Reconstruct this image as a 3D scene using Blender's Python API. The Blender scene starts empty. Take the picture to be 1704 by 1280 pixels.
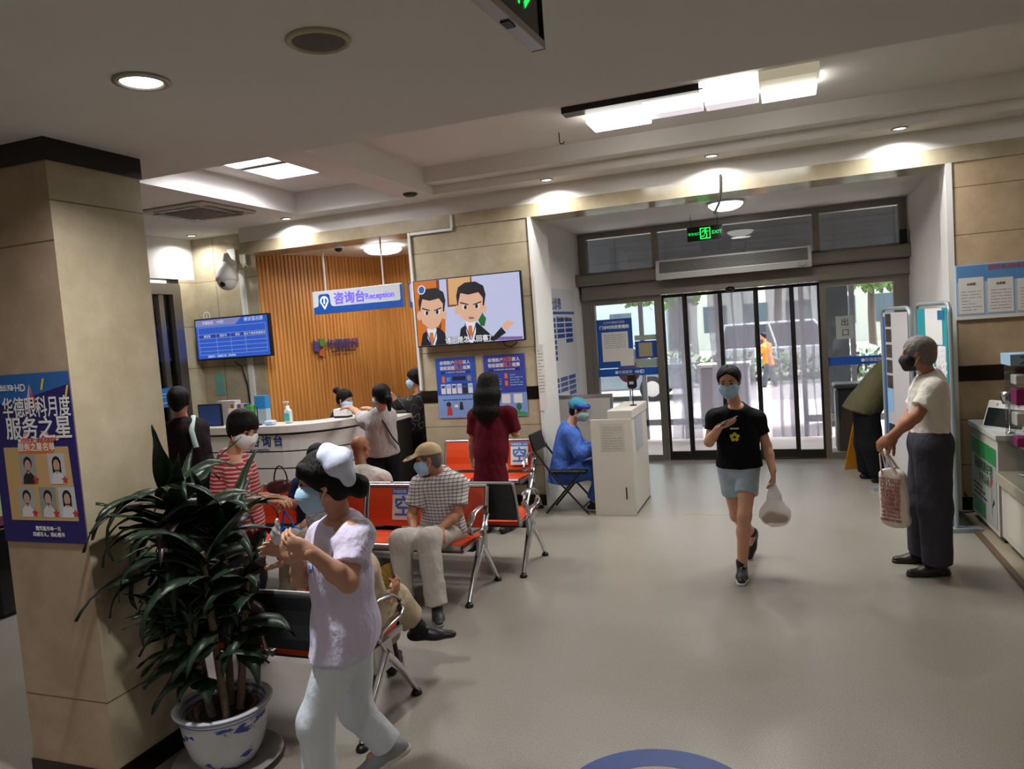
import bpy, math, random
import numpy as np
from mathutils import Vector, Matrix

# ---------------------------------------------------------------- camera, world, exposure
SC = bpy.context.scene
COL = SC.collection
cam_data = bpy.data.cameras.new('camera')
cam_data.sensor_fit = 'HORIZONTAL'
cam_data.sensor_width = 36.0
cam_data.lens = 1248.24 / 1704 * 36.0
cam_data.clip_start = 0.05
cam_data.clip_end = 300
cam = bpy.data.objects.new('camera', cam_data)
COL.objects.link(cam)
YAW, PITCH, ROLL = math.radians(20.197), math.radians(3.9725), math.radians(-4.2058)
_f = Vector((-math.sin(YAW) * math.cos(PITCH), math.cos(YAW) * math.cos(PITCH), -math.sin(PITCH)))
_r = Vector((math.cos(YAW), math.sin(YAW), 0))
_u = _r.cross(_f)
_r2 = _r * math.cos(ROLL) + _u * math.sin(ROLL)
_u2 = -_r * math.sin(ROLL) + _u * math.cos(ROLL)
_m = Matrix((_r2, _u2, -_f)).transposed().to_4x4()
_m.translation = Vector((0, 0, 1.92))
cam.matrix_world = _m
SC.camera = cam

SC.view_settings.view_transform = 'Standard'
SC.view_settings.look = 'None'
SC.view_settings.gamma = 1
SC.view_settings.use_curve_mapping = False
SC.view_settings.exposure = 0.38
SC.cycles.max_bounces = 8
SC.cycles.diffuse_bounces = 4
SC.cycles.glossy_bounces = 4
SC.cycles.transmission_bounces = 8
SC.cycles.transparent_max_bounces = 16
SC.cycles.caustics_reflective = False
SC.cycles.caustics_refractive = False
SC.cycles.sample_clamp_indirect = 4.0

world = bpy.data.worlds.new('world')
SC.world = world
world.use_nodes = True
_nt = world.node_tree
_nt.nodes.clear()
_sky = _nt.nodes.new('ShaderNodeTexSky')
_sky.sky_type = 'NISHITA'
_sky.sun_disc = False
_sky.sun_elevation = math.radians(55)
_sky.sun_rotation = math.radians(60)
_sky.air_density = 1.5
_sky.dust_density = 4.0
_bg = _nt.nodes.new('ShaderNodeBackground')
_bg.inputs['Strength'].default_value = 1.0
_wo = _nt.nodes.new('ShaderNodeOutputWorld')
_hs = _nt.nodes.new('ShaderNodeHueSaturation')      # a hazy, nearly colourless summer sky
_hs.inputs['Saturation'].default_value = 0.35
_nt.links.new(_sky.outputs[0], _hs.inputs['Color'])
_nt.links.new(_hs.outputs[0], _bg.inputs[0])
_nt.links.new(_bg.outputs[0], _wo.inputs[0])

sun_data = bpy.data.lights.new('sun', 'SUN')
sun_data.energy = 4.0
sun_data.angle = math.radians(2)
sun_data.color = (1.0, 0.95, 0.86)
sun = bpy.data.objects.new('sun', sun_data)
COL.objects.link(sun)
sun.rotation_euler = Vector((-0.55, -0.25, -1.0)).to_track_quat('-Z', 'Y').to_euler()

LAMP = 1.0      # overall level of the indoor lamps

# ---------------------------------------------------------------- helpers
def lin(h):
    h = h.lstrip('#')
    o = []
    for i in (0, 2, 4):
        c = int(h[i:i + 2], 16) / 255
        o.append(c / 12.92 if c <= 0.04045 else ((c + 0.055) / 1.055) ** 2.4)
    return (o[0], o[1], o[2], 1.0)

MATS = {}
ORD = ['first', 'second', 'third', 'fourth', 'fifth', 'sixth', 'seventh', 'eighth', 'ninth', 'tenth', 'eleventh', 'twelfth', 'thirteenth', 'fourteenth', 'fifteenth', 'sixteenth']
def mat(name, color, rough=0.5, metal=0.0, spec=0.5, bump=0.0, bscale=40.0, var=0.0, vscale=6.0, emit=0.0,
        alpha=1.0, bdist=0.02, trans=0.0, coat=0.0, stretch=None, ecol=None, ior=1.45):
    if name in MATS:
        return MATS[name]
    m = bpy.data.materials.new(name)
    m.use_nodes = True
    nt = m.node_tree
    b = nt.nodes['Principled BSDF']
    c = lin(color) if isinstance(color, str) else color
    b.inputs['Base Color'].default_value = c
    b.inputs['Roughness'].default_value = rough
    b.inputs['Metallic'].default_value = metal
    b.inputs['Specular IOR Level'].default_value = spec
    b.inputs['IOR'].default_value = ior
    if alpha < 1:
        b.inputs['Alpha'].default_value = alpha
    if trans:
        b.inputs['Transmission Weight'].default_value = trans
    if coat:
        b.inputs['Coat Weight'].default_value = coat
        b.inputs['Coat Roughness'].default_value = 0.08
    if emit:
        b.inputs['Emission Color'].default_value = lin(ecol) if ecol else c
        b.inputs['Emission Strength'].default_value = emit
    if bump or var:
        tc = nt.nodes.new('ShaderNodeTexCoord')
        mp = nt.nodes.new('ShaderNodeMapping')
        nt.links.new(tc.outputs['Object'], mp.inputs[0])
        if stretch:
            mp.inputs['Scale'].default_value = stretch
        if var:
            n = nt.nodes.new('ShaderNodeTexNoise')
            n.inputs['Scale'].default_value = vscale
            n.inputs['Detail'].default_value = 5
            nt.links.new(mp.outputs[0], n.inputs[0])
            r = nt.nodes.new('ShaderNodeValToRGB')
            r.color_ramp.elements[0].position = 0.3
            r.color_ramp.elements[1].position = 0.7
            r.color_ramp.elements[0].color = (c[0] * (1 - var), c[1] * (1 - var), c[2] * (1 - var), 1)
            r.color_ramp.elements[1].color = (min(1, c[0] * (1 + var)), min(1, c[1] * (1 + var)), min(1, c[2] * (1 + var)), 1)
            nt.links.new(n.outputs[0], r.inputs[0])
            nt.links.new(r.outputs[0], b.inputs['Base Color'])
        if bump:
            n2 = nt.nodes.new('ShaderNodeTexNoise')
            n2.inputs['Scale'].default_value = bscale
            n2.inputs['Detail'].default_value = 4
            nt.links.new(mp.outputs[0], n2.inputs[0])
            bp = nt.nodes.new('ShaderNodeBump')
            bp.inputs['Strength'].default_value = bump
            bp.inputs['Distance'].default_value = bdist
            nt.links.new(n2.outputs[0], bp.inputs['Height'])
            nt.links.new(bp.outputs[0], b.inputs['Normal'])
    MATS[name] = m
    return m

def emis(name, color, strength):
    """something that gives off light"""
    if name in MATS:
        return MATS[name]
    m = mat(name, '#101010', 0.5, emit=strength, ecol=color)
    return m

def stripes_mat(name, cols, scale, axis='Z', rough=0.8, cross=None):
    """cloth woven or printed in stripes: cols = [(position, colour), ...] over one repeat"""
    m = bpy.data.materials.new(name)
    m.use_nodes = True
    nt = m.node_tree
    b = nt.nodes['Principled BSDF']
    b.inputs['Roughness'].default_value = rough
    tc = nt.nodes.new('ShaderNodeTexCoord')
    sp = nt.nodes.new('ShaderNodeSeparateXYZ')
    nt.links.new(tc.outputs['Object'], sp.inputs[0])
    def band(ax, sc, cl, out):
        mu = nt.nodes.new('ShaderNodeMath'); mu.operation = 'MULTIPLY'
        mu.inputs[1].default_value = sc
        nt.links.new(sp.outputs[ax], mu.inputs[0])
        fr = nt.nodes.new('ShaderNodeMath'); fr.operation = 'FRACT'
        nt.links.new(mu.outputs[0], fr.inputs[0])
        r = nt.nodes.new('ShaderNodeValToRGB')
        r.color_ramp.interpolation = 'CONSTANT'
        while len(r.color_ramp.elements) < len(cl):
            r.color_ramp.elements.new(0.5)
        for e, (p, c) in zip(r.color_ramp.elements, cl):
            e.position = p
            e.color = lin(c)
        nt.links.new(fr.outputs[0], r.inputs[0])
        return r.outputs[0]
    o = band(axis, scale, cols, None)
    if cross:
        o2 = band(cross[0], cross[1], cross[2], None)
        mx = nt.nodes.new('ShaderNodeMixRGB'); mx.blend_type = 'MULTIPLY'
        mx.inputs[0].default_value = 1
        nt.links.new(o, mx.inputs[1]); nt.links.new(o2, mx.inputs[2])
        o = mx.outputs[0]
    nt.links.new(o, b.inputs['Base Color'])
    MATS[name] = m
    return m

def obj_from(name, me, parent=None):
    o = bpy.data.objects.new(name, me)
    COL.objects.link(o)
    if parent is not None:
        o.parent = parent
    return o

class MB:
    """collects shapes and links them as one mesh object"""
    def __init__(self):
        self.v = []; self.f = []; self.mi = []; self.sm = []; self.mats = []; self.cur = 0; self.M = None
    def use(self, m):
        if m not in self.mats:
            self.mats.append(m)
        self.cur = self.mats.index(m)
        return self
    def add(self, vs, fs, smooth=False):
        n = len(self.v)
        if self.M is not None:
            vs = [tuple(self.M @ Vector(p)) for p in vs]
        self.v += [tuple(p) for p in vs]
        for f in fs:
            self.f.append(tuple(i + n for i in f)); self.mi.append(self.cur); self.sm.append(smooth)
        return self
    def box(self, a, b, rot=None, piv=None):
        x0, y0, z0 = a; x1, y1, z1 = b
        vs = [(x0, y0, z0), (x1, y0, z0), (x1, y1, z0), (x0, y1, z0), (x0, y0, z1), (x1, y0, z1), (x1, y1, z1), (x0, y1, z1)]
        if rot is not None:
            c = Vector(piv) if piv is not None else Vector(((x0 + x1) / 2, (y0 + y1) / 2, (z0 + z1) / 2))
            vs = [tuple(rot @ (Vector(p) - c) + c) for p in vs]
        return self.add(vs, [(0, 3, 2, 1), (4, 5, 6, 7), (0, 1, 5, 4), (1, 2, 6, 5), (2, 3, 7, 6), (3, 0, 4, 7)])
    def bev(self, a, b, r=0.01):
        """box with chamfered edges"""
        x0, y0, z0 = a; x1, y1, z1 = b
        r = min(r, (x1 - x0) / 2.01, (y1 - y0) / 2.01, (z1 - z0) / 2.01)
        lv = [(z0, r), (z0 + r, 0), (z1 - r, 0), (z1, r)]
        vs = []
        for z, i in lv:
            c = r if i == 0 else r
            X0, X1, Y0, Y1 = x0 + i, x1 - i, y0 + i, y1 - i
            vs += [(X0 + c, Y0, z), (X1 - c, Y0, z), (X1, Y0 + c, z), (X1, Y1 - c, z), (X1 - c, Y1, z), (X0 + c, Y1, z), (X0, Y1 - c, z), (X0, Y0 + c, z)]
        fs = [tuple(range(7, -1, -1)), tuple(range(24, 32))]
        for k in range(3):
            for i in range(8):
                j = (i + 1) % 8
                fs.append((k * 8 + i, k * 8 + j, k * 8 + 8 + j, k * 8 + 8 + i))
        return self.add(vs, fs)
    def quad(self, a, b, c, d):
        return self.add([a, b, c, d], [(0, 1, 2, 3)])
    def poly(self, pts):
        return self.add(pts, [tuple(range(len(pts)))])
    def prism(self, pts, h, axis=(0, 0, 1)):
        """polygon pts (3-D) pushed along axis*h"""
        n = len(pts); ax = Vector(axis) * h
        vs = [tuple(p) for p in pts] + [tuple(Vector(p) + ax) for p in pts]
        fs = [tuple(range(n - 1, -1, -1)), tuple(range(n, 2 * n))]
        for i in range(n):
            j = (i + 1) % n
            fs.append((i, j, n + j, n + i))
        return self.add(vs, fs)
    def tube(self, pts, r, n=8, cap=True, closed=False, flat=1.0, up=None):
        pts = [Vector(p) for p in pts]
        rs = r if isinstance(r, (list, tuple)) else [r] * len(pts)
        vs = []; fs = []
        prev = None
        N = len(pts)
        for i, p in enumerate(pts):
            if closed:
                t = (pts[(i + 1) % N] - pts[i - 1])
            else:
                t = pts[min(i + 1, N - 1)] - pts[max(i - 1, 0)]
            t.normalize()
            if up is not None:
                a = Vector(up) - t * Vector(up).dot(t)
            elif prev is None:
                a = Vector((0, 0, 1)) if abs(t.z) < 0.9 else Vector((1, 0, 0))
                a = a - t * a.dot(t)
            else:
                a = prev - t * prev.dot(t)
            a.normalize(); prev = a
            b = t.cross(a)
            for k in range(n):
                an = 2 * math.pi * k / n
                vs.append(tuple(p + (a * math.cos(an) * flat + b * math.sin(an)) * rs[i]))
        M = N if closed else N - 1
        for i in range(M):
            for k in range(n):
                i2 = (i + 1) % N; k2 = (k + 1) % n
                fs.append((i * n + k, i * n + k2, i2 * n + k2, i2 * n + k))
        self.add(vs, fs, True)
        if cap and not closed:
            self.add(vs[:n], [tuple(range(n - 1, -1, -1))]); self.add(vs[-n:], [tuple(range(n))])
        return self
    def cyl(self, a, b, r, n=20, r2=None):
        return self.tube([a, b], [r, r if r2 is None else r2], n)
    def lathe(self, prof, c=(0, 0, 0), n=32, axis=None, smooth=True):
        """prof = [(radius, height)...] turned about z through c"""
        vs = []; fs = []
        R = Vector((0, 0, 1)).rotation_difference(Vector(axis)).to_matrix() if axis is not None else None
        for (r, z) in prof:
            for k in range(n):
                a = 2 * math.pi * k / n
                p = Vector((r * math.cos(a), r * math.sin(a), z))
                if R is not None: p = R @ p
                vs.append(tuple(p + Vector(c)))
        for i in range(len(prof) - 1):
            for k in range(n):
                k2 = (k + 1) % n
                fs.append((i * n + k, i * n + k2, i * n + n + k2, i * n + n + k))
        self.add(vs, fs, smooth)
        if prof[0][0] > 1e-6: self.add(vs[:n], [tuple(range(n - 1, -1, -1))])
        if prof[-1][0] > 1e-6: self.add(vs[-n:], [tuple(range(n))])
        return self
    def ball(self, c, r, n=16, m=10, R=None):
        rx, ry, rz = r if isinstance(r, (tuple, list)) else (r, r, r)
        vs = []; fs = []
        for i in range(m + 1):
            th = math.pi * i / m
            for k in range(n):
                a = 2 * math.pi * k / n
                p = Vector((rx * math.sin(th) * math.cos(a), ry * math.sin(th) * math.sin(a), rz * math.cos(th)))
                if R is not None: p = R @ p
                vs.append(tuple(p + Vector(c)))
        for i in range(m):
            for k in range(n):
                k2 = (k + 1) % n
                fs.append((i * n + k, i * n + n + k, i * n + n + k2, i * n + k2))
        return self.add(vs, fs, True)
    def build(self, name, m=None, parent=None, bevel=0):
        me = bpy.data.meshes.new(name)
        me.from_pydata(self.v, [], self.f)
        if m is not None and not self.mats:
            me.materials.append(m)
        for x in self.mats:
            me.materials.append(x)
        if len(self.mats) > 1:
            me.polygons.foreach_set('material_index', self.mi)
        me.polygons.foreach_set('use_smooth', self.sm)
        me.update()
        o = obj_from(name, me, parent)
        if bevel:
            md = o.modifiers.new('edge', 'BEVEL'); md.width = bevel; md.segments = 2; md.limit_method = 'ANGLE'
        return o

def tag(o, label, cat, group=None):
    o['label'] = label; o['category'] = cat
    if group: o['group'] = group
    return o
def struct(o):
    o['kind'] = 'structure'
    return o
def thing(name, label, cat, loc=(0, 0, 0), rz=0.0, group=None):
    o = bpy.data.objects.new(name, None)
    COL.objects.link(o)
    o.empty_display_size = 0.1
    o.location = loc; o.rotation_euler = (0, 0, rz)
    return tag(o, label, cat, group)
def part(mb, name, m, parent, bevel=0):
    return mb.build(name, m, parent, bevel)
def copy_thing(src, loc, rz, label, group=None):
    r = src.copy(); COL.objects.link(r); r.location = loc; r.rotation_euler = (0, 0, rz); r['label'] = label
    if group: r['group'] = group
    for ch in src.children:
        c = ch.copy(); COL.objects.link(c); c.parent = r
        for g in ch.children:
            d = g.copy(); COL.objects.link(d); d.parent = c
    return r

def lettering(text, size, M, m, parent, name='lettering', align='CENTER', bold=0.0, depth=0.0006, sx=1.0, spacing=1.0, shear=0.0, line=1.0):
    """text standing on the plane of matrix M (its x right, y up, z out)"""
    cu = bpy.data.curves.new(name, 'FONT')
    cu.body = text; cu.size = size; cu.align_x = align; cu.align_y = 'CENTER'
    cu.bevel_depth = bold; cu.bevel_resolution = 0; cu.extrude = depth; cu.space_character = spacing; cu.shear = shear; cu.space_line = line
    cu.resolution_u = 3
    cu.materials.append(m)
    o = bpy.data.objects.new(name, cu)
    COL.objects.link(o)
    o.parent = parent
    o.matrix_basis = M @ Matrix.Diagonal((sx, 1, 0.12 if bold else 1, 1))
    return o

class Sheet:
    """a flat sign or poster: a plane with its own right and up directions, measured in metres from its lower left corner"""
    def __init__(self, o, right, up):
        self.o = Vector(o); self.r = Vector(right).normalized(); self.u = Vector(up).normalized()
        self.n = self.r.cross(self.u)
    def p(self, u, v, d=0.0):
        return tuple(self.o + self.r * u + self.u * v + self.n * d)
    def mat4(self, u, v, d=0.0):
        M = Matrix((self.r, self.u, self.n)).transposed().to_4x4()
        M.translation = Vector(self.p(u, v, d))
        return M
    def rect(self, mb, u0, v0, u1, v1, d):
        mb.quad(self.p(u0, v0, d), self.p(u1, v0, d), self.p(u1, v1, d), self.p(u0, v1, d)); return mb
    def slab(self, mb, u0, v0, u1, v1, d0, d1):
        mb.prism([self.p(u0, v0, d0), self.p(u1, v0, d0), self.p(u1, v1, d0), self.p(u0, v1, d0)], d1 - d0, self.n); return mb
    def poly(self, mb, pts, d):
        mb.poly([self.p(u, v, d) for u, v in pts]); return mb
    def disc(self, mb, u, v, r, d, n=24, ry=None):
        ry = r if ry is None else ry
        mb.poly([self.p(u + r * math.cos(2 * math.pi * k / n), v + ry * math.sin(2 * math.pi * k / n), d) for k in range(n)]); return mb
    def text(self, s, size, u, v, d, m, parent, **k):
        return lettering(s, size, self.mat4(u, v, d), m, parent, **k)
    def lines(self, mb, u0, v0, u1, v1, n, d, seed=1, fill=0.45):
        """rows of fine print"""
        rnd = random.Random(seed)
        h = (v1 - v0) / n
        for i in range(n):
            x = u0; y = v0 + i * h
            end = u1 if rnd.random() < 0.8 else u0 + (u1 - u0) * rnd.uniform(0.4, 0.9)
            while x < end:
                w = min(rnd.uniform(1.2, 3.5) * h, end - x)
                self.rect(mb, x, y, x + w, y + h * fill, d)
                x += w + h * 0.35
        return mb
def settle(root, L):
    """move a thing's own origin to its base L, its pieces stay where they are"""
    L = Vector(L)
    T = Matrix.Translation(-L)
    def go(o):
        for c in o.children:
            if c.type == 'MESH':
                c.data.transform(T); c.data.update()
            else:
                c.matrix_basis = T @ c.matrix_basis
            go(c)
    if root.type == 'MESH':
        root.data.transform(T); root.data.update()
    go(root)
    root.location = root.location + L
    return root

# ---------------------------------------------------------------- materials of the room
M_white = mat('white paint', '#dcd9d4', 0.7, var=0.03, vscale=2)
M_soffit = mat('soffit paint', '#dcdad8', 0.75, var=0.02, vscale=1.5)
M_steel = mat('brushed steel', '#8d8780', 0.32, metal=0.9, bump=0.06, bscale=60, stretch=(0.4, 0.4, 12))
M_steel_h = mat('brushed steel bar', '#8a847c', 0.35, metal=0.85, bump=0.06, bscale=60, stretch=(0.3, 6, 12))
M_chrome = mat('polished aluminium', '#c9c9c8', 0.22, metal=1.0)
M_alu = mat('satin aluminium', '#b3b4b5', 0.34, metal=0.9)
M_black = mat('black plastic', '#0d0d0e', 0.4)
M_darkgrey = mat('dark grey plastic', '#2a2b2d', 0.45)
M_blackstone = mat('black stone', '#17120f', 0.2, var=0.3, vscale=30)
M_plainwhite = mat('white plastic', '#dcdbd6', 0.4)
M_paper = mat('paper', '#d9d6d0', 0.7)
M_grey = mat('grey print', '#8b8b8d', 0.7)
M_ink = mat('dark print', '#2c2c33', 0.7)
M_blue = mat('blue print', '#1c4fa3', 0.45)
M_deepblue = mat('deep blue print', '#1d3f8f', 0.45)
M_whiteprint = mat('white print', '#e4e4e6', 0.6)
M_orangeprint = mat('orange print', '#e2702a', 0.6)
M_yellowprint = mat('yellow print', '#e6c23a', 0.6)
M_redprint = mat('red print', '#c33a34', 0.6)
M_greenprint = mat('green print', '#3c9a55', 0.6)
M_cyanprint = mat('pale blue print', '#8fc0e6', 0.6)

def stone_mat(name, c1, c2, zs, xs, axis_x='X', rough=0.14, thick=0.007, joint='#6b5a3f'):
    """polished stone slabs; zs and xs are the world heights and places of the joints"""
    m = bpy.data.materials.new(name); m.use_nodes = True
    nt = m.node_tree; b = nt.nodes['Principled BSDF']
    b.inputs['Roughness'].default_value = rough
    tc = nt.nodes.new('ShaderNodeTexCoord')
    n = nt.nodes.new('ShaderNodeTexNoise'); n.inputs['Scale'].default_value = 5; n.inputs['Detail'].default_value = 8; n.inputs['Roughness'].default_value = 0.65
    nt.links.new(tc.outputs['Object'], n.inputs[0])
    r = nt.nodes.new('ShaderNodeValToRGB')
    r.color_ramp.elements[0].position = 0.35; r.color_ramp.elements[0].color = lin(c1)
    r.color_ramp.elements[1].position = 0.7; r.color_ramp.elements[1].color = lin(c2)
    nt.links.new(n.outputs[0], r.inputs[0])
    col = r.outputs[0]
    sp = nt.nodes.new('ShaderNodeSeparateXYZ'); nt.links.new(tc.outputs['Object'], sp.inputs[0])
    for ax, vals in (('Z', zs), (axis_x, xs)):
        for z in vals:
            c = nt.nodes.new('ShaderNodeMath'); c.operation = 'COMPARE'
            c.inputs[1].default_value = z; c.inputs[2].default_value = thick / 2
            nt.links.new(sp.outputs[ax], c.inputs[0])
            mx = nt.nodes.new('ShaderNodeMixRGB'); nt.links.new(c.outputs[0], mx.inputs[0])
            nt.links.new(col, mx.inputs[1]); mx.inputs[2].default_value = lin(joint)
            col = mx.outputs[0]
    nt.links.new(col, b.inputs['Base Color'])
    return m

JZ = [0.45, 0.90, 1.75, 2.30, 2.88]
M_stone = stone_mat('cream stone slabs', '#aa9e82', '#bcb197', JZ, [-7.0])
M_stone_r = stone_mat('tan stone slabs', '#b39b7c', '#c3ad90', [0.42, 0.83, 2.06, 2.49, 2.91], [2.35])
M_pillar = stone_mat('pillar stone', '#9b8f76', '#aca089', [2.62, 0.42], [])
M_pillar_f = stone_mat('rough pillar stone', '#a08a74', '#b39d86', [2.45, 0.42], [], rough=0.5)

# floor: pale speckled sheet vinyl
M_floor = bpy.data.materials.new('speckled vinyl floor'); M_floor.use_nodes = True
_nt = M_floor.node_tree; _b = _nt.nodes['Principled BSDF']
_tc = _nt.nodes.new('ShaderNodeTexCoord')
_n1 = _nt.nodes.new('ShaderNodeTexNoise'); _n1.inputs['Scale'].default_value = 150; _n1.inputs['Detail'].default_value = 2
_n2 = _nt.nodes.new('ShaderNodeTexNoise'); _n2.inputs['Scale'].default_value = 0.8; _n2.inputs['Detail'].default_value = 4
_nt.links.new(_tc.outputs['Object'], _n1.inputs[0]); _nt.links.new(_tc.outputs['Object'], _n2.inputs[0])
_r1 = _nt.nodes.new('ShaderNodeValToRGB')
_r1.color_ramp.elements[0].position = 0.35; _r1.color_ramp.elements[0].color = lin('#7f7a73')
_r1.color_ramp.elements[1].position = 0.62; _r1.color_ramp.elements[1].color = lin('#9b958a')
_nt.links.new(_n1.outputs[0], _r1.inputs[0])
_r2 = _nt.nodes.new('ShaderNodeValToRGB')
_r2.color_ramp.elements[0].position = 0.35; _r2.color_ramp.elements[0].color = (0.88, 0.87, 0.84, 1)
_r2.color_ramp.elements[1].position = 0.65; _r2.color_ramp.elements[1].color = (1.0, 1.0, 1.0, 1)
_nt.links.new(_n2.outputs[0], _r2.inputs[0])
_mx = _nt.nodes.new('ShaderNodeMixRGB'); _mx.blend_type = 'MULTIPLY'; _mx.inputs[0].default_value = 1
_nt.links.new(_r1.outputs[0], _mx.inputs[1]); _nt.links.new(_r2.outputs[0], _mx.inputs[2])
_nt.links.new(_mx.outputs[0], _b.inputs['Base Color'])
_mr = _nt.nodes.new('ShaderNodeMapRange'); _mr.inputs[3].default_value = 0.24; _mr.inputs[4].default_value = 0.42
_nt.links.new(_n2.outputs[0], _mr.inputs[0]); _nt.links.new(_mr.outputs[0], _b.inputs['Roughness'])

# wood slat wall: ribs are modelled, colour varies by rib
M_wood = bpy.data.materials.new('orange timber slats'); M_wood.use_nodes = True
_nt = M_wood.node_tree; _b = _nt.nodes['Principled BSDF']; _b.inputs['Roughness'].default_value = 0.45
_tc = _nt.nodes.new('ShaderNodeTexCoord'); _mp = _nt.nodes.new('ShaderNodeMapping'); _mp.inputs['Scale'].default_value = (9, 9, 0.5)
_n1 = _nt.nodes.new('ShaderNodeTexNoise'); _n1.inputs['Scale'].default_value = 3; _n1.inputs['Detail'].default_value = 6
_nt.links.new(_tc.outputs['Object'], _mp.inputs[0]); _nt.links.new(_mp.outputs[0], _n1.inputs[0])
_r1 = _nt.nodes.new('ShaderNodeValToRGB')
_r1.color_ramp.elements[0].position = 0.3; _r1.color_ramp.elements[0].color = lin('#b57636')
_r1.color_ramp.elements[1].position = 0.7; _r1.color_ramp.elements[1].color = lin('#cf9350')
_nt.links.new(_n1.outputs[0], _r1.inputs[0]); _nt.links.new(_r1.outputs[0], _b.inputs['Base Color'])

M_glass = bpy.data.materials.new('clear glass'); M_glass.use_nodes = True
_nt = M_glass.node_tree; _nt.nodes.clear()
_o = _nt.nodes.new('ShaderNodeOutputMaterial'); _t = _nt.nodes.new('ShaderNodeBsdfTransparent'); _g = _nt.nodes.new('ShaderNodeBsdfGlossy')
_t.inputs[0].default_value = (0.965, 0.98, 0.98, 1); _g.inputs['Roughness'].default_value = 0.02
_fr = _nt.nodes.new('ShaderNodeFresnel'); _fr.inputs[0].default_value = 1.5
_ms = _nt.nodes.new('ShaderNodeMixShader')
_nt.links.new(_fr.outputs[0], _ms.inputs[0]); _nt.links.new(_t.outputs[0], _ms.inputs[1]); _nt.links.new(_g.outputs[0], _ms.inputs[2]); _nt.links.new(_ms.outputs[0], _o.inputs[0])

M_strip = bpy.data.materials.new('milky plastic strip'); M_strip.use_nodes = True
_nt = M_strip.node_tree; _nt.nodes.clear()
_o = _nt.nodes.new('ShaderNodeOutputMaterial'); _t = _nt.nodes.new('ShaderNodeBsdfTransparent'); _g = _nt.nodes.new('ShaderNodeBsdfPrincipled')
_t.inputs[0].default_value = (0.95, 0.95, 0.98, 1)
_g.inputs['Base Color'].default_value = lin('#cfcdd6'); _g.inputs['Roughness'].default_value = 0.25
_tr = _nt.nodes.new('ShaderNodeBsdfTranslucent'); _tr.inputs[0].default_value = lin('#d6d3dc')
_ad = _nt.nodes.new('ShaderNodeMixShader'); _ad.inputs[0].default_value = 0.6
_nt.links.new(_g.outputs[0], _ad.inputs[1]); _nt.links.new(_tr.outputs[0], _ad.inputs[2])
_ms = _nt.nodes.new('ShaderNodeMixShader'); _ms.inputs[0].default_value = 0.42
_nt.links.new(_t.outputs[0], _ms.inputs[1]); _nt.links.new(_ad.outputs[0], _ms.inputs[2]); _nt.links.new(_ms.outputs[0], _o.inputs[0])

M_acrylic = bpy.data.materials.new('clear acrylic'); M_acrylic.use_nodes = True
_nt = M_acrylic.node_tree; _nt.nodes.clear()
_o = _nt.nodes.new('ShaderNodeOutputMaterial'); _t = _nt.nodes.new('ShaderNodeBsdfTransparent'); _g = _nt.nodes.new('ShaderNodeBsdfGlossy')
_t.inputs[0].default_value = (0.93, 0.95, 0.95, 1); _g.inputs['Roughness'].default_value = 0.08
_ms = _nt.nodes.new('ShaderNodeMixShader'); _ms.inputs[0].default_value = 0.12
_nt.links.new(_t.outputs[0], _ms.inputs[1]); _nt.links.new(_g.outputs[0], _ms.inputs[2]); _nt.links.new(_ms.outputs[0], _o.inputs[0])

# ---------------------------------------------------------------- room shell
YW, YF = 7.73, 10.33
XL, XR, YB = -7.35, 3.3, -4.0

struct(MB().box((XL - 0.3, YB - 0.2, -0.2), (XR + 0.2, YF + 0.12, 0.0)).build('floor', M_floor))

# ceilings: low soffit over the near part, higher ceiling with two recessed bays beyond
struct(MB().box((XL - 0.2, YB - 0.2, 2.88), (XR + 0.2, 3.2, 3.9)).build('ceiling_soffit', M_soffit))
c = MB()
ZC, ZR = 3.45, 3.70
c.box((XL - 0.2, 3.2, ZC), (-5.2, 8.3, ZR))
c.box((-3.8, 3.9, ZC), (-3.47, 7.42, ZR))
c.box((-5.2, 7.42, ZC), (XR + 0.2, YW, ZR))
c.box((-5.2, 3.2, ZC), (-3.8, 3.9, ZR))
c.box((-3.8, 3.2, ZC), (XR + 0.2, 3.9, ZR))
c.box((-3.47, 7.22, ZC + 0.09), (XR + 0.2, 7.42, ZR))
c.box((XL - 0.2, 3.2, ZR), (XR + 0.2, 8.3, 3.9))
struct(c.build('ceiling', M_white))
# white fascia over the stone lintel
struct(MB().box((-6.3, YW, 3.27), (XR + 0.2, YW + 0.5, 3.45)).build('trim_1', M_white))
struct(MB().box((-6.32, YW - 0.012, 3.13), (XR + 0.2, YW + 0.42, 3.27)).build('trim_2', M_stone))

# pillar beside the camera's left
p = MB()
p.use(M_pillar).box((-3.38, 2.367, 0), (-2.88, 2.86, 2.88))
p.use(M_pillar_f).quad((-3.38, 2.3665, 0), (-2.88, 2.3665, 0), (-2.88, 2.3665, 2.88), (-3.38, 2.3665, 2.88))
p.use(M_blackstone).box((-3.388, 2.359, 2.785), (-2.872, 2.868, 2.88)).box((-3.388, 2.359, 0), (-2.872, 2.868, 0.105))
struct(p.build('pillar'))

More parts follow.
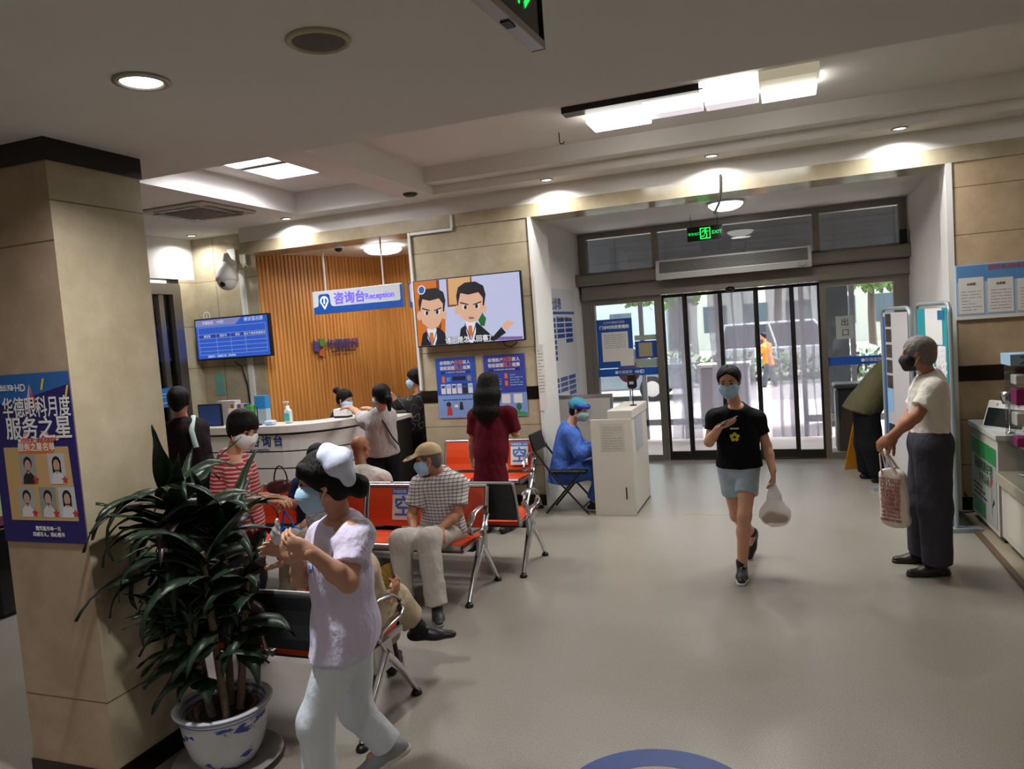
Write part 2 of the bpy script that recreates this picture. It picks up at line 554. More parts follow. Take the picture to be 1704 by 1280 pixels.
# screen pillar and the right hand stretch of the entrance wall
w = MB()
w.use(M_stone).box((-3.94, YW, 0), (-2.53, YW + 0.6, 3.13))
w.use(M_blackstone).box((-3.944, YW - 0.006, 1.18), (-2.526, YW + 0.2, 1.32)).box((-3.948, YW - 0.012, 0), (-2.526, YW + 0.2, 0.12))
w.use(M_plainwhite).box((-2.53, YW - 0.02, 0.0), (-2.495, YW + 0.25, 3.13)).box((-2.66, YW + 0.25, 0.0), (-2.5, YW + 0.6, 3.13))
struct(w.build('wall_entrance_left'))
w = MB()
w.use(M_stone_r).box((1.45, YW, 0), (XR + 0.2, YW + 0.3, 3.13))
w.use(M_blackstone).box((1.45, YW - 0.006, 1.18), (XR, YW + 0.1, 1.32)).box((1.45, YW - 0.012, 0), (XR, YW + 0.1, 0.12))
w.use(M_plainwhite).box((1.40, YW - 0.012, 0.0), (1.45, YW + 0.3, 3.13))
struct(w.build('wall_entrance_right'))
# vestibule sides and ceiling
w = MB()
w.box((-3.0, YW + 0.6, 0), (-2.66, YF + 0.25, 3.2))
struct(w.build('wall_vestibule_left', M_white))
struct(MB().box((1.44, YW + 0.3, 0), (1.9, YF + 0.25, 3.2)).build('wall_vestibule_right', M_white))
struct(MB().box((-3.2, YW + 0.42, 3.2), (1.9, YF + 0.25, 3.4)).build('ceiling_vestibule', M_white))

# left side: stone wall behind the queue screen, and the side wall with its glass door
w = MB()
w.use(M_stone).box((XL, 8.05, 0), (-6.34, 8.3, ZC))
w.use(M_blackstone).box((XL, 8.044, 1.08), (-6.34, 8.2, 1.2))
struct(w.build('wall_stone_left'))
w = MB()
w.use(M_white).box((XL - 0.2, 6.5, 2.92), (XL, 8.3, ZC))
w.use(M_stone).box((XL - 0.2, YB, 0), (XL, 6.5, ZC)).box((XL - 0.2, 7.76, 0), (XL, 8.3, 2.92))
struct(w.build('wall_left'))
d = MB()
d.use(M_steel).box((XL - 0.12, 7.62, 0), (XL + 0.02, 7.76, 2.86)).box((XL - 0.12, 6.5, 2.72), (XL + 0.02, 7.62, 2.86)).box((XL - 0.12, 6.5, 0), (XL + 0.02, 6.6, 2.72))
d.box((XL - 0.1, 7.42, 0.1), (XL - 0.02, 7.50, 2.72)).box((XL - 0.1, 6.6, 0), (XL - 0.02, 7.62, 0.1))
dg = d.build('door_2')
struct(dg)
g_ = MB().box((XL - 0.05, 6.6, 0.1), (XL - 0.04, 7.62, 2.72)).build('pane', M_glass, dg)
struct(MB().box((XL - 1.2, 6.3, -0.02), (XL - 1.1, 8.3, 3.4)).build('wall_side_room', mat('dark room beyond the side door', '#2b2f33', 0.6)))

struct(MB().box((XL - 0.2, YB - 0.2, 0), (XR + 0.2, YB, 2.88)).build('wall_back', M_stone))
struct(MB().box((XR, YB, 0), (XR + 0.2, YW, 3.45)).build('wall_right', M_stone_r))

# reception niche: ribbed timber on two sides, pale ceiling
PA, PB, PC_ = Vector((-6.34, 8.06, 0)), Vector((-5.55, 9.92, 0)), Vector((-3.2, 9.98, 0))
w = MB()
def ribbed(w, A, B, z0, z1, pitch=0.055, depth=0.018):
    d = (B - A); L = d.length; d.normalize(); n = Vector((d.y, -d.x, 0))
    k = int(L / pitch)
    vs = []; top = []
    pts = []
    for i in range(k):
        a = A + d * (i * L / k)
        w_ = L / k
        pts += [a, a + d * w_ * 0.18 + n * depth, a + d * w_ * 0.72 + n * depth, a + d * w_ * 0.9]
    pts.append(B)
    for i in range(len(pts) - 1):
        a, b = pts[i], pts[i + 1]
        w.quad((a.x, a.y, z0), (b.x, b.y, z0), (b.x, b.y, z1), (a.x, a.y, z1))
    a, b = A - n * 0.15, B - n * 0.15
    w.quad((A.x, A.y, z0), (a.x, a.y, z0), (a.x, a.y, z1), (A.x, A.y, z1))
    w.quad((a.x, a.y, z0), (b.x, b.y, z0), (b.x, b.y, z1), (a.x, a.y, z1))
ribbed(w, PA, PB, 0.0, 3.16)
struct(w.build('wall_timber_left', M_wood))
w = MB()
ribbed(w, PB, PC_, 0.0, 3.16)
struct(w.build('wall_timber_back', M_wood))
struct(MB().box((-6.6, 8.06, 3.16), (-3.2, 10.3, 3.3)).build('ceiling_niche', M_white))
struct(MB().box((-3.25, 8.33, 0), (-3.19, 10.3, 3.2)).build('wall_niche_right', M_white))
# ---------------------------------------------------------------- entrance front of steel and glass
f = MB().use(M_steel)
Y0, Y1 = YF - 0.05, YF + 0.09
f.box((-2.68, Y0, 0), (-2.55, Y1, 3.2)).box((1.36, Y0, 0), (1.46, Y1, 3.2))
f.box((-2.55, Y0, 3.12), (1.36, Y1, 3.2))
f.box((-1.64, Y0, 2.6), (-1.56, Y1, 3.12)).box((0.38, Y0, 2.6), (0.46, Y1, 3.12))
f.box((-2.55, Y0, 2.28), (1.36, Y1, 2.66))
fo = struct(f.build('trim_3'))
hb = MB().bev((-2.84, YF - 0.30, 2.47), (1.62, YF - 0.05, 2.63), 0.02)
struct(hb.build('trim_4', M_steel_h))
struct(MB().box((-2.62, YF - 0.16, 2.28), (1.5, YF - 0.05, 2.46)).build('trim_5', M_steel_h))
for i, (a, b) in enumerate(((-2.55, -1.64), (-1.56, 0.38), (0.46, 1.36))):
    g = struct(MB().box((a, YF + 0.01, 2.66), (b, YF + 0.022, 3.12)).build('window_%d' % (i + 1), M_glass))
M_bluefilm = mat('blue window band', '#1b53ad', 0.4)
# fixed side lights with their blue bands
for i, (a, b) in enumerate(((-2.55, -1.56), (0.43, 1.36))):
    fr = MB().use(M_steel)
    fr.box((a, YF - 0.04, 0), (a + 0.07, YF + 0.06, 2.28)).box((b - 0.09, YF - 0.04, 0), (b, YF + 0.06, 2.28)).box((a + 0.07, YF - 0.04, 0), (b - 0.09, YF + 0.06, 0.09)).box((a + 0.07, YF - 0.04, 2.2), (b - 0.09, YF + 0.06, 2.28))
    r = struct(fr.build('window_%d' % (i + 4)))
    MB().box((a + 0.07, YF, 0.09), (b - 0.09, YF + 0.012, 2.2)).build('pane', M_glass, r)
    bd = MB().box((a + 0.07, YF - 0.006, 1.2), (b - 0.09, YF - 0.001, 1.305)).build('blue_band', M_bluefilm, r)
    S = Sheet((a + 0.07, YF - 0.007, 1.2), (1, 0, 0), (0, 0, 1))
    l = MB(); S.disc(l, 0.25 if i == 0 else 0.4, 0.053, 0.022, 0.001); S.disc(l, 0.5 if i == 0 else 0.66, 0.053, 0.001, 0.001)
    l.build('emblem', M_whiteprint, r)
    S.text('华德医院', 0.05, 0.37 if i == 0 else 0.52, 0.05, 0.001, M_whiteprint, r)
    S.text('+HD', 0.065, 0.57 if i == 0 else 0.7, 0.05, 0.001, M_whiteprint, r, bold=0.002)
# four sliding leaves
M_doorframe = mat('dark door stile', '#2e2c2b', 0.35, metal=0.6)
xs = [-1.55, -1.25, -0.79, -0.34, 0.10, 0.43]
for i in range(5):
    a, b = xs[i], xs[i + 1]
    yy = YF + (0.0 if i % 2 == 0 else 0.05)
    fr = MB()
    t = 0.028
    fr.box((a - 0.005, yy - 0.02, 0.02), (a + t, yy + 0.02, 2.27)).box((b - t, yy - 0.02, 0.02), (b + 0.005, yy + 0.02, 2.27))
    fr.box((a + t, yy - 0.02, 0.02), (b - t, yy + 0.02, 0.13)).box((a + t, yy - 0.02, 2.23), (b - t, yy + 0.02, 2.27))
    r = struct(fr.build('door_%d' % (i + 3), M_doorframe))
    MB().box((a + t, yy - 0.004, 0.13), (b - t, yy + 0.004, 2.23)).build('pane', M_glass, r)
struct(MB().box((-2.68, YF - 0.08, 0.0), (1.46, YF + 0.12, 0.018)).build('trim_6', M_chrome))

# air curtain on the header
t = thing('air_curtain', 'long white air curtain with a ribbed intake above the sliding doors', 'air curtain')
b = MB().prism([(-1.53, YF - 0.30, 2.45), (-1.53, YF - 0.50, 2.45), (-1.53, YF - 0.52, 2.52), (-1.53, YF - 0.47, 2.70), (-1.53, YF - 0.30, 2.70)], 1.87, (1, 0, 0))
part(b, 'casing', mat('air curtain casing', '#a5a39c', 0.4), t)
g = MB()
for i in range(13):
    z = 2.535 + i * 0.0115
    y = YF - 0.52 + (z - 2.52) * 0.05 / 0.18
    g.box((-1.48, y - 0.008, z), (0.30, y + 0.004, z + 0.0055))
part(g, 'intake_grille', mat('grille', '#4a4945', 0.5), t)
part(MB().box((-1.45, YF - 0.47, 2.444), (0.26, YF - 0.40, 2.452)), 'outlet', M_darkgrey, t)
part(MB().box((0.18, YF - 0.526, 2.47), (0.27, YF - 0.512, 2.5)), 'name_plate', M_grey, t)
settle(t, (-0.6, YF - 0.3, 2.45))
# motion sensor
tag(settle(MB().ball((-0.64, YF - 0.19, 2.27), (0.06, 0.05, 0.035)).build('motion_sensor', M_black), (-0.64, YF - 0.19, 2.27)), 'small black motion sensor under the header of the sliding doors', 'sensor')
# small black box at the header's right end
tag(settle(MB().bev((1.33, YF - 0.27, 2.632), (1.41, YF - 0.19, 2.8), 0.01).build('door_controller', M_black), (1.37, YF - 0.23, 2.632)), 'small black box standing on the right end of the steel header', 'controller')

# posters and notices on the left side light
t = thing('clinic_hours_poster', 'blue poster with a white text panel on the left glass beside the sliding doors', 'poster')
S = Sheet((-2.475, YF - 0.012, 1.32), (1, 0, 0), (0, 0, 1))
part(S.slab(MB(), 0, 0, 0.50, 0.68, 0, 0.002), 'sheet', M_blue, t)
a = MB(); S.slab(a, 0.065, 0.09, 0.435, 0.50, 0.002, 0.003); S.slab(a, 0.31, 0.02, 0.5, 0.26, 0.003, 0.004); part(a, 'text_panel', M_paper, t)
S.text('北京华德眼科医院', 0.038, 0.25, 0.63, 0.003, M_whiteprint, t)
S.text('门诊时间变更通知', 0.052, 0.25, 0.565, 0.003, M_whiteprint, t, bold=0.0025)
part(S.lines(MB(), 0.10, 0.28, 0.40, 0.48, 7, 0.0036, 3, 0.25), 'fine_print', M_grey, t)
settle(t, (-2.2, YF - 0.012, 1.32))
t = thing('square_notice', 'blue bordered square notice on the left glass next to the hours poster', 'notice')
S = Sheet((-1.95, YF - 0.012, 1.31), (1, 0, 0), (0, 0, 1))
part(S.slab(MB(), 0, 0.12, 0.30, 0.36, 0, 0.002), 'sheet', M_deepblue, t)
part(S.slab(MB(), 0.05, 0.145, 0.235, 0.335, 0.002, 0.003), 'centre_card', mat('sand card', '#9b9478', 0.7), t)
part(S.slab(MB(), 0.0, 0.0, 0.30, 0.11, 0, 0.002), 'backing_strip', mat('pale green strip', '#98a596', 0.7), t); part(S.slab(MB(), 0.0, 0.37, 0.30, 0.44, 0, 0.002), 'backing_strip', mat('pale green strip', '#98a596', 0.7), t)
settle(t, (-1.8, YF - 0.012, 1.31))
t = thing('way_out_sign', 'grey paper sign with two big characters on the right side glass', 'sign')
S = Sheet((0.605, YF - 0.012, 1.53), (1, 0, 0), (0, 0, 1))
part(S.slab(MB(), 0, 0, 0.205, 0.29, 0, 0.002), 'sheet', mat('grey paper', '#a3a7a4', 0.7), t)
S.text('出', 0.10, 0.105, 0.205, 0.003, M_ink, t); S.text('口', 0.10, 0.108, 0.075, 0.003, M_ink, t)
settle(t, (0.7, YF - 0.012, 1.53))

# hanging emergency exit sign in the vestibule
M_exitboard = mat('dark green sign face', '#05140c', 0.2)
M_exitglow = emis('green sign glow', '#19d64a', 1.4)
def running_man(S, mb, u, v, s, d):
    S.disc(mb, u + 0.06 * s, v + 0.36 * s, 0.075 * s, d)
    for pts in ([(-.05, .28), (.05, .30), (.08, .02), (-.06, .0)], [(-.05, .28), (-.2, .2), (-.28, .06), (-.22, .03), (-.13, .14), (-.03, .2)],
                [(.05, .29), (.14, .14), (.27, .16), (.27, .09), (.1, .07), (.04, .16)], [(-.06, .02), (.02, .0), (-.12, -.2), (-.34, -.22), (-.34, -.29), (-.06, -.27)],
                [(0, .03), (.09, .03), (.18, -.14), (.12, -.38), (.03, -.36), (.09, -.15)]):
        S.poly(mb, [(u + a * s, v + b * s) for a, b in pts], d)
t = thing('exit_sign', 'green lit running man exit sign hung over the sliding doors', 'exit sign')
S = Sheet((-1.075, 9.55, 2.865), (1, 0.0, 0), (0, 0, 1))
part(S.slab(MB(), 0, 0, 0.42, 0.175, -0.02, 0.0), 'sign_board', M_exitboard, t)
a = MB(); S.rect(a, 0.16, 0.02, 0.275, 0.034, 0.001); S.rect(a, 0.16, 0.145, 0.275, 0.157, 0.001); S.rect(a, 0.152, 0.02, 0.165, 0.157, 0.001); S.rect(a, 0.265, 0.02, 0.277, 0.157, 0.001)
running_man(S, a, 0.215, 0.092, 0.15, 0.001)
part(a, 'running_figure', M_exitglow, t)
S.text('EXIT', 0.058, 0.352, 0.09, 0.001, M_exitglow, t); S.text('安全出口', 0.037, 0.083, 0.088, 0.001, M_exitglow, t)
part(MB().tube([(-1.03, 9.56, 3.04), (-1.03, 9.56, 3.2)], 0.003, 6), 'hanger', M_black, t); part(MB().tube([(-0.71, 9.56, 3.04), (-0.71, 9.56, 3.2)], 0.003, 6), 'hanger', M_black, t)
settle(t, (-0.865, 9.55, 2.865))
tag(settle(MB().tube([(-0.52, 7.705, 3.30), (-0.525, 7.70, 3.15), (-0.55, 7.70, 3.02), (-0.60, 7.70, 2.93)], 0.012, 8).build('hanging_cable', M_black), (-0.52, 7.7, 3.3)), 'short black cable hanging from the stone lintel before the entrance', 'cable')

# ---------------------------------------------------------------- outdoors: porch, second glazed front, street
M_pave = mat('pale paving', '#c2b5b0', 0.8, var=0.08, vscale=3)
M_road = mat('asphalt', '#918a8a', 0.9, var=0.1, vscale=8)
struct(MB().box((-14, YF + 0.12, -0.2), (14, 17.5, -0.005)).build('pavement', M_pave))
struct(MB().box((-40, 17.5, -0.3), (40, 34, -0.08)).build('road', M_road))
struct(MB().box((-40, 34, -0.3), (40, 60, 0.0)).build('ground', mat('far kerb ground', '#8f9484', 0.9)))
M_clad = mat('grey stone cladding', '#565b60', 0.5, var=0.08, vscale=4)
pc = MB().use(M_clad)
pc.box((-5, 13.4, 2.72), (6, 13.8, 4.2))
pc.use(mat('cladding joint', '#4e5256', 0.6))
for x in np.arange(-4.6, 6, 0.9): pc.box((x, 13.394, 2.72), (x + 0.012, 13.399, 4.2))
for z in (3.02, 3.35, 3.7): pc.box((-5, 13.394, z), (6, 13.399, z + 0.012))
struct(pc.build('beam_porch'))
struct(MB().box((-5, YF + 0.25, 4.0), (6, 13.6, 4.2)).build('ceiling_porch', M_white))
struct(MB().box((-5, YF + 0.12, 3.2), (6, YF + 0.3, 4.2)).build('wall_front_upper', M_white))
struct(MB().box((-5, YF + 0.1, -0.01), (-2.68, YF + 0.3, 4.1)).box((1.5, YF + 0.1, -0.01), (6, YF + 0.3, 4.1)).build('wall_front', M_clad))
pc = MB()
for x in (-4.4, 0.75, 4.6): pc.box((x - 0.22, 13.3, -0.01), (x + 0.22, 13.75, 2.72))
struct(pc.build('pillar_porch', M_clad))
# outer glazed screen
M_paleframe = mat('pale frame', '#a9a7ad', 0.4, metal=0.3)
sc_ = MB()
YO = 12.3
for x in (-3.3, -2.2, -1.55, -1.0, -0.4, 0.25, 0.95, 1.7): sc_.box((x - 0.035, YO - 0.03, 0), (x + 0.035, YO + 0.03, 2.6))
sc_.box((-3.3, YO - 0.03, 0.22), (-0.4, YO + 0.03, 0.32)).box((0.25, YO - 0.03, 0.22), (1.7, YO + 0.03, 0.32)).box((-3.3, YO - 0.04, 2.42), (1.7, YO + 0.04, 2.62))
so = struct(sc_.build('window_6', M_paleframe))
MB().box((-3.26, YO - 0.004, 0.32), (-0.43, YO + 0.004, 2.42)).box((0.28, YO - 0.004, 0.32), (1.66, YO + 0.004, 2.42)).build('pane', M_glass, so)
# strip curtain just outside the doors: strips differ in width and hang
rnd = random.Random(4)
x = -1.52; k = 0
cur = None
while x < 0.40:
    w_ = rnd.uniform(0.14, 0.2)
    y = YF + 0.30 + (k % 2) * 0.02
    pts = []
    m_ = MB(); n = 8; dx = rnd.uniform(-0.03, 0.03)
    for j in range(n + 1):
        z = 2.3 - j * 2.05 / n
        o_ = dx * (j / n) ** 2 + 0.012 * math.sin(j * 1.3 + k)
        pts.append((x + o_, z))
    vs = []; fs = []
    for (a, z) in pts: vs += [(a, y, z), (a + w_, y + 0.012, z)]
    for j in range(n): fs.append((2 * j, 2 * j + 1, 2 * j + 3, 2 * j + 2))
    m_.add(vs, fs, True)
    o = m_.build('curtain_strip', M_strip)
    sm = o.modifiers.new('thick', 'SOLIDIFY'); sm.thickness = 0.003
    settle(o, (x + w_ / 2, y, 2.3))
    tag(o, 'milky plastic curtain strip behind the sliding doors, %s from the left' % ORD[k], 'curtain strip', 'plastic curtain strips behind the doors')
    x += w_ * (0.8 if k not in (2, 6) else 2.0); k += 1
# ---------------------------------------------------------------- lamps and fittings on the ceilings
M_lens = emis('warm white lamp glass', '#fffaf4', 9.0)
M_ring = mat('lamp ring', '#a9a49c', 0.35, metal=0.6)
def area_light(name, parent, loc, size, watts, color=(1, 0.985, 0.97), spread=150, shape='DISK', size_y=None, rot=(0, 0, 0)):
    l = bpy.data.lights.new(name, 'AREA')
    l.shape = shape; l.size = size
    if size_y: l.size_y = size_y
    l.energy = watts * LAMP; l.color = color; l.spread = math.radians(spread)
    o = bpy.data.objects.new(name, l); COL.objects.link(o)
    o.parent = parent; o.location = loc; o.rotation_euler = rot
    return o
def downlight(x, y, z, label, r=0.065, watts=9, group='recessed downlights'):
    t = thing('downlight', label, 'ceiling lamp', (x, y, z), 0, group)
    part(MB().lathe([(r * 1.35, 0), (r * 1.38, -0.006), (r * 1.1, -0.012), (r, -0.004), (r * 0.98, 0.0)], n=28), 'ring', M_ring, t)
    part(MB().lathe([(0.0, -0.006), (r * 0.7, -0.006), (r, -0.003)], n=28), 'lamp_glass', M_lens, t)
    area_light('lamp_light', t, (0, 0, -0.02), r * 2, watts)
    return t
downlight(-2.05, 2.09, 2.88, 'large bright downlight in the low soffit above the potted plant, the lamp nearest the pillar', 0.068, 24)
downlight(-2.22, 7.5, 3.45, 'downlight over the wall screen, leftmost of the row above the entrance', 0.05)
downlight(-0.58, 7.5, 3.45, 'downlight over the hanging cable, middle of the row above the entrance', 0.05)
downlight(1.02, 7.5, 3.45, 'downlight over the right stone wall, rightmost of the row above the entrance', 0.05)
downlight(-5.45, 7.55, 3.45, 'downlight over the reception opening beside the ceiling cassette', 0.05)
downlight(-7.05, 7.75, 3.45, 'small downlight over the dome camera by the side door', 0.05)
# unseen downlights added behind the viewer as fill light for the hall
for i, (x, y) in enumerate(((1.6, 0.4), (-4.2, 0.2), (-1.2, -1.2), (1.2, -2.2), (-3.6, -2.4))):
    downlight(x, y, 2.88, 'unseen fill downlight added in the low soffit over the rear of the hall', 0.068, 9, 'added fill downlights over the rear hall')

t = thing('ceiling_speaker', 'round grey loudspeaker with a cream rim in the low soffit', 'speaker', (-1.335, 2.1, 2.88))
part(MB().lathe([(0.1, 0), (0.102, -0.006), (0.088, -0.014), (0.082, -0.006), (0.08, 0)], n=36), 'rim', mat('cream rim', '#b8ac90', 0.5), t)
part(MB().lathe([(0.0, -0.014), (0.05, -0.012), (0.083, -0.005)], n=36), 'cone_grille', mat('speaker cloth', '#6d675e', 0.8, bump=0.5, bscale=220), t)

# hanging direction sign close to the camera: dark glass board in an aluminium frame
t = thing('hanging_exit_sign', 'dark hanging sign with green glowing symbols at the top of the picture', 'exit sign')
SA, SB = Vector((-0.550, 1.86, 0)), Vector((-0.571, 1.50, 0))
d = (SB - SA).normalized()
S = Sheet((SB.x, SB.y, 2.62), -d, (0, 0, 1))
L = (SA - SB).length
part(S.slab(MB(), 0, 0.018, L, 0.22, -0.012, 0.012), 'sign_board', mat('dark sign glass', '#0b0f0d', 0.12), t)
part(S.slab(MB(), -0.004, 0.0, L + 0.004, 0.02, -0.018, 0.018), 'bottom_rail', M_alu, t)
b_ = MB(); S.slab(b_, L / 2 - 0.03, -0.004, L / 2 + 0.01, 0.0, -0.01, 0.012); part(b_, 'switch', M_black, t)
part(S.slab(MB(), -0.008, 0.0, 0.0, 0.22, -0.018, 0.018), 'end_cap', M_black, t)
part(S.slab(MB(), L, 0.0, L + 0.006, 0.22, -0.018, 0.018), 'end_cap', M_black, t)
b_ = MB(); running_man(S, b_, 0.115, 0.12, 0.17, 0.0135); part(b_, 'running_figure', M_exitglow, t)
b_ = MB()
for pts in ([(.375, .135), (.35, .16), (.30, .16), (.30, .14), (.35, .14), (.365, .125)], [(.36, .13), (.30, .075), (.305, .06), (.38, .115), (.395, .135)], [(.255, .06), (.268, .06), (.268, .2), (.255, .2)], [(.22, .13), (.232, .125), (.215, .18), (.205, .18)], [(.222, .1), (.232, .1), (.232, .115), (.222, .115)]):
    b_.poly([S.p(u * L / 0.432, v, 0.0135) for u, v in pts])
part(b_, 'arrow', M_exitglow, t)
part(MB().tube([S.p(L * 0.2, 0.22, 0), S.p(L * 0.2, 0.26, 0)], 0.008, 8), 'hanger', M_alu, t)
part(MB().tube([S.p(L * 0.8, 0.22, 0), S.p(L * 0.8, 0.26, 0)], 0.008, 8), 'hanger', M_alu, t)
settle(t, (SA.x, (SA.y + SB.y) / 2, 2.62))

# flat panel lights in the left bay
M_panel = emis('panel lamp glass', '#fbf8ff', 6.5)
for (y0, y1, lab) in ((5.56, 6.08, 'flat square panel light partly hidden by the low soffit, nearer of the pair'), (6.14, 6.7, 'flat square panel light in the left ceiling bay, farther of the pair')):
    t = thing('panel_light', lab, 'ceiling lamp', (-4.62, (y0 + y1) / 2, 3.70), 0, 'square panel lights')
    h = (y1 - y0) / 2
    part(MB().box((-0.28, -h, -0.018), (-0.26, h, 0)).box((0.26, -h, -0.018), (0.28, h, 0)).box((-0.26, -h, -0.018), (0.26, -h + 0.02, 0)).box((-0.26, h - 0.02, -0.018), (0.26, h, 0)), 'frame', M_alu, t)
    part(MB().quad((-0.26, -h + 0.02, -0.01), (-0.26, h - 0.02, -0.01), (0.26, h - 0.02, -0.01), (0.26, -h + 0.02, -0.01)), 'lamp_glass', M_panel, t)
    area_light('lamp_light', t, (0, 0, -0.03), 0.5, 26, (1, 0.98, 1.0), 160, 'SQUARE')

# stepped acrylic lamp in the right bay
t = thing('acrylic_ceiling_lamp', 'long stepped ceiling lamp of frosted acrylic boxes on a black strip', 'ceiling lamp')
M_acb = emis('bright acrylic box', '#fffaf2', 5.0)
M_acd = mat('frosted acrylic box', '#e6e2da', 0.3, emit=0.55, ecol='#e9e2f2')
zt = 3.70
part(MB().box((-1.62, 6.02, zt - 0.05), (-0.5, 6.16, zt)), 'mounting_strip', M_black, t)
def acbox(x0, x1, y0, y1, z0, z1, m, name='diffuser_box'):
    b = MB(); r = 0.03
    b.prism([(x0, y0, z1), (x0, y0, z0 + r), (x0, y0 + r * 0.6, z0), (x0, y1 - r, z0), (x0, y1, z0 + r), (x0, y1, z1)], x1 - x0, (1, 0, 0))
    part(b, name, m, t)
acbox(-1.46, -0.98, 6.18, 6.56, zt - 0.11, zt, M_acb)
acbox(-0.975, -0.545, 6.1, 6.34, zt - 0.07, zt, M_acb)
acbox(-0.965, -0.545, 6.34, 6.54, zt - 0.085, zt, M_acd)
acbox(-0.53, -0.115, 6.02, 6.33, zt - 0.07, zt, M_acb)
acbox(-0.52, -0.115, 6.33, 6.55, zt - 0.09, zt, M_acd)
acbox(-0.10, 0.32, 6.0, 6.24, zt - 0.07, zt, mat('cream acrylic box', '#d9d3bd', 0.4, emit=0.25, ecol='#e8dfc0'))
acbox(-0.09, 0.31, 6.24, 6.55, zt - 0.10, zt, M_acb)
area_light('lamp_light', t, (-0.58, 6.4, zt - 0.22), 1.8, 55, (1, 0.97, 0.93), 170, 'RECTANGLE', 0.5)
settle(t, (-0.6, 6.35, zt))
b_ = MB().tube([(-1.85, 6.75, 3.7), (-1.85, 6.75, 3.62), (-1.84, 6.74, 3.595), (-1.815, 6.74, 3.592), (-1.80, 6.74, 3.61)], 0.005, 6)
tag(settle(b_.build('ceiling_hook', M_black), (-1.85, 6.75, 3.7)), 'tiny bent wire hook hanging from the right ceiling bay', 'hook')

# air conditioning cassette
t = thing('ceiling_cassette', 'square air conditioning cassette with four slots in the left ceiling', 'air conditioner', (-5.78, 6.5, 3.45))
part(MB().bev((-0.42, -0.42, -0.03), (0.42, 0.42, 0), 0.03), 'panel', mat('cassette plastic', '#b1aa9c', 0.5), t)
for k in range(4):
    m_ = MB(); R_ = Matrix.Rotation(k * math.pi / 2, 4, 'Z'); m_.M = R_
    m_.box((-0.27, 0.285, -0.036), (0.27, 0.36, -0.028))
    part(m_, 'air_slot', M_black, t)
m_ = MB()
m_.box((-0.24, -0.24, -0.036), (0.24, 0.24, -0.028))
gr = part(m_, 'intake_grille', mat('cassette grille', '#6d675d', 0.6), t)
m_ = MB()
for i in range(15): m_.box((-0.23, -0.226 + i * 0.031, -0.041), (0.23, -0.214 + i * 0.031, -0.035))
part(m_, 'slats', mat('cassette slat', '#8a8377', 0.6), gr)
for (x, y, lab) in ((-6.15, 5.55, 'round flat air vent in the ceiling beside the cassette'), (-3.63, 7.2, 'small dark round smoke sensor under the ceiling beam')):
    nm = 'ceiling_vent' if 'vent' in lab else 'smoke_sensor'
    tag(settle(MB().lathe([(0.075, 0), (0.078, -0.012), (0.05, -0.03), (0, -0.032)], (x, y, 3.45), 24).build(nm, M_white if nm == 'ceiling_vent' else M_darkgrey), (x, y, 3.45)), lab, 'vent' if nm == 'ceiling_vent' else 'sensor')

# dome lamps
M_dome = emis('opal dome glass', '#fffdf4', 3.2)
t = thing('dome_lamp', 'round opal dome lamp on the vestibule ceiling', 'ceiling lamp', (-0.56, 8.85, 3.2), 0)
part(MB().lathe([(0.21, 0), (0.21, -0.02), (0.19, -0.025)], n=36), 'base_ring', M_alu, t)
part(MB().lathe([(0.19, -0.02), (0.185, -0.045), (0.15, -0.075), (0.09, -0.095), (0, -0.1)], n=36), 'glass_dome', M_dome, t)
area_light('lamp_light', t, (0, 0, -0.12), 0.3, 14, (1, 0.98, 0.95), 170)
t = thing('niche_lamp', 'flat faceted lamp glowing on the reception niche ceiling', 'ceiling lamp', (-4.87, 8.75, 3.16), 0)
part(MB().lathe([(0.2, 0), (0.24, -0.03), (0.245, -0.05), (0.2, -0.085), (0.12, -0.1), (0, -0.1)], n=10, smooth=False), 'glass_dome', emis('niche lamp glass', '#fffdf6', 7.0), t)
part(MB().lathe([(0.16, 0), (0.2, -0.002)], n=24), 'base_ring', M_alu, t)
area_light('lamp_light', t, (0, 0, -0.12), 0.36, 16, (1, 0.96, 0.9), 170)
t = thing('ceiling_camera', 'small dark dome camera on the reception niche ceiling', 'camera', (-5.14, 8.12, 3.16))
part(MB().lathe([(0.065, 0), (0.065, -0.04), (0.05, -0.05)], n=24), 'housing', M_plainwhite, t)
part(MB().lathe([(0.05, -0.045), (0.04, -0.08), (0, -0.095)], n=24), 'dark_dome', M_black, t)

# ---------------------------------------------------------------- reception signs under the niche ceiling
M_signlit = mat('sign face', '#c6cbd0', 0.4)
M_purpleglow = emis('violet sign glow', '#5a46ff', 1.6)
M_whiteglow = emis('white sign glow', '#eef4ff', 2.2)
t = thing('reception_sign', 'hanging white and blue reception sign with glowing violet letters', 'sign')
S = Sheet((-5.50, 8.0, 2.315), (1, 0, 0), (0, 0, 1))
SW, SH = 1.26, 0.285
part(S.slab(MB(), 0, 0, SW, SH, -0.06, 0.0), 'sign_box', M_signlit, t, 0.008)
b_ = MB()
b_.prism([S.p(u, v, 0.0) for u, v in ((0.012, 0.004), (SW - 0.004, 0.004), (SW - 0.004, 0.27), (SW - 0.03, 0.27), (SW - 0.03, 0.1), (SW - 0.05, 0.085), (0.30, 0.085), (0.265, 0.10), (0.255, 0.13), (0.25, 0.225), (0.23, 0.245), (0.11, 0.245), (0.09, 0.225), (0.085, 0.125), (0.07, 0.095), (0.012, 0.085))], 0.003, S.n)
part(b_, 'blue_face', M_blue, t)
b_ = MB()
pin = [(0.17 + 0.058 * math.cos(a), 0.16 + 0.058 * math.sin(a)) for a in np.linspace(-0.7, math.pi + 0.7, 22)] + [(0.17, 0.055)]
pin2 = [(0.17 + 0.042 * math.cos(a), 0.16 + 0.042 * math.sin(a)) for a in np.linspace(-0.7, math.pi + 0.7, 22)] + [(0.17, 0.085)]
n_ = len(pin)
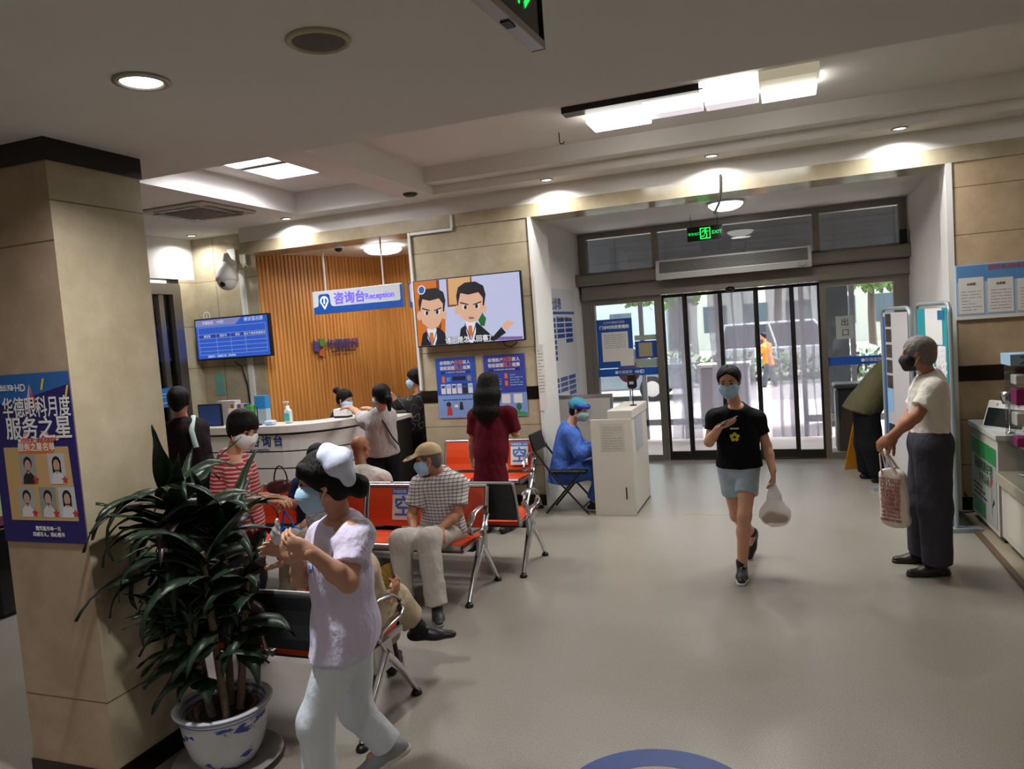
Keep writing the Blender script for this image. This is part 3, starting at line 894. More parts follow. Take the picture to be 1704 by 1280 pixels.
b_.add([S.p(u, v, 0.005) for u, v in pin] + [S.p(u, v, 0.005) for u, v in pin2], [(i, (i + 1) % n_, n_ + (i + 1) % n_, n_ + i) for i in range(n_)])
S.rect(b_, 0.161, 0.125, 0.179, 0.165, 0.005); S.disc(b_, 0.17, 0.183, 0.011, 0.005)
part(b_, 'information_symbol', M_whiteglow, t)
S.text('咨询台', 0.15, 0.53, 0.168, 0.004, M_purpleglow, t, bold=0.003)
S.text('Reception', 0.098, 0.95, 0.165, 0.004, M_purpleglow, t, bold=0.002)
for u, nm in ((0.185, 0), (1.0, 1)):
    part(MB().tube([S.p(u, SH, -0.03), S.p(u, 3.16 - 2.315, -0.03)], 0.011, 10), 'hanging_rod', M_plainwhite, t)
settle(t, (-4.87, 8.0, 2.315))
t = thing('side_sign', 'blue and white hanging sign half hidden behind the wall screen', 'sign')
S = Sheet((-4.17, 8.02, 2.30), (1, 0, 0), (0, 0, 1))
part(S.slab(MB(), 0, 0, 0.5, 0.3, -0.06, 0), 'sign_box', M_blue, t, 0.008)
b_ = MB(); b_.poly([S.p(0.05 + 0.03 * math.cos(a), 0.255 + 0.03 * math.sin(a), 0.002) for a in np.linspace(0, math.pi, 10)] + [S.p(0.05 + 0.03 * math.cos(a), 0.09 + 0.03 * math.sin(a), 0.002) for a in np.linspace(math.pi, 2 * math.pi, 10)])
S.rect(b_, 0.10, 0.08, 0.5, 0.27, 0.002)
part(b_, 'white_face', M_signlit, t)
part(MB().tube([S.p(0.12, 0.3, -0.03), S.p(0.12, 0.86, -0.03)], 0.011, 10), 'hanging_rod', M_plainwhite, t)
settle(t, (-4.0, 8.0, 2.3))
# hospital logo on the timber wall
t = thing('wall_logo', 'hospital logo with a green, violet and orange cube on the timber slats', 'logo')
dd = (PB - PA).normalized()
nn = Vector((dd.y, -dd.x, 0))
LK = 0.62
o_ = PA + dd * 0.70 + nn * 0.042 + Vector((0, 0, 1.80))
S = Sheet(o_, dd, (0, 0, 1))
kw = dict()
for pts, m_, nm in (([(0, .1), (.13, .06), (.13, .27), (0, .34)], mat('violet logo', '#4a3a78', 0.5), 'violet_mark'), ([(.15, .2), (.28, .17), (.28, .36), (.15, .36)], mat('green logo', '#4f7d38', 0.5), 'green_mark'), ([(.1, .0), (.22, -.04), (.28, .08), (.16, .13)], mat('orange logo', '#b5582c', 0.5), 'orange_mark')):
    b_ = MB(); b_.prism([S.p(u * LK, v * LK, 0) for u, v in pts], 0.02, S.n); part(b_, nm, m_, t)
M_vio = mat('violet letters', '#43356b', 0.5)
S.text('华德眼科', 0.135, 0.47, 0.13, 0.012, M_vio, t, bold=0.004, depth=0.01)
S.text('HUADE EYE HOSPITAL', 0.04, 0.47, 0.035, 0.012, M_vio, t, depth=0.006)
settle(t, tuple(o_))

# ---------------------------------------------------------------- dome camera, conduit, queue screen, notice on the left stone wall
t = thing('dome_camera', 'white pan tilt dome camera on a bracket high on the left stone wall', 'camera')
cx, cy = -6.63, 7.83
part(MB().box((cx - 0.12, 8.02, 2.98), (cx - 0.0, 8.049, 3.26)).box((cx + 0.12, 8.02, 3.06), (cx + 0.16, 8.049, 3.26)), 'wall_plate', M_plainwhite, t)
part(MB().tube([(cx - 0.06, 8.02, 3.08), (cx - 0.05, 7.95, 3.10), (cx - 0.02, 7.87, 3.16), (cx, cy, 3.15), (cx, cy, 3.08)], [0.05, 0.045, 0.045, 0.042, 0.04], 14), 'bracket_arm', M_plainwhite, t)
part(MB().lathe([(0.035, 0.18), (0.06, 0.17), (0.11, 0.09), (0.135, 0.0), (0.137, -0.06), (0.12, -0.065)], (cx, cy, 2.90), 28), 'housing', M_plainwhite, t)
part(MB().ball((cx, cy, 2.835), (0.125, 0.125, 0.12), 24, 14), 'camera_ball', mat('camera ball', '#c9c8c4', 0.35), t)
part(MB().cyl((cx + 0.02, cy - 0.1, 2.79), (cx + 0.024, cy - 0.128, 2.785), 0.032, 18), 'lens', M_black, t)
settle(t, (cx, 8.04, 3.1))
tag(settle(MB().box((-6.60, 8.02, 1.15), (-6.53, 8.05, 2.98)).build('cable_conduit', M_plainwhite), (-6.565, 8.05, 1.15)), 'white vertical cable conduit on the left stone wall under the dome camera', 'conduit')
tag(settle(MB().tube([(-6.72, 7.93, 1.80), (-6.68, 8.0, 1.74), (-6.64, 8.03, 1.5), (-6.63, 8.03, 1.2)], 0.009, 6).build('screen_cable', M_black), (-6.7, 8.03, 1.2)), 'black cable hanging from the blue queue screen', 'cable')
t = thing('queue_screen', 'blue queue screen with a white table on the left stone wall', 'screen')
S = Sheet((-7.29, 7.9, 1.845), (1, 0, 0), (0, 0, 1)); SW, SH = 1.18, 0.545
part(S.slab(MB(), 0, 0, SW, SH, -0.06, 0), 'bezel', M_black, t, 0.004)
part(MB().box((-7.0, 7.96, 1.95), (-6.75, 8.04, 2.3)), 'wall_mount', M_black, t)
scr = part(S.rect(MB(), 0.018, 0.02, SW - 0.018, SH - 0.018, 0.001), 'display', emis('screen blue', '#2f5fd0', 0.62), t)
b_ = MB(); b_.poly([S.p(u, v, 0.002) for u, v in ((0.018, 0.44), (0.66, 0.44), (0.76, SH - 0.018), (0.018, SH - 0.018))]); part(b_, 'header_band', emis('screen lilac', '#8e93cf', 0.55), scr)
b_ = MB(); S.rect(b_, 0.06, 0.28, SW - 0.06, 0.335, 0.002); part(b_, 'table_head', emis('screen deep blue', '#3552b8', 0.5), scr)
b_ = MB()
for z in (0.425, 0.335, 0.28, 0.225, 0.17, 0.115, 0.07): S.rect(b_, 0.05, z, SW - 0.05, z + 0.004, 0.003)
for u in (0.05, 0.34, 0.57, 0.80, SW - 0.054): S.rect(b_, u, 0.07, u + 0.004, 0.34, 0.003)
S.rect(b_, 0.05, 0.34, 0.054, 0.43, 0.003); S.rect(b_, SW - 0.054, 0.34, SW - 0.05, 0.43, 0.003)
part(b_, 'table_lines', emis('screen pale', '#aebfe9', 0.6), scr)
M_scrw = emis('screen white', '#d5def5', 0.7)
S.text('华德医院', 0.045, 0.22, 0.483, 0.003, M_scrw, scr); S.text('+HD', 0.055, 0.42, 0.485, 0.003, M_scrw, scr)
S.text('候诊显示屏', 0.06, 0.95, 0.49, 0.003, M_scrw, scr)
for u, s_ in ((0.195, '就诊室'), (0.455, '就诊号'), (0.685, '姓名'), (0.95, '请以下患者准备就诊')): S.text(s_, 0.038, u, 0.307, 0.004, M_scrw, scr)
S.text('温馨提示：请佩戴口罩，保持距离', 0.03, 0.4, 0.045, 0.003, M_scrw, scr)
settle(t, (-6.7, 8.04, 2.1))
t = thing('information_disc', 'small round white information symbol above the queue screen', 'sign')
S = Sheet((-7.2, 8.044, 2.43), (1, 0, 0), (0, 0, 1))
b_ = MB(); n_ = 28
b_.add([S.p(0.06 * math.cos(6.2832 * k / n_), 0.06 * math.sin(6.2832 * k / n_), 0.002) for k in range(n_)] + [S.p(0.045 * math.cos(6.2832 * k / n_), 0.045 * math.sin(6.2832 * k / n_), 0.002) for k in range(n_)], [(k, (k + 1) % n_, n_ + (k + 1) % n_, n_ + k) for k in range(n_)])
S.rect(b_, -0.008, -0.028, 0.008, 0.01, 0.002); S.disc(b_, 0, 0.024, 0.009, 0.002)
part(b_, 'symbol', M_whiteprint, t); settle(t, (-7.2, 8.044, 2.43))
t = thing('green_notice', 'small mint green notice on the left stone wall below the queue screen', 'notice')
S = Sheet((-7.17, 8.046, 1.37), (1, 0, 0), (0, 0, 1))
part(S.slab(MB(), 0, 0, 0.15, 0.28, 0, 0.002), 'sheet', mat('mint paper', '#6fb5ad', 0.7), t)
part(S.lines(MB(), 0.02, 0.03, 0.13, 0.2, 6, 0.003, 5, 0.3), 'fine_print', M_grey, t)
settle(t, (-7.1, 8.046, 1.37))
t = thing('door_notice', 'blue notice on the glass of the left side door', 'notice')
S = Sheet((-7.32, 7.0, 1.3), (0, 1, 0), (0, 0, 1))
part(S.slab(MB(), 0, 0, 0.5, 0.24, 0, 0.003), 'sheet', mat('notice blue', '#2b6aa8', 0.6), t)
part(S.lines(MB(), 0.04, 0.05, 0.46, 0.2, 4, 0.004, 8, 0.3), 'fine_print', M_cyanprint, t)
settle(t, (-7.32, 7.25, 1.3))
# ---------------------------------------------------------------- big screen on the pillar showing a cartoon of two men in suits
t = thing('wall_screen', 'large wall screen showing two cartoon men in dark suits', 'screen')
SW, SH = 1.28, 0.745
S = Sheet((-3.89, 7.60, 1.825), (1, 0, 0), (0, 0, 1))
part(S.slab(MB(), 0, 0, SW, SH, -0.05, 0.0), 'bezel', M_black, t, 0.004)
part(MB().box((-3.5, 7.65, 2.0), (-3.0, 7.729, 2.4)), 'wall_mount', M_black, t)
def em(n, c): return emis('screen ' + n, c, 0.62)
scr = part(S.rect(MB(), 0.012, 0.014, SW - 0.012, SH - 0.012, 0.001), 'display', em('pale wall', '#c9cdf0'), t)
def cp(x, y):
    v = 1 - (y - (355 - 0.091 * (x - 750))) / 440
    u = (x - 750 - (1 - v) * 50) / 714
    return (min(max(u, 0.010), 0.990) * SW, min(max(v, 0.02), 0.982) * SH)
_lay = [0.0012]
def dr(name, m, *polys):
    _lay[0] += 0.0003
    b_ = MB()
    for p in polys: b_.poly([S.p(*cp(x, y), _lay[0]) for x, y in p])
    return part(b_, name, m, scr)
def el(cx, cy, rx, ry, n=20): return [(cx + rx * math.cos(2 * math.pi * k / n), cy - ry * math.sin(2 * math.pi * k / n)) for k in range(n)][::-1]
def rv(p): return p[::-1]
dr('cartoon_door', em('orange', '#d8741c'), rv([(752, 356), (918, 340), (925, 430), (985, 560), (990, 778), (800, 790)]))
dr('cartoon_door_frame', em('brown', '#7a3320'), rv([(912, 340), (932, 338), (960, 660), (945, 662)]))
dr('cartoon_picture_frame', em('brown2', '#86432c'), rv([(980, 334), (1150, 318), (1165, 505), (998, 522)]))
dr('cartoon_picture', em('tan', '#e5b076'), rv([(992, 333), (1140, 319), (1152, 495), (1008, 508)]))
dr('cartoon_skirting', em('violet', '#8167ae'), rv([(1250, 712), (1498, 700), (1500, 722), (1250, 735)]))
dr('cartoon_plant', em('green', '#1e6a35'), rv([(1205, 600), (1222, 575), (1232, 555), (1245, 575), (1258, 590), (1250, 640), (1225, 640)]))
M_csuit, M_cskin, M_chair, M_cshirt, M_ctie, M_clany = em('suit', '#17171c'), em('skin', '#e9b89a'), em('hair', '#18141a'), em('shirt', '#ecedf4'), em('tie', '#d8792c'), em('lanyard', '#5c4aa8')
def cartoon_man(cx, cy, r, suit, chin):
    dr('cartoon_suit', M_csuit, rv(suit))
    x0 = cx
    dr('cartoon_shirt', M_cshirt, rv([(x0 - 30, chin - 5), (x0 + 35, chin - 8), (x0 + 42, chin + 60), (x0 + 30, 775), (x0 + 8, 777), (x0 - 22, chin + 60)]))
    dr('cartoon_tie', M_ctie, rv([(x0 - 10, chin + 22), (x0 + 14, chin + 20), (x0 + 22, chin + 75), (x0 + 10, chin + 100), (x0 - 8, chin + 78)]))
    dr('cartoon_lanyard', M_clany, rv([(x0 - 36, chin + 10), (x0 - 30, chin + 8), (x0 + 12, chin + 110), (x0 + 4, chin + 112)]), rv([(x0 + 36, chin + 8), (x0 + 42, chin + 10), (x0 + 18, chin + 112), (x0 + 12, chin + 112)]))
    dr('cartoon_ear', M_cskin, el(cx - r * 1.0, cy + 40, 18, 30)); dr('cartoon_ear', M_cskin, el(cx + r * 1.02, cy + 30, 18, 30))
    dr('cartoon_hair', M_chair, rv([(cx - r * 1.0, cy + 10), (cx - r * 1.12, cy - 50), (cx - r, cy - 105), (cx - r * .5, cy - 135), (cx + r * .3, cy - 142), (cx + r * .9, cy - 115), (cx + r * 1.1, cy - 60), (cx + r * 1.02, cy + 10)]))
    dr('cartoon_face', M_cskin, rv([(cx - r * .92, cy - 15), (cx - r * .8, cy - 68), (cx - r * .2, cy - 58), (cx + r * .55, cy - 74), (cx + r * .9, cy - 40), (cx + r * .92, cy + 40), (cx + r * .7, cy + 95), (cx + r * .2, chin), (cx - r * .1, chin), (cx - r * .7, cy + 90), (cx - r * .95, cy + 40)]))
    dr('cartoon_eye', M_cshirt, el(cx - r * .42, cy + 22, 17, 15)); dr('cartoon_eye', M_cshirt, el(cx + r * .5, cy + 14, 17, 15))
    dr('cartoon_pupil', M_chair, el(cx - r * .38, cy + 22, 10, 14)); dr('cartoon_pupil', M_chair, el(cx + r * .46, cy + 14, 10, 14))
    dr('cartoon_brows', M_chair, rv([(cx - r * .8, cy - 12), (cx - r * .15, cy + 2), (cx - r * .15, cy + 9), (cx - r * .8, cy - 3)]), rv([(cx + r * .2, cy + 2), (cx + r * .8, cy - 18), (cx + r * .8, cy - 10), (cx + r * .2, cy + 9)]))
cartoon_man(890, 540, 84, [(822, 788), (832, 700), (870, 670), (945, 655), (985, 690), (1008, 775)], 668)
cartoon_man(1153, 500, 88, [(1085, 768), (1092, 660), (1130, 630), (1200, 618), (1262, 668), (1308, 706), (1360, 645), (1392, 680), (1318, 748), (1250, 722), (1250, 760)], 618)
dr('cartoon_mouth', em('lips', '#a8556a'), el(1162, 590, 20, 7))
dr('cartoon_hand', M_cskin, rv([(1362, 640), (1400, 596), (1412, 606), (1445, 612), (1420, 640), (1395, 668)]))
dr('screen_emblem', em('emblem white', '#e8efff'), el(817, 412, 27, 30))
dr('screen_emblem_disc', em('emblem blue', '#2b62b4'), el(817, 412, 20, 23))
_u, _v = cp(1155, 728)
S.text('请问是怎么回事？', 0.074, _u, _v, 0.0068, em('caption edge', '#25252b'), scr, bold=0.005)
S.text('请问是怎么回事？', 0.074, _u, _v, 0.0078, em('caption', '#f4f4f8'), scr, bold=0.0015)
settle(t, (-3.25, 7.73, 2.2))
tag(settle(MB().tube([(-2.9, 7.69, 1.83), (-2.87, 7.68, 1.78), (-2.80, 7.68, 1.765), (-2.74, 7.69, 1.80), (-2.74, 7.7, 1.84)], 0.006, 6).build('screen_wire', M_black), (-2.8, 7.7, 1.77)), 'thin dark wire looping below the large wall screen', 'wire')
tag(settle(MB().box((-3.955, 7.685, 1.33), (-3.925, 7.712, 3.12)).box((-3.925, 7.69, 3.09), (-3.4, 7.712, 3.12)).box((-3.42, 7.69, 3.12), (-3.39, 7.712, 3.26)).build('cable_trunking', M_plainwhite), (-3.94, 7.73, 1.2)), 'white cable trunking along the left edge and top of the screen pillar', 'trunking')

# ---------------------------------------------------------------- the two health account posters
M_posterblue = mat('poster blue', '#2f55b4', 0.5); M_posterviolet = mat('poster violet blue', '#3d46a0', 0.5)
M_posterlight = mat('poster pale blue', '#7f9fd6', 0.5)
for i, (x0, label, mm) in enumerate(((-3.75, 'blue payment poster on the screen pillar with a row of phone pictures', M_posterblue), (-3.16, 'violet blue payment poster on the screen pillar behind the woman in dark red', M_posterviolet))):
    t = thing('payment_poster', label, 'poster')
    S = Sheet((x0, 7.722, 1.0), (1, 0, 0), (0, 0, 1)); w_, h_ = 0.485, 0.685
    sh = part(S.slab(MB(), 0, 0, w_, h_, 0, 0.002), 'sheet', mm, t)
    part(S.rect(MB(), 0, 0, w_, 0.26, 0.0025), 'pale_lower_half', M_posterlight, t)
    part(S.rect(MB(), 0.06, 0.505, w_ - 0.06, 0.53, 0.0025), 'headline_band', mat('poster navy', '#1f2f78', 0.5), t)
    for yy, a_, b_, c_ in ((0.625, '亲情账户', '关联', '家人'), (0.565, '轻松就医', '码上', '结算')):
        S.text(a_, 0.046, 0.145, yy, 0.003, M_whiteprint, t, bold=0.001); S.text(b_, 0.058, 0.285, yy, 0.003, M_orangeprint, t, bold=0.0006); S.text(c_, 0.046, 0.385, yy, 0.003, M_whiteprint, t, bold=0.001)
    S.text('家人健康有保障  就医结算更便捷', 0.017, w_ / 2, 0.5175, 0.003, M_whiteprint, t)
    if i == 0:
        part(S.rect(MB(), 0.07, 0.405, 0.105, 0.475, 0.003), 'orange_card', M_orangeprint, t)
        b_ = MB(); S.rect(b_, 0.20, 0.425, 0.36, 0.47, 0.003); part(b_, 'dark_picture', mat('poster ink', '#20224f', 0.5), t)
        part(S.lines(MB(), 0.125, 0.42, 0.185, 0.47, 3, 0.003, 2), 'fine_print', M_cyanprint, t)
        part(S.rect(MB(), 0.38, 0.415, 0.43, 0.475, 0.003), 'grey_card', M_grey, t)
        for k in range(6):
            u = 0.05 + k * 0.067
            b_ = MB(); S.rect(b_, u, 0.275, u + 0.055, 0.385, 0.003)
            ph = part(b_, 'phone_picture', M_whiteprint if k != 4 else M_ink, t)
            b_ = MB(); S.rect(b_, u + 0.006, 0.34, u + 0.049, 0.372, 0.0035); part(b_, 'phone_banner', M_cyanprint if k % 2 else M_posterblue, ph)
        part(S.lines(MB(), 0.06, 0.20, 0.43, 0.225, 1, 0.003, 9), 'fine_print', M_deepblue, t)
        b_ = MB(); S.disc(b_, 0.13, 0.155, 0.03, 0.0032); part(b_, 'drawn_hair', M_ink, t)
        b_ = MB(); S.poly(b_, [(0.10, 0.03), (0.17, 0.03), (0.165, 0.1), (0.15, 0.135), (0.115, 0.13)], 0.0034); part(b_, 'drawn_dress', M_redprint, t)
        b_ = MB(); S.poly(b_, [(0.26, 0.09), (0.31, 0.09), (0.305, 0.15), (0.265, 0.15)], 0.0034); S.disc(b_, 0.285, 0.165, 0.018, 0.0034); part(b_, 'drawn_nurse', M_ink, t)
        b_ = MB(); S.rect(b_, 0.20, 0.12, 0.245, 0.15, 0.0034); part(b_, 'drawn_card', M_whiteprint, t)
    else:
        for k, (u, v) in enumerate(((0.24, 0.42), (0.24, 0.34))):
            part(S.rect(MB(), u, v, u + 0.035, v + 0.055, 0.003), 'orange_card', M_orangeprint, t)
        part(S.lines(MB(), 0.30, 0.34, 0.45, 0.48, 5, 0.003, 12, 0.3), 'fine_print', M_cyanprint, t)
        part(S.lines(MB(), 0.03, 0.30, 0.20, 0.47, 6, 0.003, 13, 0.3), 'fine_print', M_cyanprint, t)
        for u in (0.19, 0.33): part(S.rect(MB(), u, 0.145, u + 0.1, 0.245, 0.003), 'pale_card', M_whiteprint, t)
        b_ = MB(); S.poly(b_, [(0.25, 0.01), (0.48, 0.01), (0.48, 0.035), (0.35, 0.06)], 0.0032); part(b_, 'drawn_grass', M_greenprint, t)
        b_ = MB(); S.disc(b_, 0.385, 0.105, 0.03, 0.0034, ry=0.04); S.rect(b_, 0.381, 0.04, 0.389, 0.08, 0.0034); part(b_, 'drawn_tree', mat('poster tree', '#2a6f5d', 0.6), t)
    settle(t, (x0 + w_ / 2, 7.722, 1.0))

# ---------------------------------------------------------------- timetable on the vestibule side wall, paper slips on the trim
t = thing('timetable_board', 'white doctors timetable board with blue cells on the vestibule wall', 'board')
A_, B_ = Vector((-2.658, 8.36, 0)), Vector((-2.658, 9.86, 0))
d_ = (B_ - A_).normalized()
S = Sheet((A_.x + 0.005, A_.y, 0.8), d_, (0, 0, 1))
S.n = Vector((d_.y, -d_.x, 0)); S.n = S.n if S.n.x > 0 else -S.n
LW = (B_ - A_).length
part(S.slab(MB(), 0, 0, LW, 1.62, -0.003, 0.004), 'board', mat('board white', '#c8c8cc', 0.5), t)
part(S.rect(MB(), 0.05, 1.30, LW - 0.05, 1.335, 0.006), 'header_line', M_deepblue, t)
S.text('专家出诊表', 0.16, 0.45, 1.42, 0.006, M_deepblue, t, bold=0.004)
S.text('下午 13:30-16:30', 0.075, 0.85, 1.24, 0.006, M_ink, t)
rnd = random.Random(2)
for (v0, rows, full) in ((0.73, 8, 4), (0.12, 6, 3)):
    for r_ in range(rows):
        v = v0 + (rows - 1 - r_) * 0.068
        cols = [0.22, 0.60, 0.98] if r_ < full else ([0.22, 0.98] if r_ == full else [0.22])
        for u in cols:
            c_ = part(S.rect(MB(), u, v, u + 0.33, v + 0.05, 0.006), 'name_cell', M_deepblue, t)
settle(t, (A_.x, A_.y + 0.8, 0.8))
for o in [c for c in t.children if c.name.startswith('name_cell')][:0]: pass
b_ = MB(); S2 = Sheet((-2.53, 7.705, 1.05), (1, 0, 0), (0, 0, 1))
t = thing('paper_slip', 'white paper slip with print on the pillar trim beside the timetable', 'notice')
part(S2.slab(MB(), 0.0, 0, 0.085, 0.72, 0, 0.002), 'sheet', M_paper, t)
part(S2.lines(MB(), 0.01, 0.2, 0.075, 0.68, 14, 0.0025, 31, 0.25), 'fine_print', M_grey, t)
settle(t, (-2.49, 7.705, 1.05))

# ---------------------------------------------------------------- rows of joined seats
M_orange = mat('orange seat pad', '#d1471c', 0.42, bump=0.04, bscale=60)
M_shell = mat('dark grey seat shell', '#3e4145', 0.45, metal=0.3)
def bench(label, n, loc, rz, pitch=0.535):
    t = thing('waiting_bench', label, 'bench', loc, rz, 'joined orange waiting benches')
    W_ = n * pitch
    for i in range(n):
        xc = -W_ / 2 + (i + 0.5) * pitch; h = pitch / 2 - 0.028
        # seat: shallow curved pad
        prof = [(-0.42, 0.415), (-0.40, 0.432), (-0.25, 0.422), (-0.08, 0.405), (0.0, 0.412)]
        m_ = MB(); vs = []
        for x in (xc - h, xc + h):
            vs += [(x, y, z) for y, z in prof]; vs += [(x, y, z - 0.028) for y, z in prof[::-1]]
        k = len(prof) * 2
        fs = [tuple(range(k - 1, -1, -1)), tuple(range(k, 2 * k))] + [(j, (j + 1) % k, k + (j + 1) % k, k + j) for j in range(k)]
        m_.add(vs, fs)
        st = part(m_, 'seat', M_orange, t)
        m_ = MB()
        vs = []
        prof2 = [(y, z - 0.029) for y, z in prof]
        for x in (xc - h - 0.012, xc + h + 0.012):
            vs += prof2 and [(x, y, z) for y, z in prof2] + [(x, y, z - 0.012) for y, z in prof2[::-1]]
        m_.add(vs, fs)
        part(m_, 'seat_pan', M_shell, st)
        # backrest
        bp = [(0.025, 0.44), (0.045, 0.50), (0.055, 0.58), (0.075, 0.66), (0.10, 0.735)]
        m_ = MB(); vs = []
        for x in (xc - h, xc + h):
            vs += [(x, y, z) for y, z in bp] + [(x, y + 0.02, z) for y, z in bp[::-1]]
        m_.add(vs, [tuple(range(len(bp) * 2 - 1, -1, -1)), tuple(range(len(bp) * 2, len(bp) * 4))] + [(j, (j + 1) % (len(bp) * 2), len(bp) * 2 + (j + 1) % (len(bp) * 2), len(bp) * 2 + j) for j in range(len(bp) * 2)])
        bk = part(m_, 'backrest', M_orange, t)
        m_ = MB(); vs = []
        for x in (xc - h - 0.002, xc + h + 0.002):
            vs += [(x, y + 0.021, z) for y, z in bp] + [(x, y + 0.034, z) for y, z in bp[::-1]]
        m_.add(vs, [tuple(range(len(bp) * 2 - 1, -1, -1)), tuple(range(len(bp) * 2, len(bp) * 4))] + [(j, (j + 1) % (len(bp) * 2), len(bp) * 2 + (j + 1) % (len(bp) * 2), len(bp) * 2 + j) for j in range(len(bp) * 2)])
        part(m_, 'back_shell', M_shell, bk)
        for sx in (-1, 1):
            part(MB().tube([(xc + sx * (h + 0.012), 0.03, 0.42), (xc + sx * (h + 0.012), 0.065, 0.58), (xc + sx * (h + 0.012), 0.115, 0.745)], 0.013, 8), 'side_rail', M_alu, t)
        part(MB().tube([(xc - h - 0.012, 0.118, 0.748), (xc + h + 0.012, 0.118, 0.748)], 0.015, 8), 'top_rail', M_alu, t)
        for sx in (-1, 1):
            x = xc + sx * (h + 0.014)
            part(MB().box((x - 0.008, -0.41, 0.375), (x + 0.008, 0.02, 0.405)), 'seat_bracket', M_alu, t)
        part(MB().tube([(xc - h, -0.405, 0.405), (xc + h, -0.405, 0.405)], 0.022, 8), 'front_rail', M_alu, t)
    part(MB().box((-W_ / 2 + 0.02, -0.22, 0.325), (W_ / 2 - 0.02, -0.14, 0.385)), 'beam', M_shell, t)
    for sx in (-1, 1):
        x = sx * (W_ / 2 + 0.02)
        # leg: a splayed pair under a triangular web
        lg = part(MB().tube([(x, -0.16, 0.36), (x, -0.32, 0.2), (x, -0.45, 0.03)], [0.035, 0.024, 0.018], 10, flat=0.7), 'leg', M_chrome, t)
        part(MB().lathe([(0.0, 0.0), (0.03, 0.0), (0.03, 0.012), (0.02, 0.028), (0, 0.03)], (x, -0.455, 0.0), 16), 'foot_pad', M_black, lg)
        lg = part(MB().tube([(x, -0.16, 0.36), (x, -0.02, 0.2), (x, 0.105, 0.03)], [0.035, 0.024, 0.018], 10, flat=0.7), 'leg', M_chrome, t)
        part(MB().lathe([(0.0, 0.0), (0.03, 0.0), (0.03, 0.012), (0.02, 0.028), (0, 0.03)], (x, 0.11, 0.0), 16), 'foot_pad', M_black, lg)
        part(MB().prism([(x - 0.01, -0.25, 0.27), (x - 0.01, -0.07, 0.27), (x - 0.01, -0.05, 0.42), (x - 0.01, -0.22, 0.42)], 0.02, (1, 0, 0)), 'leg_web', M_alu, t)
        # looped armrest of flat bar
        pts = [(x, -0.16, 0.36), (x, -0.10, 0.45), (x, -0.02, 0.56), (x, -0.04, 0.625), (x, -0.12, 0.645), (x, -0.26, 0.625), (x, -0.34, 0.57), (x, -0.36, 0.52), (x, -0.33, 0.49), (x, -0.24, 0.485), (x, -0.14, 0.475), (x, -0.10, 0.43)]
        part(MB().tube(pts, 0.026, 8, flat=0.35, up=(0, 0.3, 1)), 'armrest', M_chrome, t)
        part(MB().tube([(x - sx * 0.03, 0.03, 0.42), (x - sx * 0.03, 0.115, 0.745)], 0.012, 8), 'end_post', M_alu, t)
    return t
PI = math.pi
bench_front = bench('orange bench with the sitting man in a cream cap, backs towards the counter', 4, (-3.28, 5.20, 0), 0)
bench_rear = bench('bench turned towards the entrance, back to back with the capped man\'s bench', 4, (-3.10, 5.52, 0), PI)
bench_wall = bench('two seat orange bench against the screen pillar behind the woman in dark red', 2, (-3.12, 7.50, 0), 0)
bench_near = bench('bench nearest the potted plant, seen from its dark grey back', 3, (-2.79, 3.04, 0), PI)
for (x, y, z, rx, label) in ((-2.92, 5.226, 0.60, 0, 'white and blue seat card with one big character, left of the capped man'), (-2.74, 7.526, 0.60, 0, 'seat card with a blue head on the bench behind the woman in dark red'),):
    t = thing('seat_card', label, 'card', group='keep free seat cards')
    S = Sheet((x - 0.11, y, z - 0.11), (1, 0, 0), (0, 0.22, 0.975))
    part(S.slab(MB(), 0, 0, 0.20, 0.25, 0.004, 0.006), 'card', M_paper, t)
    part(S.rect(MB(), 0, 0.20, 0.20, 0.25, 0.0065), 'blue_head', mat('card blue', '#2f78c8', 0.5), t)
    S.text('空', 0.17, 0.10, 0.095, 0.0065, mat('card blue', '#2f78c8', 0.5), t, bold=0.004)
    S.text('华德医院 +HD', 0.03, 0.10, 0.222, 0.007, M_whiteprint, t)
    settle(t, (x, y, z - 0.11))

# ---------------------------------------------------------------- curved reception counter
M_counter = mat('white counter panel', '#e2e0dc', 0.35)
M_counter_top = mat('counter top', '#d8d5cf', 0.3)
t = thing('reception_counter', 'curved white reception counter with grooves and blue lettering', 'counter')
def counter_curve(off=0.0, x0=-6.55, ye=7.75):
    c0 = Vector((-5.1, 7.2)); R_ = 0.70 + off
    pts = [(x0, c0.y - R_), (-5.8, c0.y - R_), (-5.1, c0.y - R_)]
    for k in range(1, 13):
        a = -math.pi / 2 + k * math.pi / 24
        pts.append((c0.x + R_ * math.cos(a), c0.y + R_ * math.sin(a)))
    pts.append((c0.x + R_, ye))
    return pts
def curve_wall(m_, off0, off1, z0, z1):
    a = counter_curve(off0); b = counter_curve(off1); n = len(a)
    vs = [(x, y, z0) for x, y in a] + [(x, y, z1) for x, y in a] + [(x, y, z0) for x, y in b] + [(x, y, z1) for x, y in b]
    fs = []
    for i in range(n - 1):
        fs += [(i, i + 1, n + i + 1, n + i), (2 * n + i, 3 * n + i, 3 * n + i + 1, 2 * n + i + 1), (n + i, n + i + 1, 3 * n + i + 1, 3 * n + i), (i, 2 * n + i, 2 * n + i + 1, i + 1)]
    fs += [(0, n, 3 * n, 2 * n), (n - 1, 3 * n - 1, 4 * n - 1, 2 * n - 1)]
    m_.add(vs, fs)
    return m_
for (z0, z1) in ((0.10, 0.26), (0.275, 0.46), (0.475, 0.66), (0.675, 0.84), (0.855, 1.02)):
    part(curve_wall(MB(), 0.0, -0.04, z0, z1), 'front_panel', M_counter, t)
part(curve_wall(MB(), -0.012, -0.05, 0.02, 1.03), 'groove_backing', mat('groove dark', '#24262b', 0.4), t)
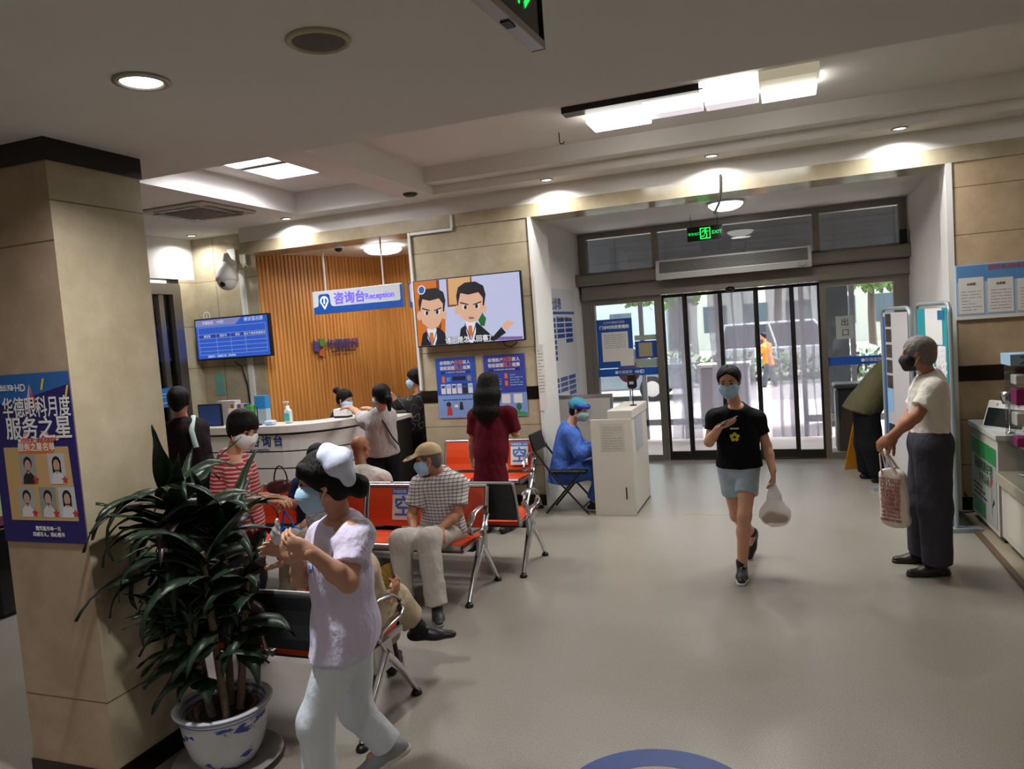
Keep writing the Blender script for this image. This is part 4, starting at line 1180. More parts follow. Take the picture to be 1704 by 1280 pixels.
part(curve_wall(MB(), 0.02, -0.36, 1.045, 1.12), 'counter_top', M_counter_top, t)
part(curve_wall(MB(), -0.05, -0.09, 0.0, 1.04), 'inner_panel', M_counter, t)
part(curve_wall(MB(), -0.30, -0.68, 0.70, 0.74), 'work_top', mat('work top grey', '#54565a', 0.4), t)
S = Sheet((-6.2, 6.499, 0.86), (1, 0, 0), (0, 0, 1))
b_ = MB(); S.rect(b_, 0.62, 0.035, 0.73, 0.145, 0.001); em_ = part(b_, 'blue_emblem', M_deepblue, t)
b_ = MB(); n_ = 20
b_.add([S.p(0.675 + 0.036 * math.cos(6.2832 * k / n_), 0.093 + 0.036 * math.sin(6.2832 * k / n_), 0.002) for k in range(n_)] + [S.p(0.675 + 0.028 * math.cos(6.2832 * k / n_), 0.093 + 0.028 * math.sin(6.2832 * k / n_), 0.002) for k in range(n_)], [(k, (k + 1) % n_, n_ + (k + 1) % n_, n_ + k) for k in range(n_)])
S.rect(b_, 0.669, 0.072, 0.681, 0.112, 0.002)
part(b_, 'ring', M_whiteprint, em_)
S.text('咨询台', 0.125, 1.0, 0.095, 0.002, M_deepblue, t, bold=0.003, spacing=1.35)
S.text('Receptio', 0.07, 0.90, 0.008, 0.002, M_deepblue, t, bold=0.001)
settle(t, (-5.3, 7.0, 0))
t = thing('niche_back_cabinet', 'low dark grey cabinet along the timber wall behind the counter', 'cabinet')
part(MB().box((-5.45, 9.0, 0), (-4.0, 9.7, 0.92)), 'body', mat('dark cabinet', '#3b3d41', 0.5), t)
part(MB().box((-5.48, 8.95, 0.92), (-3.97, 9.75, 0.96)), 'cabinet_top', mat('dark cabinet top', '#4d4f53', 0.35), t)
settle(t, (-4.7, 9.35, 0))
t = thing('black_end_cabinet', 'black end cabinet of the counter with a small white plaque', 'cabinet')
part(MB().box((-4.36, 7.35, 0), (-4.12, 7.72, 1.03)), 'body', mat('black cabinet', '#131316', 0.4), t)
part(MB().box((-4.37, 7.33, 1.03), (-4.11, 7.74, 1.07)), 'cabinet_top', M_counter_top, t)
S = Sheet((-4.235, 7.348, 0.80), (1, 0, 0), (0, 0, 1))
pq = part(S.slab(MB(), 0, 0, 0.11, 0.26, 0, 0.003), 'plaque', mat('plaque grey', '#9b9b99', 0.5), t)
b_ = MB(); S.disc(b_, 0.055, 0.14, 0.035, 0.004, ry=0.07); part(b_, 'plaque_mark', M_ink, pq)
settle(t, (-4.24, 7.54, 0))

# things on the reception counter
ZT = 1.12
def small(name, label, cat, m_, mtl, base, group=None):
    o = m_.build(name, mtl); settle(o, base); return tag(o, label, cat, group)
t = thing('gel_dispenser', 'clear pump bottle of hand gel with a teal label on the counter', 'bottle', (-5.06, 6.72, ZT))
part(MB().bev((-0.04, -0.03, 0), (0.04, 0.03, 0.15), 0.012), 'bottle', mat('milky bottle', '#c9d6d6', 0.2), t)
part(MB().box((-0.036, -0.032, 0.03), (0.036, -0.0305, 0.11)), 'bottle_label', mat('teal label', '#49b0a5', 0.5), t)
part(MB().lathe([(0.03, 0.15), (0.02, 0.165), (0.018, 0.19), (0.006, 0.19), (0.006, 0.23)], n=16).box((-0.05, -0.012, 0.222), (0.015, 0.012, 0.238)), 'pump', M_plainwhite, t)
t = thing('tissue_box', 'small white box with a dark foot beside the receptionist', 'box', (-4.62, 7.1, ZT))
part(MB().bev((-0.09, -0.06, 0.02), (0.09, 0.06, 0.1), 0.008), 'body', M_plainwhite, t); part(MB().box((-0.085, -0.055, 0), (0.085, 0.055, 0.02)), 'foot', M_black, t)
t = thing('framed_picture', 'dark blue framed picture leaning on the left end of the counter', 'picture frame', (-6.05, 6.66, ZT))
part(MB().box((-0.16, -0.008, 0), (0.16, 0.012, 0.25)), 'frame', M_black, t); part(MB().quad((-0.145, -0.009, 0.015), (0.145, -0.009, 0.015), (0.145, -0.009, 0.235), (-0.145, -0.009, 0.235)), 'picture', mat('night blue picture', '#27427f', 0.3), t)
t = thing('card_rack', 'white and green leaflet holder with a black phone in front on the counter', 'holder', (-5.62, 6.70, ZT))
part(MB().box((-0.17, -0.05, 0), (0.09, 0.05, 0.19)), 'holder', M_plainwhite, t); part(MB().prism([(0.02, -0.052, 0), (0.14, -0.052, 0), (0.14, -0.052, 0.21), (0.07, -0.052, 0.21)], 0.1, (0, 1, 0)), 'green_leaflet', mat('leaf green', '#4f9a2f', 0.5), t)
for k, c in enumerate(('#9a4a3a', '#d8d2c8', '#6a4a86', '#b9aaa0', '#3d5f8f')): part(MB().box((-0.15 + k * 0.045, -0.03, 0.19), (-0.115 + k * 0.045, 0.04, 0.235)), 'leaflet', mat('leaflet %d' % k, c, 0.6), t)
part(MB().bev((-0.06, -0.075, 0), (0.0, -0.055, 0.14), 0.006), 'phone', M_black, t)
t = thing('blue_box', 'tall sky blue carton next to the leaflet holder on the counter', 'box', (-5.40, 6.74, ZT))
part(MB().box((-0.07, -0.04, 0), (0.07, 0.04, 0.31)), 'carton', mat('carton grey blue', '#a8b8c4', 0.5), t); part(MB().box((-0.071, -0.041, 0.17), (0.071, 0.041, 0.312)), 'blue_lid', mat('sky blue card', '#2d86c8', 0.5), t)
t = thing('desk_microphone', 'thin black stalk on a round foot before the blue carton', 'microphone', (-5.38, 6.62, ZT))
part(MB().lathe([(0.04, 0), (0.04, 0.01), (0.015, 0.02), (0, 0.022)], n=18), 'foot', M_black, t); part(MB().cyl((0, 0, 0.02), (0.0, 0, 0.2), 0.005, 8), 'stalk', M_black, t)
t = thing('white_carton', 'white carton standing behind the framed picture on the counter', 'box', (-5.90, 6.80, ZT))
part(MB().box((-0.12, -0.05, 0), (0.12, 0.05, 0.27)), 'carton', mat('off white card', '#b9b6b4', 0.6), t)
t = thing('paper_pack', 'small flat pack of wipes on the counter right of the stalk', 'pack', (-5.22, 6.62, ZT))
part(MB().bev((-0.06, -0.04, 0), (0.06, 0.04, 0.05), 0.012), 'pack', mat('pack white', '#c3c7cc', 0.4), t); part(MB().box((-0.05, -0.0415, 0.01), (0.05, -0.0395, 0.03)), 'blue_print', M_cyanprint, t)

# ---------------------------------------------------------------- check-in desk, thermometer, folding chair, white board
M_desk = mat('white laminate', '#c2beb4', 0.4)
t = thing('check_in_desk', 'white stepped check-in desk beside the guard in blue', 'desk')
part(MB().box((-1.89, 7.33, 0), (-1.47, 7.36, 0.98)), 'side_panel', M_desk, t, 0.003)
part(MB().box((-1.89, 8.15, 0), (-1.47, 8.18, 0.98)), 'side_panel', M_desk, t, 0.003)
part(MB().box((-1.50, 7.36, 0.03), (-1.468, 8.15, 1.0)), 'front_panel', M_desk, t, 0.003)
part(MB().box((-1.89, 7.36, 0.72), (-1.5, 8.15, 0.75)), 'work_top', M_desk, t)
part(MB().box((-1.71, 7.34, 0.98), (-1.46, 8.2, 1.065)), 'raised_ledge', M_desk, t, 0.004)
S = Sheet((-1.89, 7.33, 0), (1, 0, 0), (0, 0, 1))
pn = part(S.slab(MB(), 0.10, 0.66, 0.34, 0.94, 0.0, 0.0015), 'paper_note', mat('faded note', '#b4b0a6', 0.7), t)
part(S.lines(MB(), 0.12, 0.68, 0.32, 0.92, 9, 0.002, 17, 0.25), 'fine_print', mat('faint print', '#97948c', 0.7), pn)
part(MB().box((-1.565, 7.327, 0.17), (-1.553, 7.33, 0.29)), 'tape_mark', M_black, t)
part(MB().box((-1.466, 7.5, 0.62), (-1.4655, 7.9, 0.98)), 'clear_folder', mat('folder blue grey', '#93969e', 0.3), t)
settle(t, (-1.68, 7.75, 0))
t = thing('thermometer_post', 'black face thermometer on a thin stalk on the check-in desk', 'thermometer', (-1.52, 7.75, 1.065))
part(MB().lathe([(0.04, 0), (0.04, 0.008), (0.012, 0.014), (0, 0.015)], n=18), 'foot', M_black, t)
part(MB().cyl((0, 0, 0.01), (0, 0, 0.2), 0.006, 8), 'stalk', mat('stalk blue', '#23264f', 0.4), t)
part(MB().bev((-0.05, -0.02, 0.18), (0.05, 0.02, 0.34), 0.016), 'head', M_black, t)
part(MB().box((-0.025, -0.0215, 0.225), (0.02, -0.0195, 0.255)), 'display', M_grey, t)
t = thing('folding_chair', 'black folding chair carrying the guard in blue', 'chair', (-2.16, 7.52, 0), 0)
part(MB().bev((-0.21, -0.2, 0.43), (0.2, 0.2, 0.465), 0.012), 'seat', M_black, t)
m_ = MB(); pts = [(-0.335, 0.66), (-0.355, 0.72), (-0.37, 0.79), (-0.375, 0.84)]
m_.add([(x, y, z) for y in (-0.19, 0.19) for x, z in pts] + [(x - 0.02, y, z) for y in (-0.19, 0.19) for x, z in pts], [(0, 4, 5, 1), (1, 5, 6, 2), (2, 6, 7, 3), (8, 9, 13, 12), (9, 10, 14, 13), (10, 11, 15, 14), (3, 7, 15, 11), (0, 8, 12, 4), (0, 1, 9, 8), (1, 2, 10, 9), (2, 3, 11, 10), (4, 12, 13, 5), (5, 13, 14, 6), (6, 14, 15, 7)])
part(m_, 'backrest', M_black, t)
for sy in (-0.2, 0.2):
    part(MB().tube([(-0.385, sy, 0.83), (-0.33, sy, 0.66), (-0.16, sy, 0.42), (0.2, sy, 0.012)], 0.011, 8), 'leg', M_black, t)
    part(MB().tube([(0.12, sy * 0.88, 0.43), (-0.0, sy * 0.88, 0.30), (-0.26, sy * 0.88, 0.012)], 0.011, 8), 'leg', M_black, t)
part(MB().tube([(0.14, -0.2, 0.08), (0.14, 0.2, 0.08)], 0.008, 8), 'stretcher', M_black, t)
t = thing('white_board', 'grey framed white board standing behind the guard in blue', 'board', (-2.28, 8.62, 0))
part(MB().box((-0.33, -0.012, 0.42), (0.33, 0.012, 1.10)), 'panel', mat('board face', '#a6a29a', 0.4), t)
part(MB().box((-0.35, -0.018, 1.085), (0.35, 0.018, 1.12)).box((-0.35, -0.018, 0.40), (0.35, 0.018, 0.43)).box((-0.35, -0.018, 0.43), (-0.325, 0.018, 1.085)).box((0.325, -0.018, 0.43), (0.35, 0.018, 1.085)), 'frame', M_alu, t)
for sx in (-0.28, 0.28):
    part(MB().tube([(sx, 0.0, 0.41), (sx, -0.1, 0.0)], 0.012, 8), 'leg', M_alu, t); part(MB().tube([(sx, 0.0, 0.41), (sx, 0.12, 0.0)], 0.012, 8), 'leg', M_alu, t)
# floor tape and floor ring
t = small('floor_tape', 'worn yellow and grey tape strip on the floor before the entrance', 'tape', MB().box((-1.02, 7.41, 0), (-0.62, 7.425, 0.0012)).box((-0.30, 7.44, 0), (-0.14, 7.455, 0.0012)).box((-0.60, 7.425, 0), (-0.33, 7.435, 0.0011)), mat('worn yellow tape', '#9a9a4c', 0.6), (-0.6, 7.43, 0))
m_ = MB(); n_ = 64
for r0, r1, z in ((0.29, 0.42, 0.0012),):
    m_.add([(r0 * math.cos(6.28319 * k / n_), r0 * math.sin(6.28319 * k / n_), z) for k in range(n_)] + [(r1 * math.cos(6.28319 * k / n_), r1 * math.sin(6.28319 * k / n_), z) for k in range(n_)], [(k, n_ + k, n_ + (k + 1) % n_, (k + 1) % n_) for k in range(n_)])
o = m_.build('floor_sticker', mat('floor sticker blue', '#23407f', 0.5)); o.location = (-0.55, 2.83, 0)
tag(o, 'large blue ring sticker on the floor at the bottom of the picture', 'sticker')

# ---------------------------------------------------------------- award poster on the near pillar
t = thing('award_poster', 'violet staff award poster with five portraits on the near pillar', 'poster')
S = Sheet((-3.385, 2.364, 1.14), (1, 0, 0), (0, 0, 1)); w_, h_ = 0.502, 0.755
M_navy = mat('poster deep violet', '#2c2468', 0.45)
part(S.slab(MB(), 0, 0, w_, h_, 0, 0.003), 'sheet', M_navy, t)
b_ = MB(); S.poly(b_, [(0, 0.62), (0.2, 0.64), (0.502, 0.70), (0.502, 0.755), (0, 0.755)], 0.0035); part(b_, 'blue_sky', mat('poster sky', '#2b62a8', 0.5), t)
b_ = MB(); S.poly(b_, [(0.06, 0.10), (0.47, 0.10), (0.455, 0.43), (0.06, 0.43)], 0.0036); pan = part(b_, 'sand_panel', mat('poster sand', '#c8a472', 0.6), t)
b_ = MB(); S.poly(b_, [(0.16, 0.40), (0.37, 0.405), (0.375, 0.455), (0.155, 0.45)], 0.0042); part(b_, 'orange_ribbon', M_orangeprint, t)
b_ = MB(); S.poly(b_, [(0.265, 0.71), (0.305, 0.6), (0.29, 0.6), (0.275, 0.62)], 0.0038); S.poly(b_, [(0.265, 0.71), (0.262, 0.62), (0.245, 0.6), (0.225, 0.6)], 0.0038)
S.poly(b_, [(0.18, 0.455), (0.24, 0.5), (0.20, 0.5)], 0.0038); S.poly(b_, [(0.36, 0.455), (0.34, 0.5), (0.30, 0.5)], 0.0038); part(b_, 'pale_star', mat('star pink', '#d7a9b8', 0.5), t)
b_ = MB(); S.poly(b_, [(0.272, 0.69), (0.30, 0.62), (0.275, 0.625)], 0.0041); part(b_, 'star_core', M_redprint, t)
for k, (u, v) in enumerate(((0.33, 0.70), (0.47, 0.665))):
    b_ = MB(); S.poly(b_, [(u, v - 0.02), (u + 0.012, v - 0.02), (u + 0.03, v + 0.03), (u + 0.018, v + 0.03)], 0.004); part(b_, 'yellow_streamer', M_yellowprint, t)
S.text('华德眼科月度', 0.096, 0.29, 0.600, 0.0045, M_whiteprint, t, bold=0.0014, sx=0.72, depth=0.001)
S.text('服务之星', 0.106, 0.29, 0.507, 0.0045, M_whiteprint, t, bold=0.002, sx=0.95, depth=0.001)
b_ = MB(); S.poly(b_, [(0.16, 0.45), (0.40, 0.457), (0.42, 0.475), (0.155, 0.467)], 0.004); part(b_, 'white_ribbon', M_whiteprint, t)
S.text('2020年第一季度评选活动', 0.02, 0.285, 0.462, 0.0046, M_redprint, t)
S.text('服务之星名单', 0.038, 0.265, 0.427, 0.0048, M_whiteprint, t, bold=0.001)
S.text('华德医院', 0.03, 0.10, 0.695, 0.0045, M_whiteprint, t); S.text('+HD', 0.045, 0.195, 0.693, 0.0045, M_whiteprint, t, bold=0.001)
S.text('微笑服务每一天', 0.022, 0.28, 0.062, 0.0045, M_whiteprint, t); S.text('真诚待人，用心服务', 0.022, 0.28, 0.035, 0.0045, M_whiteprint, t)
M_pskin, M_phair = mat('printed skin', '#c09a86', 0.6), mat('printed hair', '#22191a', 0.6)
for k, (u, v, bg, coat) in enumerate(((0.15, 0.265, '#a39d9f', '#2a2128'), (0.325, 0.265, '#c3bfc6', '#d5d2d8'), (0.12, 0.115, '#a8adac', '#d8d5d6'), (0.25, 0.115, '#8f9492', '#cfcccb'), (0.365, 0.115, '#bfc3c9', '#d5d8df'))):
    b_ = MB(); S.rect(b_, u, v, u + 0.10, v + 0.135, 0.004); po = part(b_, 'portrait', mat('portrait ground %d' % k, bg, 0.6), pan)
    b_ = MB(); S.disc(b_, u + 0.05, v + 0.093, 0.026, 0.0042, ry=0.03)
    if k in (1, 4): S.poly(b_, [(u + 0.024, v + 0.05), (u + 0.076, v + 0.05), (u + 0.076, v + 0.1), (u + 0.024, v + 0.1)], 0.0042)
    b_ .build('printed_hair', M_phair, po)
    b_ = MB(); S.poly(b_, [(u + 0.012, v), (u + 0.088, v), (u + 0.083, v + 0.035), (u + 0.06, v + 0.055), (u + 0.04, v + 0.055), (u + 0.017, v + 0.035)], 0.0043); b_.build('printed_coat', mat('portrait coat %d' % k, coat, 0.6), po)
    b_ = MB(); S.disc(b_, u + 0.05, v + 0.082, 0.019, 0.0044, ry=0.026); S.rect(b_, u + 0.043, v + 0.046, u + 0.057, v + 0.062, 0.0044); b_.build('printed_face', M_pskin, po)
    b_ = MB(); c_, d2 = u + 0.092, v + 0.018
    b_.poly([S.p(c_ + (0.021 if q % 2 == 0 else 0.010) * math.sin(q * math.pi / 5), d2 + (0.021 if q % 2 == 0 else 0.010) * math.cos(q * math.pi / 5), 0.0046) for q in range(10)][::-1]); b_.build('red_star', M_redprint, po)
settle(t, (-3.13, 2.364, 1.14))
# display stand beyond the pillar at the far left
t = thing('display_stand', 'dark glossy stand with a pale green panel behind the near pillar', 'display stand', (-5.95, 4.0, 0), 0)
part(MB().bev((-0.22, -0.1, 0), (0.20, 0.2, 0.72), 0.03), 'base', mat('glossy black', '#0c0b0d', 0.12), t)
part(MB().box((-0.22, -0.09, 0.72), (0.20, 0.18, 0.79)), 'magenta_band', mat('magenta band', '#6f2a44', 0.5), t)
part(MB().box((-0.2, -0.08, 0.79), (0.18, 0.17, 1.6)), 'panel', mat('pale green panel', '#9dbb8a', 0.5), t)
# ---------------------------------------------------------------- banner stands beside the entrance
M_standframe = mat('pale blue grey frame', '#9aa7ad', 0.35, metal=0.4)
def banner_stand(name, label, A, B, h, base_len):
    """A near foot, B far foot; returns thing and the sheet that faces the hall"""
    A = Vector((A[0], A[1], 0)); B = Vector((B[0], B[1], 0))
    t = thing(name, label, 'banner stand')
    d_ = (B - A).normalized(); L = (B - A).length; r_ = 0.09
    n_ = Vector((-d_.y, d_.x, 0))
    pts = [A + Vector((0, 0, 0.03)), A + Vector((0, 0, h - r_))]
    for k in range(1, 6):
        a = k * math.pi / 10
        pts.append(A + d_ * (r_ - r_ * math.cos(a)) + Vector((0, 0, h - r_ + r_ * math.sin(a))))
    for k in range(0, 6):
        a = k * math.pi / 10
        pts.append(B - d_ * (r_ - r_ * math.sin(a)) + Vector((0, 0, h - r_ + r_ * math.cos(a))))
    pts += [B + Vector((0, 0, 0.03))]
    part(MB().tube(pts, 0.018, 10), 'frame', M_standframe, t)
    for P in (A, B):
        m_ = MB(); a, b = P - n_ * base_len / 2, P + n_ * base_len / 2
        e_ = d_ * 0.05
        m_.prism([tuple(a - e_), tuple(b - e_), tuple(b + e_), tuple(a + e_)], 0.035, (0, 0, 1))
        part(m_, 'foot', M_standframe, t)
    S = Sheet(B - d_ * 0.05 + n_ * 0.008, -d_, (0, 0, 1))
    return t, S, L - 0.1
t, S, W_ = banner_stand('banner_stand', 'teal advertising stand with big white outlined letters behind the man in white', (1.265, 6.98), (1.14, 7.80), 1.9, 0.36)
M_teal = mat('teal banner', '#1d98a4', 0.5)
part(S.slab(MB(), 0, 0.06, W_, 1.86, -0.004, 0.0), 'banner', M_teal, t)
b_ = MB(); S.poly(b_, [(0, 0.06), (W_, 0.06), (W_, 1.02), (W_ * 0.55, 0.98), (0, 1.10)], 0.001); part(b_, 'pale_lower_part', mat('pale mint banner', '#b3d3cc', 0.5), t)
b_ = MB(); S.slab(b_, W_ * 0.30, 1.55, W_ * 0.86, 1.86, 0.001, 0.002); part(b_, 'white_patch', M_whiteprint, t)
b_ = MB(); S.rect(b_, W_ * 0.72, 1.76, W_ * 0.93, 1.84, 0.003); part(b_, 'blue_patch', mat('patch blue', '#1c6a94', 0.5), t)
M_coral = mat('coral letters', '#e8664f', 0.5)
for s_, z_, q in (('爱眼', 1.40, 0.25), ('护眼', 1.25, 0.25)):
    S.text(s_, q, W_ * 0.62, z_, 0.002, M_whiteprint, t, bold=0.016); S.text(s_, q, W_ * 0.62, z_, 0.003, M_coral, t, bold=0.003)
S.text('专家义诊', 0.15, W_ * 0.58, 1.09, 0.002, M_coral, t, bold=0.003)
b_ = MB(); S.rect(b_, W_ * 0.4, 0.92, W_ * 0.95, 1.0, 0.002); part(b_, 'red_band', M_redprint, t)
b_ = MB(); S.rect(b_, W_ * 0.55, 0.42, W_, 0.66, 0.002); part(b_, 'yellow_block', mat('banner yellow', '#dcc06a', 0.5), t)
b_ = MB(); S.rect(b_, W_ * 0.55, 0.20, W_, 0.38, 0.002); part(b_, 'red_block', M_redprint, t)
settle(t, (1.25, 7.5, 0))
t, S, W_ = banner_stand('banner_stand', 'white stand with a strip of dark photos hiding the stooping man', (1.10, 7.86), (0.94, 8.56), 1.88, 0.32)
part(S.slab(MB(), 0, 0.06, W_, 1.84, -0.004, 0.0), 'banner', mat('white banner', '#c3c2c4', 0.5), t)
b_ = MB(); S.rect(b_, 0.0, 0.06, W_ * 0.08, 1.80, 0.001); part(b_, 'blue_edge', mat('banner blue', '#2458a0', 0.5), t)
for k in range(5):
    b_ = MB(); S.rect(b_, W_ * 0.1, 1.70 - k * 0.155, W_ * 0.34, 1.83 - k * 0.155, 0.002); part(b_, 'dark_photo', mat('photo dark', '#3a3630', 0.5, var=0.6, vscale=30), t)
b_ = MB(); S.rect(b_, W_ * 0.1, 0.84, W_ * 0.34, 1.08, 0.002); part(b_, 'pale_blue_print', M_cyanprint, t)
b_ = MB(); S.rect(b_, W_ * 0.1, 0.60, W_ * 0.36, 0.72, 0.002); part(b_, 'black_band', M_ink, t)
settle(t, (1.02, 8.0, 0))

# ---------------------------------------------------------------- notice board on the right stone wall
t = thing('licence_board', 'blue and white notice board with three papers on the right stone wall', 'board')
S = Sheet((1.45, 7.70, 1.735), (1, 0, 0), (0, 0, 1)); w_, h_ = 0.75, 0.485
part(S.slab(MB(), 0, 0, w_, h_, -0.02, 0), 'board', mat('board pale blue', '#a9bcd4', 0.4), t)
b_ = MB(); S.rect(b_, 0.01, 0.33, w_ - 0.01, h_ - 0.01, 0.001); part(b_, 'blue_head', mat('board blue', '#5b8cc0', 0.4), t)
b_ = MB(); S.rect(b_, 0.0, 0.0, w_, 0.03, 0.001); part(b_, 'bottom_rail', M_paper, t)
for k, u in enumerate((0.02, 0.245, 0.47)):
    p_ = part(S.slab(MB(), u, 0.05, u + 0.195, 0.37 - k * 0.02, 0.001, 0.003), 'paper', M_paper, t)
    S.text('公示栏', 0.024, u + 0.1, 0.31 - k * 0.01, 0.004, M_ink, p_, bold=0.001)
    part(S.lines(MB(), u + 0.02, 0.08, u + 0.175, 0.27, 7, 0.0035, 20 + k, 0.2), 'fine_print', M_grey, p_)
S.text('医疗机构信息公示', 0.05, 0.45, 0.445, 0.003, mat('red brown print', '#a8565a', 0.5), t, bold=0.001)
settle(t, (1.82, 7.73, 1.735))

# ---------------------------------------------------------------- sales counter along the right side
M_cab = mat('white cabinet', '#c9c6bd', 0.35)
t = thing('white_cabinet', 'white cabinet with a green and grey panel beyond the low sales counter', 'cabinet')
part(MB().box((1.49, 6.62, 0.06), (2.05, 7.5, 0.82)), 'body', M_cab, t, 0.004)
part(MB().box((1.475, 6.60, 0.82), (2.07, 7.52, 0.86)), 'cabinet_top', mat('glass white top', '#cfd2d0', 0.15), t, 0.003)
part(MB().box((1.53, 6.64, 0), (2.05, 7.48, 0.06)), 'plinth', M_blackstone, t)
S = Sheet((1.489, 7.46, 0.1), (0, -1, 0), (0, 0, 1)); w_, h_ = 0.80, 0.64
pn = part(S.slab(MB(), 0, 0, w_, h_, 0, 0.003), 'front_panel', mat('panel grey', '#a9aca6', 0.3), t)
b_ = MB(); S.rect(b_, 0.0, 0.50, w_, h_, 0.004); part(b_, 'green_head', mat('panel green', '#2e8a4f', 0.4), pn)
b_ = MB(); S.rect(b_, 0.0, 0.0, w_ * 0.55, 0.13, 0.004); part(b_, 'green_foot', mat('panel green', '#2e8a4f', 0.4), pn)
S.text('眼部健康护理', 0.10, 0.40, 0.43, 0.005, mat('panel dark green', '#2f5d46', 0.4), pn, bold=0.002); S.text('专业品质', 0.085, 0.42, 0.33, 0.005, mat('panel dark green', '#2f5d46', 0.4), pn)
b_ = MB(); S.poly(b_, [(0.60, 0.30), (0.66, 0.32), (0.70, 0.38), (0.62, 0.40)], 0.005); part(b_, 'red_flower', mat('flower red', '#a2484e', 0.5), pn)
b_ = MB(); S.rect(b_, 0.655, 0.08, 0.662, 0.31, 0.005); S.poly(b_, [(0.66, 0.15), (0.74, 0.2), (0.72, 0.24)], 0.005); part(b_, 'flower_stalk', M_ink, pn)
part(S.lines(MB(), 0.05, 0.16, 0.5, 0.28, 3, 0.005, 33, 0.35), 'fine_print', M_ink, pn)
settle(t, (1.77, 7.06, 0))
t = thing('sales_counter', 'long low white sales counter with a glass top at the right edge', 'counter')
part(MB().box((1.50, 2.2, 0.08), (2.2, 6.58, 0.50)), 'body', M_cab, t, 0.004)
part(MB().box((1.465, 2.18, 0.50), (2.23, 6.60, 0.585)), 'worktop', mat('beige worktop', '#aaa290', 0.4), t, 0.004)
part(MB().box((1.47, 2.2, 0.588), (2.2, 6.58, 0.596)), 'glass_sheet', M_acrylic, t)
part(MB().box((1.54, 2.3, 0), (2.2, 6.5, 0.08)), 'plinth', M_blackstone, t)
for k in range(4):
    part(MB().box((1.497, 2.3 + k * 1.05, 0.14), (1.5, 3.28 + k * 1.05, 0.46)), 'front_panel', mat('warm white panel', '#d3cfc0', 0.4), t)
settle(t, (1.85, 4.4, 0))
rnd = random.Random(8)
for k in range(8):
    y = 6.45 - k * 0.22; x = 1.52 + rnd.uniform(0, 0.3)
    tag(settle(MB().box((x, y - 0.13, 0.5965), (x + 0.2, y, 0.5985), Matrix.Rotation(rnd.uniform(-.3, .3), 3, 'Z')).build('leaflet', mat('leaflet print %d' % (k % 3), ('#a8a5a2', '#8f9796', '#b8aca8')[k % 3], 0.5, var=0.3, vscale=30)), (x + 0.1, y - 0.06, 0.597)), 'loose printed leaflet on the glass top of the sales counter, %s from the white cabinet' % ORD[k], 'leaflet', 'leaflets on the sales counter')
tag(settle(MB().box((1.385, 2.0, 0), (1.425, 7.62, 0.022)).build('trim_7', mat('brown floor strip', '#5d4c39', 0.5)), (1.4, 4.8, 0)), '', '') if 0 else struct(MB().box((1.385, 2.0, 0), (1.425, 7.62, 0.022)).build('trim_7', mat('brown floor strip', '#5d4c39', 0.5)))
struct(MB().box((1.425, 2.0, 0.0), (2.4, 7.62, 0.012)).build('trim_8', mat('beige raised plinth', '#9a907c', 0.5)))
# glass display case on the counter
t = thing('glass_case', 'clear glass case on the sales counter below the display rack', 'display case')
part(MB().box((1.60, 5.0, 0.80), (2.2, 6.55, 0.812)), 'glass_top', M_acrylic, t)
for y in (5.0, 6.55): part(MB().box((1.60, y - 0.005, 0.60), (2.2, y + 0.005, 0.80)), 'glass_side', M_acrylic, t)
part(MB().box((1.598, 5.0, 0.60), (1.606, 6.55, 0.80)), 'glass_front', M_acrylic, t)
part(MB().box((1.592, 4.99, 0.795), (1.602, 6.56, 0.815)), 'edge_strip', M_paper, t)
settle(t, (1.9, 5.8, 0.6))
for k in range(6):
    y = 6.4 - k * 0.22; c = ('#8f9894', '#b3aca8', '#7e8583')[k % 3]
    tag(settle(MB().bev((1.68, y - 0.15, 0.60), (1.9, y, 0.66 + 0.02 * (k % 2)), 0.01).build('spectacle_box', mat('case box %d' % (k % 3), c, 0.5)), (1.79, y - 0.07, 0.6)), 'flat pale box inside the glass case, %s from its far end' % ORD[k], 'box', 'boxes in the glass case')
# black screen in a white slanted stand
t = thing('counter_screen', 'small black screen in a slanted white stand on the white cabinet', 'screen', (1.60, 6.92, 0.86), math.radians(-58))
m_ = MB(); m_.M = Matrix.Rotation(math.radians(-20), 4, 'X')
m_.bev((-0.20, -0.012, 0.0), (0.20, 0.02, 0.23), 0.008); part(m_, 'stand', M_plainwhite, t)
m_ = MB(); m_.M = Matrix.Rotation(math.radians(-20), 4, 'X'); m_.quad((-0.18, -0.0135, 0.012), (0.18, -0.0135, 0.012), (0.18, -0.0135, 0.165), (-0.18, -0.0135, 0.165)); part(m_, 'display', M_black, t)
m_ = MB(); m_.M = Matrix.Rotation(math.radians(-20), 4, 'X')
for u in (-0.1, 0.0, 0.1): m_.box((u - 0.008, -0.0135, 0.185), (u + 0.008, -0.012, 0.205))
part(m_, 'print', M_grey, t)
part(MB().box((-0.15, 0.02, 0.0), (0.15, 0.12, 0.012)), 'foot', M_plainwhite, t)
t = thing('metal_cup', 'small shiny metal cup on a stalk behind the black counter screen', 'cup', (1.60, 6.72, 0.86))
part(MB().lathe([(0.03, 0), (0.032, 0.006), (0.006, 0.012), (0.006, 0.22), (0.045, 0.23), (0.06, 0.29), (0.06, 0.33), (0.054, 0.33), (0.05, 0.25), (0, 0.24)], n=24), 'cup', M_chrome, t)
